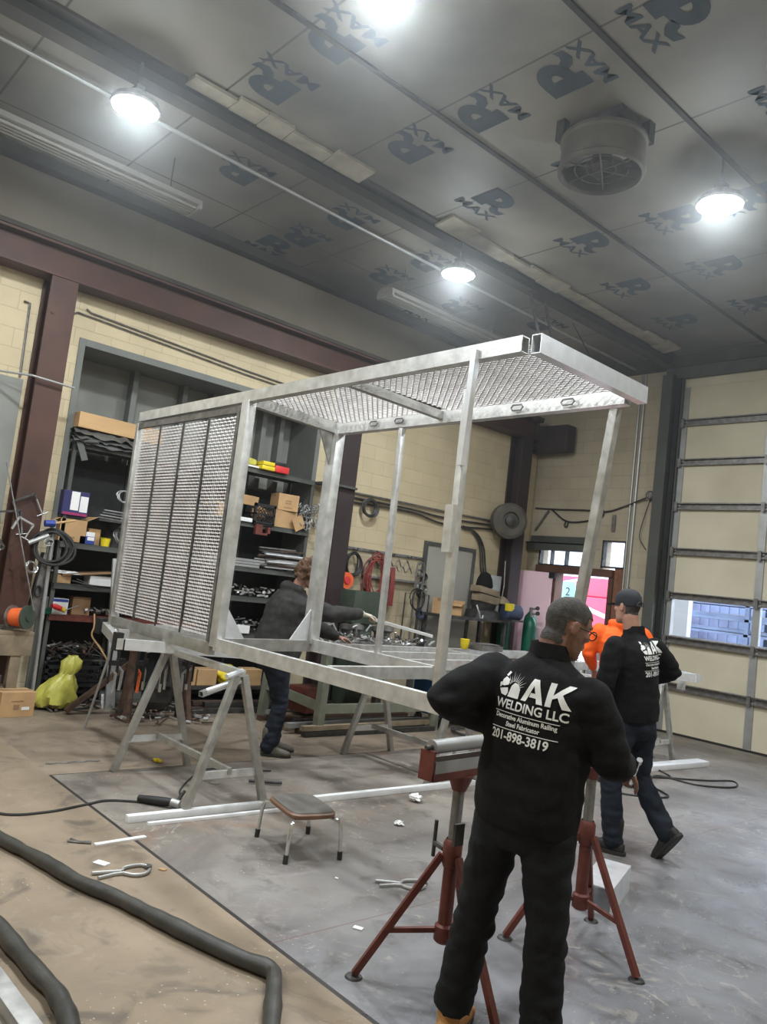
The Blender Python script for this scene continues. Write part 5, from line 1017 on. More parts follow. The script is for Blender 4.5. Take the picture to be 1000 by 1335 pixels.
def plastic_bag(c, prof, label, mat, seed):
    f = MB(); n_ = 40; vs = []; N = len(prof)
    for i, (z, rx, ry, ox) in enumerate(prof):
        for k in range(n_):
            a = 2 * PI * k / n_; q = 1 + 0.22 * (abs(math.sin(2.5 * a + seed + 1.3 * z * 6)) - 0.5) + 0.16 * noise.noise(V((math.cos(a) * 2, math.sin(a) * 2 + seed, z * 9))) + 0.26 * abs(noise.noise(V((math.cos(a) * 4, math.sin(a) * 4, z * 13 + seed)))) + 0.08 * noise.noise(V((math.cos(a) * 9, math.sin(a) * 9, z * 30 + seed))) - 0.06
            vs.append(V(c) + V((rx * math.cos(a) * q, ox + ry * math.sin(a) * q, z + 0.02 * noise.noise(V((a * 2, z * 8, seed))))))
    fs = [(i * n_ + k, i * n_ + (k + 1) % n_, (i + 1) * n_ + (k + 1) % n_, (i + 1) * n_ + k) for i in range(N - 1) for k in range(n_)] + [tuple(range(n_))[::-1], tuple((N - 1) * n_ + k for k in range(n_))]
    f.add(vs, fs); return top(f, 'plastic_bag', mat, label, 'bag', smooth=40)
plastic_bag((-8.34, 3.12, 0.03), [(0, 0.10, 0.16, 0), (0.05, 0.13, 0.20, 0), (0.12, 0.13, 0.20, 0.0), (0.20, 0.12, 0.17, 0.02), (0.28, 0.09, 0.12, 0.05), (0.34, 0.06, 0.08, 0.08), (0.40, 0.07, 0.10, 0.10), (0.47, 0.06, 0.10, 0.11), (0.52, 0.03, 0.05, 0.12)], 'crumpled yellow plastic bag behind the pole, on the floor', 'yellow_bag', 1.7)
t2 = thing('paper_roll', 'small white roll lying on the floor by the pole foot', 'roll', (-8.36, 3.14, 0.05)); f = MB(); f.lathe([(0.02, -0.04), (0.05, -0.04), (0.05, 0.04), (0.02, 0.04), (0.02, -0.04)], axis=(0.8, 0.5, 0.2), n=18); f.build('roll', 'paper', t2)
# leaning things by the shelving
m = MB(); m.bar((-8.30, 3.70, 0.0), (-8.50, 3.62, 1.62), 0.10, 0.03, up=(1, 0, 0)); top(m, 'leaning_channel', 'galv', 'tall pale channel leaning on the shelving beside mesh panel', 'channel')
m = MB(); m.cyl((-7.43, 3.09, 0.0), (-7.30, 3.22, 0.93), 0.012, 8); top(m, 'leaning_rod', 'galv', 'slim pale rod leaning at the left end of base frame', 'rod')
m = MB(); m.bar((-8.1, 3.15, 0.03), (-7.9, 3.75, 0.62), 0.09, 0.05); top(m, 'leaning_timber', 'rust', 'dark rusty beam piece leaning in front of the crates', 'beam')
# rusty cast iron stand and vise behind the first sawhorse
t2 = thing('iron_machine_stand', 'rusty cast iron machine stand behind the left sawhorse', 'machine stand', (-7.75, 3.95, 0))
for sy in (-1, 1):
    f = MB(); f.loft([(V((0, sy * (0.30 + 0.04 * (1 - z)), z * 0.85)), V((0.05 + 0.12 * abs(1 - z * 1.6) ** 2, 0, 0)), V((0, 0.045, 0))) for z in [k / 8 for k in range(9)]], 14, sq=3); f.build('leg', 'rust', t2)
f = MB(); f.bb(-0.2, 0.2, -0.38, 0.38, 0.84, 0.90); f.build('table', 'rust', t2, bevel=0.01)
f = MB(); f.lathe([(0.0, 0.1), (0.10, 0.12), (0.16, 0.2), (0.16, 0.34), (0.10, 0.4), (0, 0.4)], n=18); f.build('motor', 'steel_dark', t2)
f = MB(); f.lathe([(0.0, -0.03), (0.17, -0.03), (0.17, 0.03), (0, 0.03)], c=(0.22, 0.0, 0.55), axis=(1, 0.2, 0), n=24); f.build('flywheel', 'steel_dark', t2)
scraps((-7.75, 3.95, 0.0), (0.7, 1.0, 0.12), 60, 'scraps on the floor around the iron machine stand', seed=15, mats=('steel_dark', 'rust', 'galv'), L=0.2)
for k in range(8):
    y = 2.78 + 0.12 * k; q = thing('bar_clamp', ('nearest', 'second', 'third', 'fourth', 'fifth', 'sixth', 'seventh', 'farthest')[k] + (' orange handled' if k == 2 else '') + ' locking clamp hanging in the row under the base frame', 'clamp', (-6.35 - 0.12 * (k % 2), y, 0.93), 0.3 * k, 'clamps hanging under the base frame')
    f = MB(); f.bar((0, 0, -0.32), (0, 0, 0.02), 0.02, 0.012); f.bar((0, 0, 0.0), (0, 0.08, 0.0), 0.02, 0.02); f.build('bar', 'steel_black', q)
    f = MB(); f.tube([(0, 0.01, -0.20), (0, 0.06, -0.24), (0, 0.05, -0.40)], 0.013, 8); f.build('handle', 'orange' if k == 2 else 'galv', q)
    f = MB(); f.box((0, 0.03, -0.15), (0.03, 0.08, 0.04)); f.build('sliding_jaw', 'steel_black', q)

# ------------------------------------------------------------ work table and machines along the left wall
t2 = thing('work_table', 'greenish wooden work table behind the crouching worker', 'table', (-7.3, 6.3, 0))
f = MB(); f.bb(-0.60, 0.60, -1.0, 0.9, 0.90, 0.95); f.build('top', 'steel_grey', t2, bevel=0.004)
for x in (-0.52, 0.56):
    for y in (-0.95, 0.82):
        f = MB(); f.bar((x, y, 0.0), (x * 0.96, y + 0.03, 0.90), 0.09, 0.09, up=(0, 1, 0)); f.build('leg', 'green_wood', t2)
f = MB(); f.bar((-0.52, -0.95, 0.36), (0.56, -0.95, 0.30), 0.04, 0.10); f.bar((0.55, -0.95, 0.28), (0.55, 0.82, 0.28), 0.04, 0.10); f.build('rail', 'green_wood', t2)
scraps((-7.2, 6.25, 0.95), (1.0, 1.7, 0.10), 150, 'scattered metal parts and tools covering the work table', seed=16, mats=('steel_grey', 'steel_dark', 'galv', 'aluminium'), L=0.22)
for k in range(5):
    t3 = thing('machine_part', ('nearest', 'second', 'middle', 'fourth', 'farthest')[k] + ' rounded ' + ('grey', 'dark')[k % 2] + ' machine part in the row on the work table', 'machine part', (-7.55 + 0.1 * (k % 2), 5.90 + 0.26 * k, 0.95), k, 'machine parts on the work table')
    f = MB(); f.lathe([(0.0, 0.0), (0.07, 0), (0.075, 0.02), (0.04, 0.05), (0.045, 0.12), (0.085, 0.15), (0.08, 0.2), (0, 0.22)], n=16); f.build('body', 'steel_dark' if k % 2 else 'steel_grey', t3); f = MB(); f.tube([(0.07, 0, 0.17), (0.13, 0.03, 0.20), (0.14, 0.08, 0.12)], 0.014, 8); f.build('arm', 'galv', t3)
for k in range(12):
    m = MB(); x = -7.55 + (k % 6) * 0.17; z = 0.03 + 0.06 * (k // 6); y0 = 5.0 + 0.25 * random.random(); m.bar((x, y0, z), (x + 0.1 * jit(1), 7.1, z), 0.07, 0.05)
    top(m, 'long_steel_bar', ['rust', 'steel_dark', 'galv', 'wood_old'][k % 4], ['rusty', 'dark', 'pale steel', 'brown'][k % 4] + ' long bar lying in the ' + ('lower' if k < 6 else 'upper') + ' layer under the work table', 'metal bar', 'long bars under the work table')
carton((-7.3, 5.6, 0.15), (0.3, 0.35, 0.28), 0.2, 'dark red and black toolbox under the work table', 'red_iron', 'tool_box', tape=False)
t2 = thing('welding_machine', 'blue welding machine on casters under the second frame', 'welding machine', (-7.05, 7.75, 0), 0.1)
f = MB(); f.bb(-0.25, 0.25, -0.50, 0.50, 0.14, 0.72); f.build('housing', 'blue_machine', t2, bevel=0.02)
f = MB(); f.bb(0.25, 0.256, -0.4, 0.4, 0.2, 0.62); f.build('front_plate', 'steel_black', t2); f = MB(); f.tube([(0.2, -0.45, 0.72), (0.2, -0.45, 0.8), (0.2, 0.45, 0.8), (0.2, 0.45, 0.72)], 0.012); f.build('handle', 'galv', t2)
for sx in (-1, 1):
    for sy in (-1, 1): f = MB(); f.cyl((sx * 0.2 - 0.02, sy * 0.4, 0.06), (sx * 0.2 + 0.02, sy * 0.4, 0.06), 0.06, 16); f.box((sx * 0.2, sy * 0.4, 0.12), (0.05, 0.05, 0.05)); f.build('caster', 'steel_dark', t2)
coil('welding_cable', 'galv', 'pale welding cable loops hanging in front of the blue machine', 'cable', (-6.72, 7.75, 0.72), (1, 0, 0), 0.16, 0.010, 5)
coil('floor_cable', 'black_rubber', 'black cable loop on the floor beside the blue welding machine', 'cable', (-6.4, 7.5, 0.02), (0, 0, 1), 0.25, 0.010, 2, up=(1, 0, 0))
# hose rack on the wall
t2 = thing('hose_rack', 'wall rail with hooks carrying the coiled hoses', 'rack', (XW, 7.8, 0)); f = MB(); f.bb(0.001, 0.03, -0.9, 0.82, 2.13, 2.17); f.bb(0.02, 0.10, -0.4, 0.8, 1.76, 1.79); f.build('rail', 'steel_grey', t2)
f = MB()
for y in (-0.62, -0.25, 0.1, 0.45, 0.7): f.tube([(0.03, y, 2.14), (0.11, y, 2.12), (0.12, y, 2.16)], 0.010, 6)
f.build('hook', 'steel_dark', t2)
f = MB(); f.tube([V((0.012 + 0.002, -0.3 + 0.9 * k / 24, 2.03 + 0.06 * math.sin(k * 1.3))) for k in range(25)], 0.006, 5); f.tube([V((0.014, -0.3 + 0.9 * k / 24, 1.95 + 0.05 * math.cos(k * 1.7))) for k in range(25)], 0.006, 5); f.build('wire_loops', 'steel_grey', t2)
coil('black_hose_coil', 'black_rubber', 'black hose coil on the hose rack, next to the red hoses', 'hose coil', (XW + 0.10, 7.14, 1.92), (1, 0, 0), 0.155, 0.013, 4, squash=0.8)
coil('red_hose_coil', 'red_hose', 'large red hose coil hanging on the wall rack', 'hose coil', (XW + 0.12, 7.60, 1.80), (1, 0, 0), 0.26, 0.0085, 10, squash=0.66, drop=0.08, wob_=0.2)
coil('dark_hose_coil', 'steel_dark', 'dark hose loops behind the red hose coil', 'hose coil', (XW + 0.07, 7.62, 1.74), (1, 0, 0), 0.29, 0.009, 4, squash=0.7, wob_=0.12)
for k in range(4):
    m = MB(); m.tube(catmull([(XW + 0.12, 7.86 + 0.025 * k, 1.95), (XW + 0.14, 7.88 + 0.02 * k, 1.7), (XW + 0.13, 7.86 + 0.03 * k, 1.38)], 5), 0.012, 6); top(m, 'hanging_red_hose', 'red_hose', 'end of red hose hanging straight down at right of coil', 'hose', 'hanging red hose ends')
t2 = thing('torch_stand', 'dark tubular torch stand with a hooked top by the wall', 'stand', (XW + 0.22, 8.3, 0.6)); f = MB(); f.tube(catmull([(0, 0.0, 0.2), (0, 0.0, 1.35), (0, 0.04, 1.45), (0, 0.10, 1.48), (0, 0.15, 1.43), (0, 0.16, 1.2), (0, 0.16, 0.2)], 5), 0.014, 8); f.build('hoop', 'steel_grey', t2)
f = MB(); f.tube([(0, -0.18, 0.0), (0, -0.18, 1.0), (0, 0.32, 1.0), (0, 0.32, 0.0)], 0.012, 8); f.bb(-0.1, 0.1, -0.2, 0.34, -0.6, -0.58); f.tube([(0, 0.07, -0.6), (0, 0.07, 0.22)], 0.02); f.build('frame', 'steel_dark', t2)
coil('blue_cable_coil', 'motor_blue', 'small blue cable coil hanging on the torch stand', 'cable coil', (XW + 0.26, 8.42, 1.3), (1, 0, 0), 0.06, 0.010, 5)
coil('torch_cable', 'steel_black', 'black cable looping on the torch stand', 'cable', (XW + 0.30, 8.30, 1.52), (1, 0.2, 0), 0.16, 0.009, 2)
for k, (y, z) in enumerate(((8.50, 1.92), (8.60, 1.88), (8.53, 1.72), (8.62, 1.70), (8.56, 1.6))): coil('small_coil', ['steel_grey', 'steel_black', 'galv'][k % 3], ('upper left', 'upper right', 'middle left', 'middle right', 'lowest')[k] + ' small cable coil hung beside the grey door', 'cable coil', (XW + 0.08, y, z), (1, 0, 0), 0.05, 0.010, 4, group='small coils beside the grey door')
t2 = thing('orange_reel', 'orange cord reel on the wall behind the crouching worker', 'reel', (XW + 0.16, 6.98, 1.68)); f = MB(); f.lathe([(0.0, -0.05), (0.115, -0.05), (0.12, 0), (0.115, 0.05), (0, 0.05)], axis=(1, 0, 0), n=24); f.build('drum', 'orange', t2); f = MB(); f.lathe([(0.0, 0.051), (0.06, 0.051), (0.05, 0.07), (0, 0.07)], axis=(1, 0, 0), n=18); f.build('hub', 'red', t2); f = MB(); f.bb(-0.15, -0.05, -0.04, 0.04, -0.1, 0.35); f.build('bracket', 'steel_black', t2)
t2 = thing('green_machine', 'dark green boxy machine with round side motor, left wall', 'machine', (XW + 0.40, 7.15, 0)); f = MB(); f.bb(-0.25, 0.2, -0.32, 0.18, 1.12, 1.56); f.bb(-0.2, 0.15, -0.25, 0.1, 0.0, 1.12); f.build('housing', 'green_machine', t2, bevel=0.01); f = MB(); f.cyl((0.0, 0.18, 1.45), (0.0, 0.36, 1.45), 0.12, 20); f.build('motor', 'green_machine', t2); f = MB(); f.cyl((0.12, 0.26, 1.45), (0.14, 0.26, 1.45), 0.07, 18); f.build('motor_cap', 'steel_dark', t2)
# bench and cutting machine before the grey door
t2 = thing('machine_bench', 'dark metal bench before the grey door with boxes on it', 'bench', (-8.35, 9.2, 0))
f = MB(); f.bb(-0.3, 0.3, -0.62, 0.8, 1.30, 1.34); f.build('top', 'steel_dark', t2); f = MB()
for x in (-0.26, 0.26):
    for y in (-0.55, 0.75): f.bar((x, y, 0), (x, y, 1.30), 0.05, 0.05, up=(1, 0, 0))
f.bb(-0.28, 0.28, -0.58, 0.78, 0.5, 0.53); f.build('frame', 'steel_dark', t2)
carton((-8.45, 8.86, 1.342), (0.22, 0.28, 0.24), 0.3, 'worn orange cardboard box on the machine bench', 'cardboard')
carton((-8.30, 9.02, 1.342), (0.2, 0.22, 0.18), 0.6, 'open cardboard box leaning beside the worn one', 'cardboard', open_=True)
t2 = thing('chop_saw', 'large dusty cutting machine with tan cover on the bench', 'saw', (-8.28, 9.62, 1.34))
f = MB(); f.loft([(V((0, 0, z)), V((a, 0, 0)), V((0, b, 0))) for z, a, b in ((0.0, 0.2, 0.30), (0.12, 0.19, 0.28), (0.14, 0.10, 0.22), (0.22, 0.12, 0.24), (0.40, 0.14, 0.26), (0.44, 0.12, 0.2))], 16, sq=4); f.build('body', 'steel_dark', t2)
f = MB(); f.bar((0.05, -0.30, 0.46), (0.05, 0.18, 0.40), 0.22, 0.10); f.bar((0.05, -0.26, 0.33), (0.05, 0.20, 0.28), 0.2, 0.12); f.build('cover', 'wood_old', t2, bevel=0.015)
f = MB(); f.tube(catmull([(0.16, -0.35, 0.2), (0.2, -0.33, 0.1), (0.2, -0.25, -0.05), (0.18, -0.2, 0.05)], 6), 0.014, 8); f.build('hose', 'galv', t2)
t2 = thing('black_hood', 'black fabric hood standing on the cutting machine', 'hood', (-8.25, 9.55, 1.82)); f = MB(); f.lathe([(0.0, 0.0), (0.13, 0.0), (0.14, 0.03), (0.12, 0.14), (0.08, 0.22), (0.03, 0.25), (0, 0.25)], n=20); f.build('fabric', 'fleece_black', t2)
t2 = thing('shop_lamp', 'dome shaped metal lamp at right of the cutting machine', 'lamp', (-8.22, 9.98, 1.60)); f = MB(); f.lathe([(0.14, 0.0), (0.12, 0.05), (0.06, 0.10), (0.02, 0.12), (0.0, 0.12)], n=22); f.build('shade', 'wood_old', t2); f = MB(); f.tube([(0, 0, 0.12), (0, 0.02, 0.3), (-0.05, 0.05, 0.7)], 0.008, 6); f.build('arm', 'galv', t2); f = MB(); f.tube([(0, 0, 0.02), (0, 0, -0.28)], 0.012); f.build('stem', 'steel_dark', t2)
t2 = thing('electric_motor', 'blue motor with yellow clamp at the end of the bench', 'motor', (-8.05, 10.05, 1.34)); f = MB(); f.lathe([(0.0, -0.16), (0.11, -0.15), (0.13, -0.12), (0.13, 0.12), (0.11, 0.16), (0, 0.16)], c=(0, 0, 0.14), axis=(0.3, 1, 0), n=24); f.build('housing', 'motor_blue', t2); f = MB(); f.bb(0.0, 0.1, -0.18, -0.06, 0.16, 0.28); f.build('clamp', 'yellow', t2, bevel=0.01); f = MB(); f.bb(-0.14, 0.14, -0.16, 0.16, 0, 0.03); f.build('foot', 'steel_dark', t2)
t2 = thing('yellow_funnel', 'yellow plastic cup on the rail of the second frame', 'cup', (-5.85, 6.55, 1.09)); f = MB(); f.tube([(0, 0, 0), (0, 0, 0.03), (0, 0, 0.11)], [0.03, 0.045, 0.055], 16); f.build('cup', 'yellow', t2)
m = MB(); m.box((-5.8, 6.85, 1.12), (0.2, 0.36, 0.06)); m.box((-5.8, 6.85, 1.16), (0.16, 0.3, 0.01)); top(m, 'small_tray', 'steel_grey', 'grey tray beside the yellow cup on the second frame', 'tray')
t2 = thing('electrical_panel', 'pale grey electrical panel box on the left wall near the corner', 'electrical panel', (XW, 10.19, 0)); f = MB(); f.bb(0.001, 0.14, -0.2, 0.2, 1.36, 2.05); f.build('box', 'concrete_box', t2, bevel=0.004); f = MB(); f.bb(0.14, 0.15, -0.185, 0.185, 1.38, 2.03); dd = f.build('door', 'concrete_box', t2); f = MB(); f.bb(0.15, 0.165, 0.08, 0.13, 1.64, 1.70); f.build('latch', 'steel_grey', dd)
t0 = None
for k, (x, y, lb) in enumerate(((-8.5, 10.45, 'left green gas cylinder with pale cap in the corner'), (-8.2, 10.75, 'right green gas cylinder with valve in the corner'), (-8.0, 10.5, 'front green gas cylinder standing in the corner'))):
    t2 = thing('gas_cylinder', lb, 'gas cylinder', (x, y, 0), 0, 'green gas cylinders in the corner'); h = 1.42 + 0.08 * (k == 1)
    f = MB(); f.lathe([(0.0, 0), (0.105, 0), (0.11, 0.02), (0.11, h - 0.15), (0.095, h - 0.06), (0.05, h), (0.035, h + 0.02), (0.0, h + 0.02)], n=24); f.build('body', 'green', t2)
    f = MB(); f.lathe([(0.032, h + 0.02), (0.032, h + 0.09), (0.0, h + 0.10)], n=14); f.tube([(0, 0, h + 0.07), (0.08, 0.03, h + 0.08)], 0.015, 8); f.build('valve', 'steel_grey' if k else 'paper', t2)
    f = MB(); f.lathe([(0.0, 0), (0.035, 0), (0.035, 0.02), (0, 0.02)], c=(0.10, 0.03, h + 0.09), axis=(1, -0.6, 0), n=14); f.build('gauge', 'steel_dark', t2)

# ------------------------------------------------------------ people
DG = bpy.context.evaluated_depsgraph_get
def remesh(mb, vox, smooth_it=3, disp=None, subd=0):
    me = bpy.data.meshes.new('tmp'); me.from_pydata(mb.v, [], mb.f)
    bm = bmesh.new(); bm.from_mesh(me); bmesh.ops.recalc_face_normals(bm, faces=bm.faces); bm.to_mesh(me); bm.free()
    o = bpy.data.objects.new('tmp', me); C.objects.link(o)
    r = o.modifiers.new('r', 'REMESH'); r.mode = 'VOXEL'; r.voxel_size = vox; r.use_smooth_shade = True
    if smooth_it: s = o.modifiers.new('s', 'SMOOTH'); s.iterations = smooth_it; s.factor = 0.6
    dg = DG(); dg.update(); out = bpy.data.meshes.new_from_object(o.evaluated_get(dg))
    bpy.data.objects.remove(o); bpy.data.meshes.remove(me)
    if disp:
        ns = [v.normal.copy() for v in out.vertices]
        for v, n_ in zip(out.vertices, ns): v.co += n_ * disp(v.co)
    return out
def link_mesh(me, name, mat, parent, smooth=True):
    off = wloc(parent)
    for v in me.vertices: v.co -= off
    me.materials.clear(); me.materials.append(MAT[mat]); me.shade_smooth()
    me.name = name; o = bpy.data.objects.new(name, me); C.objects.link(o); o.parent = parent; return o
def chain(f, pts, rs, n=14):
    """capsule-ended tapered limb"""
    pts = [V(p) for p in pts]; q, rr = [], []
    d0 = (pts[1] - pts[0]).normalized(); d1 = (pts[-1] - pts[-2]).normalized()
    for a in (80, 50, 20): q.append(pts[0] - d0 * rs[0] * math.sin(R(a))); rr.append(rs[0] * math.cos(R(a)))
    for i in range(len(pts) - 1):
        for k in range(5): t = k / 5; q.append(pts[i].lerp(pts[i + 1], t)); rr.append(rs[i] * (1 - t) + rs[i + 1] * t)
    q.append(pts[-1]); rr.append(rs[-1])
    for a in (20, 50, 80): q.append(pts[-1] + d1 * rs[-1] * math.sin(R(a))); rr.append(rs[-1] * math.cos(R(a)))
    f.tube(q, rr, n)
def hand(f, wr, d, nrm, side, curl=0.6, sc=1.0):
    """wr wrist, d finger direction, nrm palm-facing normal, side +1/-1 where the thumb leaves"""
    wr, d, nrm = V(wr), V(d).normalized(), V(nrm); nrm = (nrm - d * nrm.dot(d)).normalized(); s = d.cross(nrm) * side
    f.loft([(wr + d * t * sc, s * a * sc, nrm * b * sc) for t, a, b in ((-0.02, 0.026, 0.02), (0.01, 0.030, 0.019), (0.05, 0.041, 0.017), (0.085, 0.042, 0.014), (0.095, 0.036, 0.010))], 14, sq=2.6)
    for k, (off, L) in enumerate(((0.030, 0.072), (0.010, 0.080), (-0.011, 0.074), (-0.031, 0.058))):
        p = wr + (d * 0.085 + s * off) * sc; pts = [p - d * 0.02 * sc]; a = 0.15 + 0.1 * k * 0.5
        for j, fr in enumerate((0.45, 0.30, 0.25)):
            p = p + (d * math.cos(a) + nrm * math.sin(a) + s * off * 0.8) * L * fr * sc; pts.append(p); a += curl * (0.9 + 0.1 * k)
        chain(f, pts, [0.0095 * sc, 0.009 * sc, 0.0085 * sc, 0.0075 * sc], 8)
    p = wr + (d * 0.025 + s * 0.03) * sc; pts = [p - s * 0.012 * sc]
    for j, (L, a) in enumerate(((0.038, 0.75), (0.030, 0.5), (0.024, 0.3))): p = p + (d * math.cos(a) + s * math.sin(a) + nrm * (0.25 + 0.3 * j * curl)) .normalized() * L * sc; pts.append(p)
    chain(f, pts, [0.013 * sc, 0.011 * sc, 0.010 * sc, 0.008 * sc], 8)
def head_geo(f, c, fw, up, sc=1.0):
    c, fw, up = V(c), V(fw).normalized(), V(up).normalized(); r = fw.cross(up).normalized(); up = r.cross(fw).normalized()
    P = lambda x, y, z: c + (r * x + fw * y + up * z) * sc
    # z, half width, back depth, front depth
    prof = [(-0.118, 0.018, -0.03, 0.075), (-0.108, 0.042, -0.005, 0.086), (-0.085, 0.055, 0.03, 0.088), (-0.055, 0.063, 0.06, 0.088), (-0.03, 0.067, 0.078, 0.088), (0.0, 0.071, 0.092, 0.089), (0.03, 0.074, 0.099, 0.090), (0.06, 0.071, 0.094, 0.084), (0.085, 0.060, 0.078, 0.068), (0.103, 0.043, 0.055, 0.045), (0.115, 0.02, 0.025, 0.02)]
    rings = []
    for z, w_, b, fr in prof: cy = (fr - b) / 2; rings.append((P(0, cy, z), r * w_ * sc, fw * (fr + b) / 2 * sc))
    f.loft(rings, 24, sq=2.2)
    chain(f, [P(0, 0.088, 0.022), P(0, 0.104, -0.008), P(0, 0.104, -0.014)], [0.008 * sc, 0.012 * sc, 0.013 * sc], 10)       # nose
    for s_ in (-1, 1):
        f.sphere(P(s_ * 0.016, 0.095, -0.018), 0.008 * sc, 8)
        chain(f, [P(s_ * 0.014, 0.086, 0.034), P(s_ * 0.046, 0.076, 0.032)], [0.009 * sc, 0.008 * sc], 8)                           # brow
        f.sphere(P(s_ * 0.042, 0.062, -0.012), 0.022 * sc, 10)                                                                 # cheek
        f.loft([(P(s_ * 0.068, -0.004, 0), up * 0.022 * sc, fw * 0.012 * sc), (P(s_ * 0.080, -0.012, 0), up * 0.031 * sc, fw * 0.018 * sc), (P(s_ * 0.087, -0.016, 0.002), up * 0.030 * sc, fw * 0.017 * sc)], 12)   # ear
    chain(f, [P(-0.022, 0.088, -0.048), P(0, 0.093, -0.046), P(0.022, 0.088, -0.048)], [0.006 * sc, 0.008 * sc, 0.006 * sc], 8)      # lips
    chain(f, [P(-0.018, 0.088, -0.058), P(0, 0.092, -0.060), P(0.018, 0.088, -0.058)], [0.006 * sc, 0.008 * sc, 0.006 * sc], 8)
    f.sphere(P(0, 0.078, -0.098), (0.022 * sc, 0.018 * sc, 0.018 * sc), 10)
    return P, r, fw, up
def boot(f, sole, ank, toe_dir, shaft=0.10, L=0.30, mat=None, lift=0.0):
    a = V(ank); d = V((toe_dir[0], toe_dir[1], 0)).normalized(); s = V((d.y, -d.x, 0)); up = V((0, 0, 1))
    if lift:
        q = Matrix.Rotation(-lift, 3, s); d2 = q @ d; up = q @ up; dn = -up
    else: d2 = d; dn = -up
    b = a + dn * 0.09
    B = lambda t, h: b + d2 * t + up * h
    f.loft([(B(-0.085, 0.045), s * 0.022, up * 0.030), (B(-0.075, 0.045), s * 0.034, up * 0.036), (B(-0.03, 0.055), s * 0.038, up * 0.050), (B(0.04, 0.055), s * 0.040, up * 0.050), (B(0.10, 0.043), s * 0.045, up * 0.036), (B(0.16, 0.036), s * 0.047, up * 0.029), (B(0.20, 0.030), s * 0.036, up * 0.022), (B(0.215, 0.026), s * 0.018, up * 0.014)], 18, sq=2.5)
    chain(f, [B(-0.015, 0.06), B(-0.02, 0.12), B(-0.02, 0.12 + shaft)], [0.046, 0.045, 0.05], 14)
    sole.loft([(B(t, h), s * w_, d2 * 0) if False else (b + up * h + d2 * 0.06, s * w_, d2 * l_) for t, h, w_, l_ in ((0, 0.0, 0.044, 0.155), (0, 0.004, 0.048, 0.16), (0, 0.024, 0.048, 0.16), (0, 0.026, 0.045, 0.156))], 28, sq=2.6)
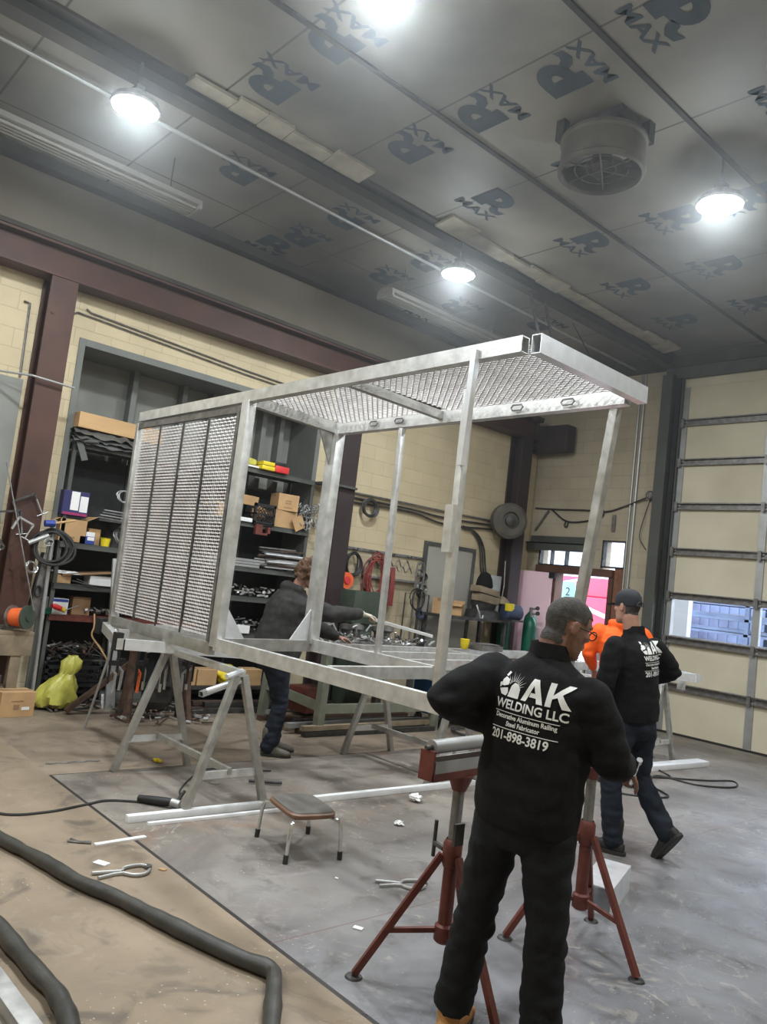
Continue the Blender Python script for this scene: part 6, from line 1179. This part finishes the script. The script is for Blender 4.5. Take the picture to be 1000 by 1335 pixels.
def person(label, root, J, facing, headf, cloth, **k):
    """J: pelvis neck head shL shR elL elR wrL wrR hipL hipR knL knR anL anR (world)"""
    t = thing('person', label, 'person', root); J = {a: V(b) for a, b in J.items()}
    fw = V((facing[0], facing[1], 0)).normalized(); up = (J['neck'] - J['pelvis']).normalized(); r = fw.cross(up).normalized(); fw = up.cross(r).normalized()
    W = k.get('W', 1.0); D = k.get('D', 1.0); hs = k.get('hs', 1.0)
    # body: one continuous surface with head, neck, torso, arms, hands, legs, feet
    f = MB(); P, hr, hf, hu = head_geo(f, J['head'], headf, k.get('headup', (0, 0, 1)), hs)
    nk = J['neck']; chain(f, [P(0, -0.025, -0.06), nk - up * 0.04], [0.060, 0.066], 16)
    L = (J['neck'] - J['pelvis']).length
    f.loft([(J['pelvis'] + up * L * a, r * b * 0.86 * W, fw * c_ * 0.86 * D) for a, b, c_ in ((-0.1, 0.14, 0.10), (0, 0.17, 0.12), (0.25, 0.15, 0.11), (0.6, 0.18, 0.12), (0.85, 0.17, 0.09), (0.95, 0.09, 0.07))], 20)
    for s_ in 'LR':
        chain(f, [J['sh' + s_], J['el' + s_], J['wr' + s_]], [0.055, 0.040, 0.026]); chain(f, [J['hip' + s_], J['kn' + s_], J['an' + s_]], [0.08, 0.055, 0.040])
        fd = V(k['toe' + s_] + (0,)).normalized(); chain(f, [J['an' + s_] - V((0, 0, 0.04)), J['an' + s_] - V((0, 0, 0.055)) + fd * (0.03 if k.get('lift' + s_) else 0.12)], [0.030, 0.022])
        hd = k['hand' + s_]; hand(f, J['wr' + s_], hd[0], hd[1], hd[2], hd[3])
    body = link_mesh(remesh(f, 0.0062, 2), 'body', k.get('skin', 'skin'), t)
    # trousers
    f = MB(); f.loft([(J['pelvis'] + up * z, r * a * W, fw * b * D) for z, a, b in ((-0.16, 0.10, 0.09), (-0.10, 0.17, 0.125), (-0.02, 0.19, 0.14), (0.08, 0.185, 0.135), (0.12, 0.17, 0.12))], 24)
    for s_ in 'LR':
        kn, an = J['kn' + s_], J['an' + s_]; low = an + (kn - an).normalized() * 0.02; low2 = an + (kn - an).normalized() * k.get('cuff' + s_, 0.0)
        chain(f, [J['hip' + s_] - V((0, 0, 0.02)), J['hip' + s_].lerp(kn, 0.5), kn, kn.lerp(low, 0.5), low, low2], [0.108 * W, 0.092 * W, 0.075, 0.078, 0.074, 0.072], 18)
    sd = k.get('seed', 1)
    def wr_(amp, pts, fq=11):
        def fn(p):
            near = 0.0
            for q, rad in pts: near = max(near, 1 - (p - q).length / rad)
            n1 = noise.noise(V((p.x * fq, p.y * fq, p.z * fq * 1.8)) + V((sd, 0, 0))); n2 = abs(noise.noise(V((p.x * fq * 0.8 + p.z * 4, p.y * fq * 0.8 - p.z * 3, p.z * fq * 1.5)) + V((0, sd, 0))))
            return amp * (n1 * 0.8 + n2 * 1.2 * (0.35 + 1.6 * max(0, near)) - 0.25)
        return fn
    pts = [(J['kn' + s_], 0.22) for s_ in 'LR'] + [(J['an' + s_] + V((0, 0, 0.08)), 0.2) for s_ in 'LR'] + [(J['pelvis'] - up * 0.12, 0.2)]
    link_mesh(remesh(f, 0.011, 4, wr_(0.011, pts)), 'trousers', cloth[1], t)
    # jacket
    f = MB(); hem = k.get('hem', -0.06)
    f.loft([(J['pelvis'] + up * z, r * a * W, fw * b * D) for z, a, b in ((hem, 0.205, 0.150), (hem + 0.05, 0.212, 0.158), (hem + 0.16, 0.215, 0.162), (L * 0.45, 0.215, 0.158), (L * 0.68, 0.228, 0.155), (L * 0.82, 0.215, 0.135), (L * 0.90, 0.17, 0.115), (L * 0.97, 0.105, 0.09), (L * 1.0, 0.08, 0.078), (L * 1.0 + 0.025, 0.073, 0.075))], 30, sq=2.3)
    for s_ in 'LR':
        ar = k.get('arm', 1.0)
        e, w_ = J['el' + s_], J['wr' + s_]; chain(f, [J['sh' + s_] - up * 0.02, J['sh' + s_].lerp(e, 0.5), e, e.lerp(w_, 0.5), w_ - (w_ - e).normalized() * 0.03], [0.088 * ar, 0.078 * ar, 0.068 * ar, 0.060 * ar, 0.046 * ar], 18)
    if k.get('hood'):
        b = nk - fw * 0.055 + up * 0.0
        chain(f, [b - r * 0.11 - fw * 0.0 + fw * 0.05, b - fw * 0.05, b + r * 0.11 + fw * 0.05], [0.045, 0.065, 0.045], 14); chain(f, [b - fw * 0.03, b - fw * 0.06 - up * 0.12], [0.07, 0.03], 14)
    pts = [(J['el' + s_], 0.2) for s_ in 'LR'] + [(J['sh' + s_] - up * 0.12, 0.14) for s_ in 'LR'] + [(J['pelvis'] + up * 0.05, 0.25)]
    jm = remesh(f, 0.011, 4, wr_(0.009, pts, 9)); vs = [v.co.copy() for v in jm.vertices]; fs = [tuple(p.vertices) for p in jm.polygons]
    jacket = link_mesh(jm, k.get('top_name', 'jacket'), cloth[0], t)
    bvh = BVHTree.FromPolygons(vs, fs)
    if k.get('hem_band'):
        f = MB(); f.loft([(J['pelvis'] + up * z, r * a * W, fw * b * D) for z, a, b in ((hem - 0.025, 0.200, 0.148), (hem - 0.02, 0.207, 0.154), (hem + 0.035, 0.212, 0.159), (hem + 0.04, 0.200, 0.150))], 36, sq=2.3); f.build('hem_band', cloth[0], jacket, w=True)
    if k.get('collar', True):
        f = MB(); f.lathe([(0.068, -0.02), (0.080, -0.02), (0.074, 0.035), (0.064, 0.035), (0.068, -0.02)], c=nk + up * 0.02, axis=up, n=28); f.build('collar', k.get('collar_mat', cloth[0]), jacket, w=True)
    # boots
    for s_ in 'LR':
        f = MB(); so = MB(); boot(f, so, J['an' + s_], k['toe' + s_], lift=k.get('lift' + s_, 0)); b = link_mesh(remesh(f, 0.008, 2), 'boot', cloth[2], t); so.build('sole', k.get('sole', 'black_rubber'), b, w=True)
    return t, P, (hr, hf, hu), (r, fw, up), jacket, bvh, body
def hair_cap(t, P, mat, cover, amp=0.0015, thick=0.004, name='hair', curly=0.0, hs=1.0, seed=0, body=None):
    """shell that follows the skull surface: cover(x, y, z) says where hair grows (head-frame metres)"""
    off = wloc(t); bv = BVHTree.FromPolygons([v.co + off for v in body.data.vertices], [tuple(p.vertices) for p in body.data.polygons])
    f = MB(); nlat, nlon = 34, 52; idx = {}; vs = []; c0 = P(0, 0, 0)
    for i in range(nlat + 1):
        th = R(1) + R(140) * i / nlat
        for j in range(nlon):
            ph = 2 * PI * j / nlon; q = V((math.sin(th) * math.cos(ph), math.sin(th) * math.sin(ph), math.cos(th)))
            d = (P(*q) - c0).normalized(); h, _, _, _ = bv.ray_cast(c0 + d * 0.2, -d, 0.2)
            rad = min((h - c0).length if h is not None else 0.09, 0.125); qq = q * rad
            ok = cover(qq.x, qq.y, qq.z); dd = (thick + amp * noise.noise(qq * 90 + V((seed, 0, 0))) + curly * (0.5 + noise.noise(qq * 26 + V((0, seed, 0))) + 0.7 * noise.noise(qq * 60))) 
            idx[(i, j)] = len(vs); vs.append((c0 + d * (rad + max(dd, 0.001)), ok))
    f.v = [q for q, c_ in vs]
    for i in range(nlat):
        for j in range(nlon):
            a = [idx[(i, j)], idx[(i + 1, j)], idx[(i + 1, (j + 1) % nlon)], idx[(i, (j + 1) % nlon)]]
            if all(vs[q][1] for q in a): f.f.append(a); f.m.append(0)
    f.f.append([idx[(0, j)] for j in range(nlon)]); f.m.append(0)
    used = sorted({i for q in f.f for i in q}); mp = {a: b for b, a in enumerate(used)}; f.v = [f.v[i] for i in used]; f.f = [[mp[i] for i in q] for q in f.f]
    return f.build(name, mat, t, w=True, smooth=80)
def back_print(jacket, bvh, frm, O, sc=1.0, sx_=1.0):
    r, fw, up = frm; f = MB()
    def sub(pts_polys):
        bm = bmesh.new(); vs, fs = pts_polys; bv = [bm.verts.new(v) for v in vs]
        for q in fs:
            try: bm.faces.new([bv[i] for i in q])
            except ValueError: pass
        bmesh.ops.triangulate(bm, faces=bm.faces[:])
        for _ in range(5):
            le = [e for e in bm.edges if e.calc_length() > 0.012]
            if not le: break
            bmesh.ops.subdivide_edges(bm, edges=le, cuts=1, use_grid_fill=False); bmesh.ops.triangulate(bm, faces=[q for q in bm.faces if len(q.verts) > 3])
        bm.verts.index_update(); out = ([v.co.copy() for v in bm.verts], [tuple(v.index for v in q.verts) for q in bm.faces]); bm.free(); return out
    def put(vs, fs):
        vs, fs = sub(([V((v[0], v[1], 0)) for v in vs], fs)); ok = {}
        base = []
        for i, v in enumerate(vs):
            o = O + r * v.x * sc * sx_ + up * v.y * sc; h, n_, _, _ = bvh.ray_cast(o - fw * 0.6, fw, 0.9)
            if h is None: base.append(o); ok[i] = False
            else: base.append(h - fw * 0.005); ok[i] = True
        f.add(base, [q for q in fs if all(ok[i] for i in q)])
    def poly(pts): put(pts, [tuple(range(len(pts)))])
    def txt(s, size, x, y, off=0.0, sx=1.0, cx='LEFT', shear=0): vs, fs = text_polys(s, size, off=off, cx=cx, shear=shear); put([(v.x * sx + x, v.y + y) for v in vs], fs)
    # big A and K drawn as wide bold letters
    A0, A1, B0, B1 = -0.030, 0.075, 0.085, 0.20
    poly([(-0.035, 0.035), (-0.008, 0.035), (0.030, 0.130), (0.008, 0.130)]); poly([(0.008, 0.130), (0.036, 0.130), (0.078, 0.035), (0.048, 0.035)]); poly([(0.005, 0.055), (0.050, 0.055), (0.043, 0.073), (0.010, 0.073)])
    poly([(0.088, 0.035), (0.114, 0.035), (0.114, 0.130), (0.088, 0.130)]); poly([(0.114, 0.082), (0.160, 0.130), (0.195, 0.130), (0.138, 0.078), (0.114, 0.068)]); poly([(0.126, 0.090), (0.146, 0.098), (0.196, 0.035), (0.162, 0.035)])
    # welder emblem: rays, mask shape and dark visor gap
    for k in range(11):
        a = R(18 + k * 13); c0 = (-0.085, 0.072); poly([(c0[0] + 0.028 * math.cos(a - 0.05), c0[1] + 0.028 * math.sin(a - 0.05)), (c0[0] + (0.070 if k % 2 else 0.058) * math.cos(a), c0[1] + (0.070 if k % 2 else 0.058) * math.sin(a)), (c0[0] + 0.028 * math.cos(a + 0.05), c0[1] + 0.028 * math.sin(a + 0.05))])
    poly([(-0.110, 0.035), (-0.050, 0.035), (-0.050, 0.075), (-0.065, 0.092), (-0.085, 0.096), (-0.100, 0.080)])
    poly([(-0.165, 0.060), (-0.150, 0.040), (-0.120, 0.036), (-0.112, 0.050), (-0.118, 0.070), (-0.140, 0.066)]); poly([(-0.160, 0.074), (-0.142, 0.074), (-0.118, 0.082), (-0.120, 0.104), (-0.145, 0.112), (-0.158, 0.098)]); poly([(-0.150, 0.118), (-0.138, 0.114), (-0.128, 0.132), (-0.140, 0.136)]); poly([(-0.168, 0.064), (-0.160, 0.068), (-0.160, 0.088), (-0.170, 0.084)])
    txt('WELDING LLC', 0.052, -0.165, -0.012, off=0.0012, sx=1.06)
    poly([(-0.165, -0.026), (0.165, -0.026), (0.165, -0.029), (-0.165, -0.029)]); poly([(-0.165, -0.090), (0.165, -0.090), (0.165, -0.093), (-0.165, -0.093)])
    txt('Decorative Aluminum Railing', 0.0265, 0.0, -0.052, off=0.0007, cx='CENTER', sx=1.0); txt('Steel Fabricator', 0.0265, 0.0, -0.080, off=0.0007, cx='CENTER', sx=1.0)
    txt('201-898-3819', 0.052, -0.160, -0.136, off=0.0012, sx=1.0)
    # orient towards the viewer side: two sided thin print
    me = f.mesh('back_print', wloc(jacket)); me.materials.append(MAT['print_white']); o = bpy.data.objects.new('back_print', me); C.objects.link(o); o.parent = jacket
    o['label'] = 'white company print on the back'; return o

# near man, seen from behind between the two roller stands
J = dict(pelvis=(-1.85, 2.515, 0.93), neck=(-1.825, 2.53, 1.495), head=(-1.785, 2.575, 1.618), shL=(-2.025, 2.47, 1.415), shR=(-1.645, 2.545, 1.385), elL=(-2.045, 2.215, 1.30), wrL=(-2.07, 2.50, 1.19), elR=(-1.565, 2.62, 1.155), wrR=(-1.655, 2.87, 1.10),
         hipL=(-1.955, 2.50, 0.87), hipR=(-1.75, 2.535, 0.87), knL=(-2.0, 2.46, 0.47), knR=(-1.735, 2.555, 0.46), anL=(-2.07, 2.465, 0.09), anR=(-1.75, 2.60, 0.09))
t, P, hfr, tfr, jk, bvh, body = person('person in black printed pullover and black jeans, seen from behind, glasses, leaning over a rail', (-1.9, 2.53, 0), J, (-0.09, 0.995), (0.38, 0.90, -0.30), ('fleece_black', 'jeans_black', 'boot_tan'), cuffL=0.14, cuffR=0.06, hs=0.97,
    skin='skin', headup=(0.1, 0.1, 1), toeL=(-0.35, 0.93), toeR=(0.1, 1.0), handL=((0.25, 0.9, -0.35), (0.9, -0.1, -0.3), 1, 0.5), handR=((-0.35, 0.85, -0.35), (-0.6, 0, -0.8), -1, 0.7), seed=2.3, hem=-0.07, hem_band=False, arm=1.05, W=0.97)
hair_cap(t, P, 'hair_grey', lambda x, y, z: (z > (-0.078 if y < -0.03 else -0.03) and y < 0.035 and not (abs(x) > 0.060 and -0.035 < y and z < 0.025)) or z > 0.055, thick=0.0035, body=body)
r, fw, up = tfr
back_print(jk, bvh, (r, fw, up), V((-1.842, 2.515, 1.30)) + r * 0.035, 0.90, 0.88)
# glasses
f = MB()
for s_ in (-1, 1):
    f.tube([P(s_ * 0.033 + 0.024 * math.cos(a * PI / 8), 0.103, 0.006 + 0.018 * math.sin(a * PI / 8)) for a in range(16)], 0.0022, 6, closed=True); f.tube([P(s_ * 0.057, 0.102, 0.010), P(s_ * 0.080, 0.06, 0.012), P(s_ * 0.082, -0.005, 0.010)], 0.0022, 6)
f.tube([P(-0.009, 0.104, 0.01), P(0.009, 0.104, 0.01)], 0.002, 6); g = f.build('glasses', 'steel_black', t, w=True)
f = MB(); f.box(J and (-2.0, 2.32, 0.80), (0.012, 0.05, 0.08)); f.build('pocket_clip', 'steel_dark', t, w=True)
f = MB(); f.tube([(-1.665, 2.93, 1.03), (-1.60, 2.86, 1.13)], 0.008, 8); f.tube([(-1.60, 2.86, 1.13), (-1.59, 2.85, 1.145)], 0.012, 8); top(f, 'scriber', 'chrome', 'small shiny tool in the right hand of the near man', 'tool')

# second man, walking, cap on
J = dict(pelvis=(-3.035, 5.32, 0.96), neck=(-3.075, 5.275, 1.555), head=(-3.125, 5.24, 1.735), shL=(-3.10, 5.09, 1.465), shR=(-3.03, 5.49, 1.475), elL=(-3.10, 4.995, 1.19), wrL=(-3.27, 5.09, 1.02), elR=(-2.96, 5.66, 1.30), wrR=(-3.19, 5.72, 1.18),
         hipL=(-3.05, 5.21, 0.90), hipR=(-3.02, 5.42, 0.90), knL=(-3.10, 5.18, 0.49), knR=(-3.04, 5.46, 0.52), anL=(-3.06, 5.21, 0.09), anR=(-2.80, 5.46, 0.19))
t, P, hfr, tfr, jk, bvh, body = person('person in black cap and printed black pullover walking left, dark jeans, back to camera', (-3.03, 5.32, 0), J, (-0.985, -0.17), (-0.97, 0.15, -0.05), ('fleece_black', 'jeans_navy', 'boot_dark'),
    skin='skin_light', toeL=(-0.95, -0.25), toeR=(-1, 0.1), liftR=R(52), handL=((-0.6, 0.2, -0.7), (0.3, 0.9, 0), -1, 0.5), handR=((-0.9, 0.1, -0.3), (0, -0.5, -0.8), -1, 0.6), seed=5.1, hem=-0.03, arm=0.98, W=0.95)
hair_cap(t, P, 'hair_grey', lambda x, y, z: z > -0.05 and y < 0.02 and not (abs(x) > 0.062 and -0.03 < y), thick=0.003, body=body)
f = MB(); f.loft([(P(0, -0.006, z), hfr[0] * a, hfr[1] * b) for z, a, b in ((0.012, 0.080, 0.104), (0.04, 0.083, 0.107), (0.08, 0.079, 0.100), (0.115, 0.062, 0.080), (0.135, 0.035, 0.045), (0.142, 0.008, 0.01))], 28); cp = f.build('cap', 'cap_black', t, w=True, smooth=50)
f = MB(); f.loft([(P(0, 0.095 + d_, 0.028 - 0.12 * d_), hfr[0] * w_, hfr[2] * 0.004) for d_, w_ in ((0, 0.070), (0.03, 0.068), (0.06, 0.055), (0.075, 0.03))], 16); f.build('brim', 'cap_black', cp, w=True)
f = MB(); f.tube([P(0.035 * math.cos(a), -0.112 - 0.002, 0.015 + 0.03 * math.sin(a)) for a in [PI * q / 10 for q in range(11)]], 0.003, 6); f.tube([P(-0.036, -0.110, 0.016), P(0, -0.116, 0.014), P(0.036, -0.110, 0.016)], 0.005, 6); f.build('cap_strap', 'steel_dark', cp, w=True)
f = MB(); f.sphere(P(0, -0.006, 0.143), 0.008, 8); f.build('cap_button', 'cap_black', cp, w=True)
r, fw, up = tfr
back_print(jk, bvh, tfr, V((-3.055, 5.30, 1.385)) - r * 0.012, 0.90, 0.92)

# third man behind the frame, leaning forward, reaching with a gloved hand
J = dict(pelvis=(-6.20, 4.31, 0.92), neck=(-6.17, 4.42, 1.54), head=(-6.10, 4.51, 1.705), shL=(-6.29, 4.46, 1.42), shR=(-6.00, 4.40, 1.40), elL=(-6.2, 4.72, 1.20), wrL=(-6.1, 4.95, 1.12), elR=(-5.89, 4.66, 1.35), wrR=(-5.775, 4.95, 1.385),
         hipL=(-6.28, 4.36, 0.86), hipR=(-6.12, 4.29, 0.86), knL=(-6.24, 4.46, 0.46), knR=(-6.09, 4.36, 0.46), anL=(-6.26, 4.44, 0.09), anR=(-6.10, 4.29, 0.09))
t, P, hfr, tfr, jk, bvh, body = person('person in charcoal hooded jacket with curly brown hair reaching right with gloved hand', (-6.18, 4.35, 0), J, (0.25, 0.97), (0.35, 0.80, -0.48), ('hoodie_grey', 'jeans_navy', 'boot_grey'),
    skin='skin_light', toeL=(0.5, 0.85), toeR=(0.62, 0.78), handL=((0.7, 0.7, -0.1), (0, 0, -1), -1, 0.4), handR=((0.25, 0.95, -0.15), (0.1, 0, -1), -1, 0.75), seed=8.2, hem=-0.05, hood=True, collar=False, W=1.08, D=1.42, arm=1.22, top_name='hooded_jacket')
hair_cap(t, P, 'hair_brown', lambda x, y, z: (z > -0.07 and y < 0.03) or z > 0.045, thick=0.024, curly=0.04, seed=4, body=body)
f = MB(); d = V((0.30, 0.95, -0.12)).normalized(); hand(f, V(J['wrR']) + d * 0.0, (0.25, 0.95, -0.15), (0.1, 0, -1), -1, 0.75, 1.10); chain(f, [V(J['wrR']) - d * 0.07, V(J['wrR'])], [0.042, 0.034]); gl = link_mesh(remesh(f, 0.005, 1), 'glove', 'glove', t)
f = MB(); f.loft([(P(0, 0.062, z), hfr[0] * a, hfr[1] * b) for z, a, b in ((-0.105, 0.045, 0.04), (-0.07, 0.062, 0.052), (-0.03, 0.070, 0.052), (-0.015, 0.068, 0.046))], 20); f.build('face_mask', 'red', t, w=True)
f = MB(); p0, p1 = V((-5.745, 5.06, 1.355)), V((-5.47, 5.62, 1.25)); f.bar(p0, p1, 0.055, 0.012); f.bar(p0 + V((0.02, 0, -0.01)), p1 + V((0.02, 0, -0.01)), 0.008, 0.03); top(f, 'angle_bar', 'white_paint', 'bright flat aluminium bar held by the gloved hand', 'metal bar')

# man in orange, mostly hidden between the two others
J = dict(pelvis=(-4.30, 7.22, 0.98), neck=(-4.33, 7.20, 1.58), head=(-4.31, 7.17, 1.74), shL=(-4.50, 7.06, 1.50), shR=(-4.20, 7.38, 1.50), elL=(-4.60, 7.05, 1.24), wrL=(-4.66, 7.25, 1.08), elR=(-4.08, 7.48, 1.22), wrR=(-4.18, 7.66, 1.1),
         hipL=(-4.38, 7.15, 0.92), hipR=(-4.22, 7.31, 0.92), knL=(-4.38, 7.17, 0.50), knR=(-4.22, 7.33, 0.50), anL=(-4.36, 7.14, 0.09), anR=(-4.18, 7.31, 0.09))
t, P, hfr, tfr, jk, bvh, body = person('person in bright orange sweatshirt, half hidden between the two men in black', (-4.29, 7.23, 0), J, (-0.7, 0.7), (-0.7, 0.7, -0.1), ('orange_cloth', 'jeans_navy', 'boot_dark'),
    skin='skin_light', toeL=(-0.7, 0.7), toeR=(-0.7, 0.7), handL=((-0.3, 0.7, -0.5), (0.5, 0, 0), 1, 0.5), handR=((-0.3, 0.7, -0.5), (-0.5, 0, 0), -1, 0.5), seed=9.7, hem=-0.06, hood=True, collar=False, W=1.05, top_name='hooded_sweatshirt')
hair_cap(t, P, 'hair_grey', lambda x, y, z: (z > -0.06 and y < 0.02) or z > 0.06, thick=0.006, body=body)

# ------------------------------------------------------------ thin haze volume added for the lamp halos, mostly lens glow
m = MB(); m.bb(-9.43, 3.1, -3.5, YB + 0.09, -0.05, ZC + 0.05)
mt = bpy.data.materials.new('haze'); mt.use_nodes = True; nt = mt.node_tree; nt.nodes.clear()
ou = nt.nodes.new('ShaderNodeOutputMaterial'); vs_ = nt.nodes.new('ShaderNodeVolumeScatter')
vs_.inputs['Anisotropy'].default_value = 0.78
gg = nt.nodes.new('ShaderNodeNewGeometry'); sp_ = nt.nodes.new('ShaderNodeSeparateXYZ'); mr = nt.nodes.new('ShaderNodeMapRange')
mr.inputs['From Min'].default_value = 1.5; mr.inputs['From Max'].default_value = 5.2; mr.inputs['To Min'].default_value = 0.0012; mr.inputs['To Max'].default_value = 0.0085
nt.links.new(gg.outputs['Position'], sp_.inputs[0]); nt.links.new(sp_.outputs[2], mr.inputs['Value']); nt.links.new(mr.outputs[0], vs_.inputs['Density'])
vs_.inputs['Density'].default_value = 0.010; vs_.inputs['Color'].default_value = (0.92, 0.97, 1, 1)
nt.links.new(vs_.outputs[0], ou.inputs['Volume']); MAT['haze'] = mt
o = top(m, 'halo_haze', 'haze', 'thin bluish haze volume added to give the lamps halos', 'haze', kind='stuff', smooth=0)
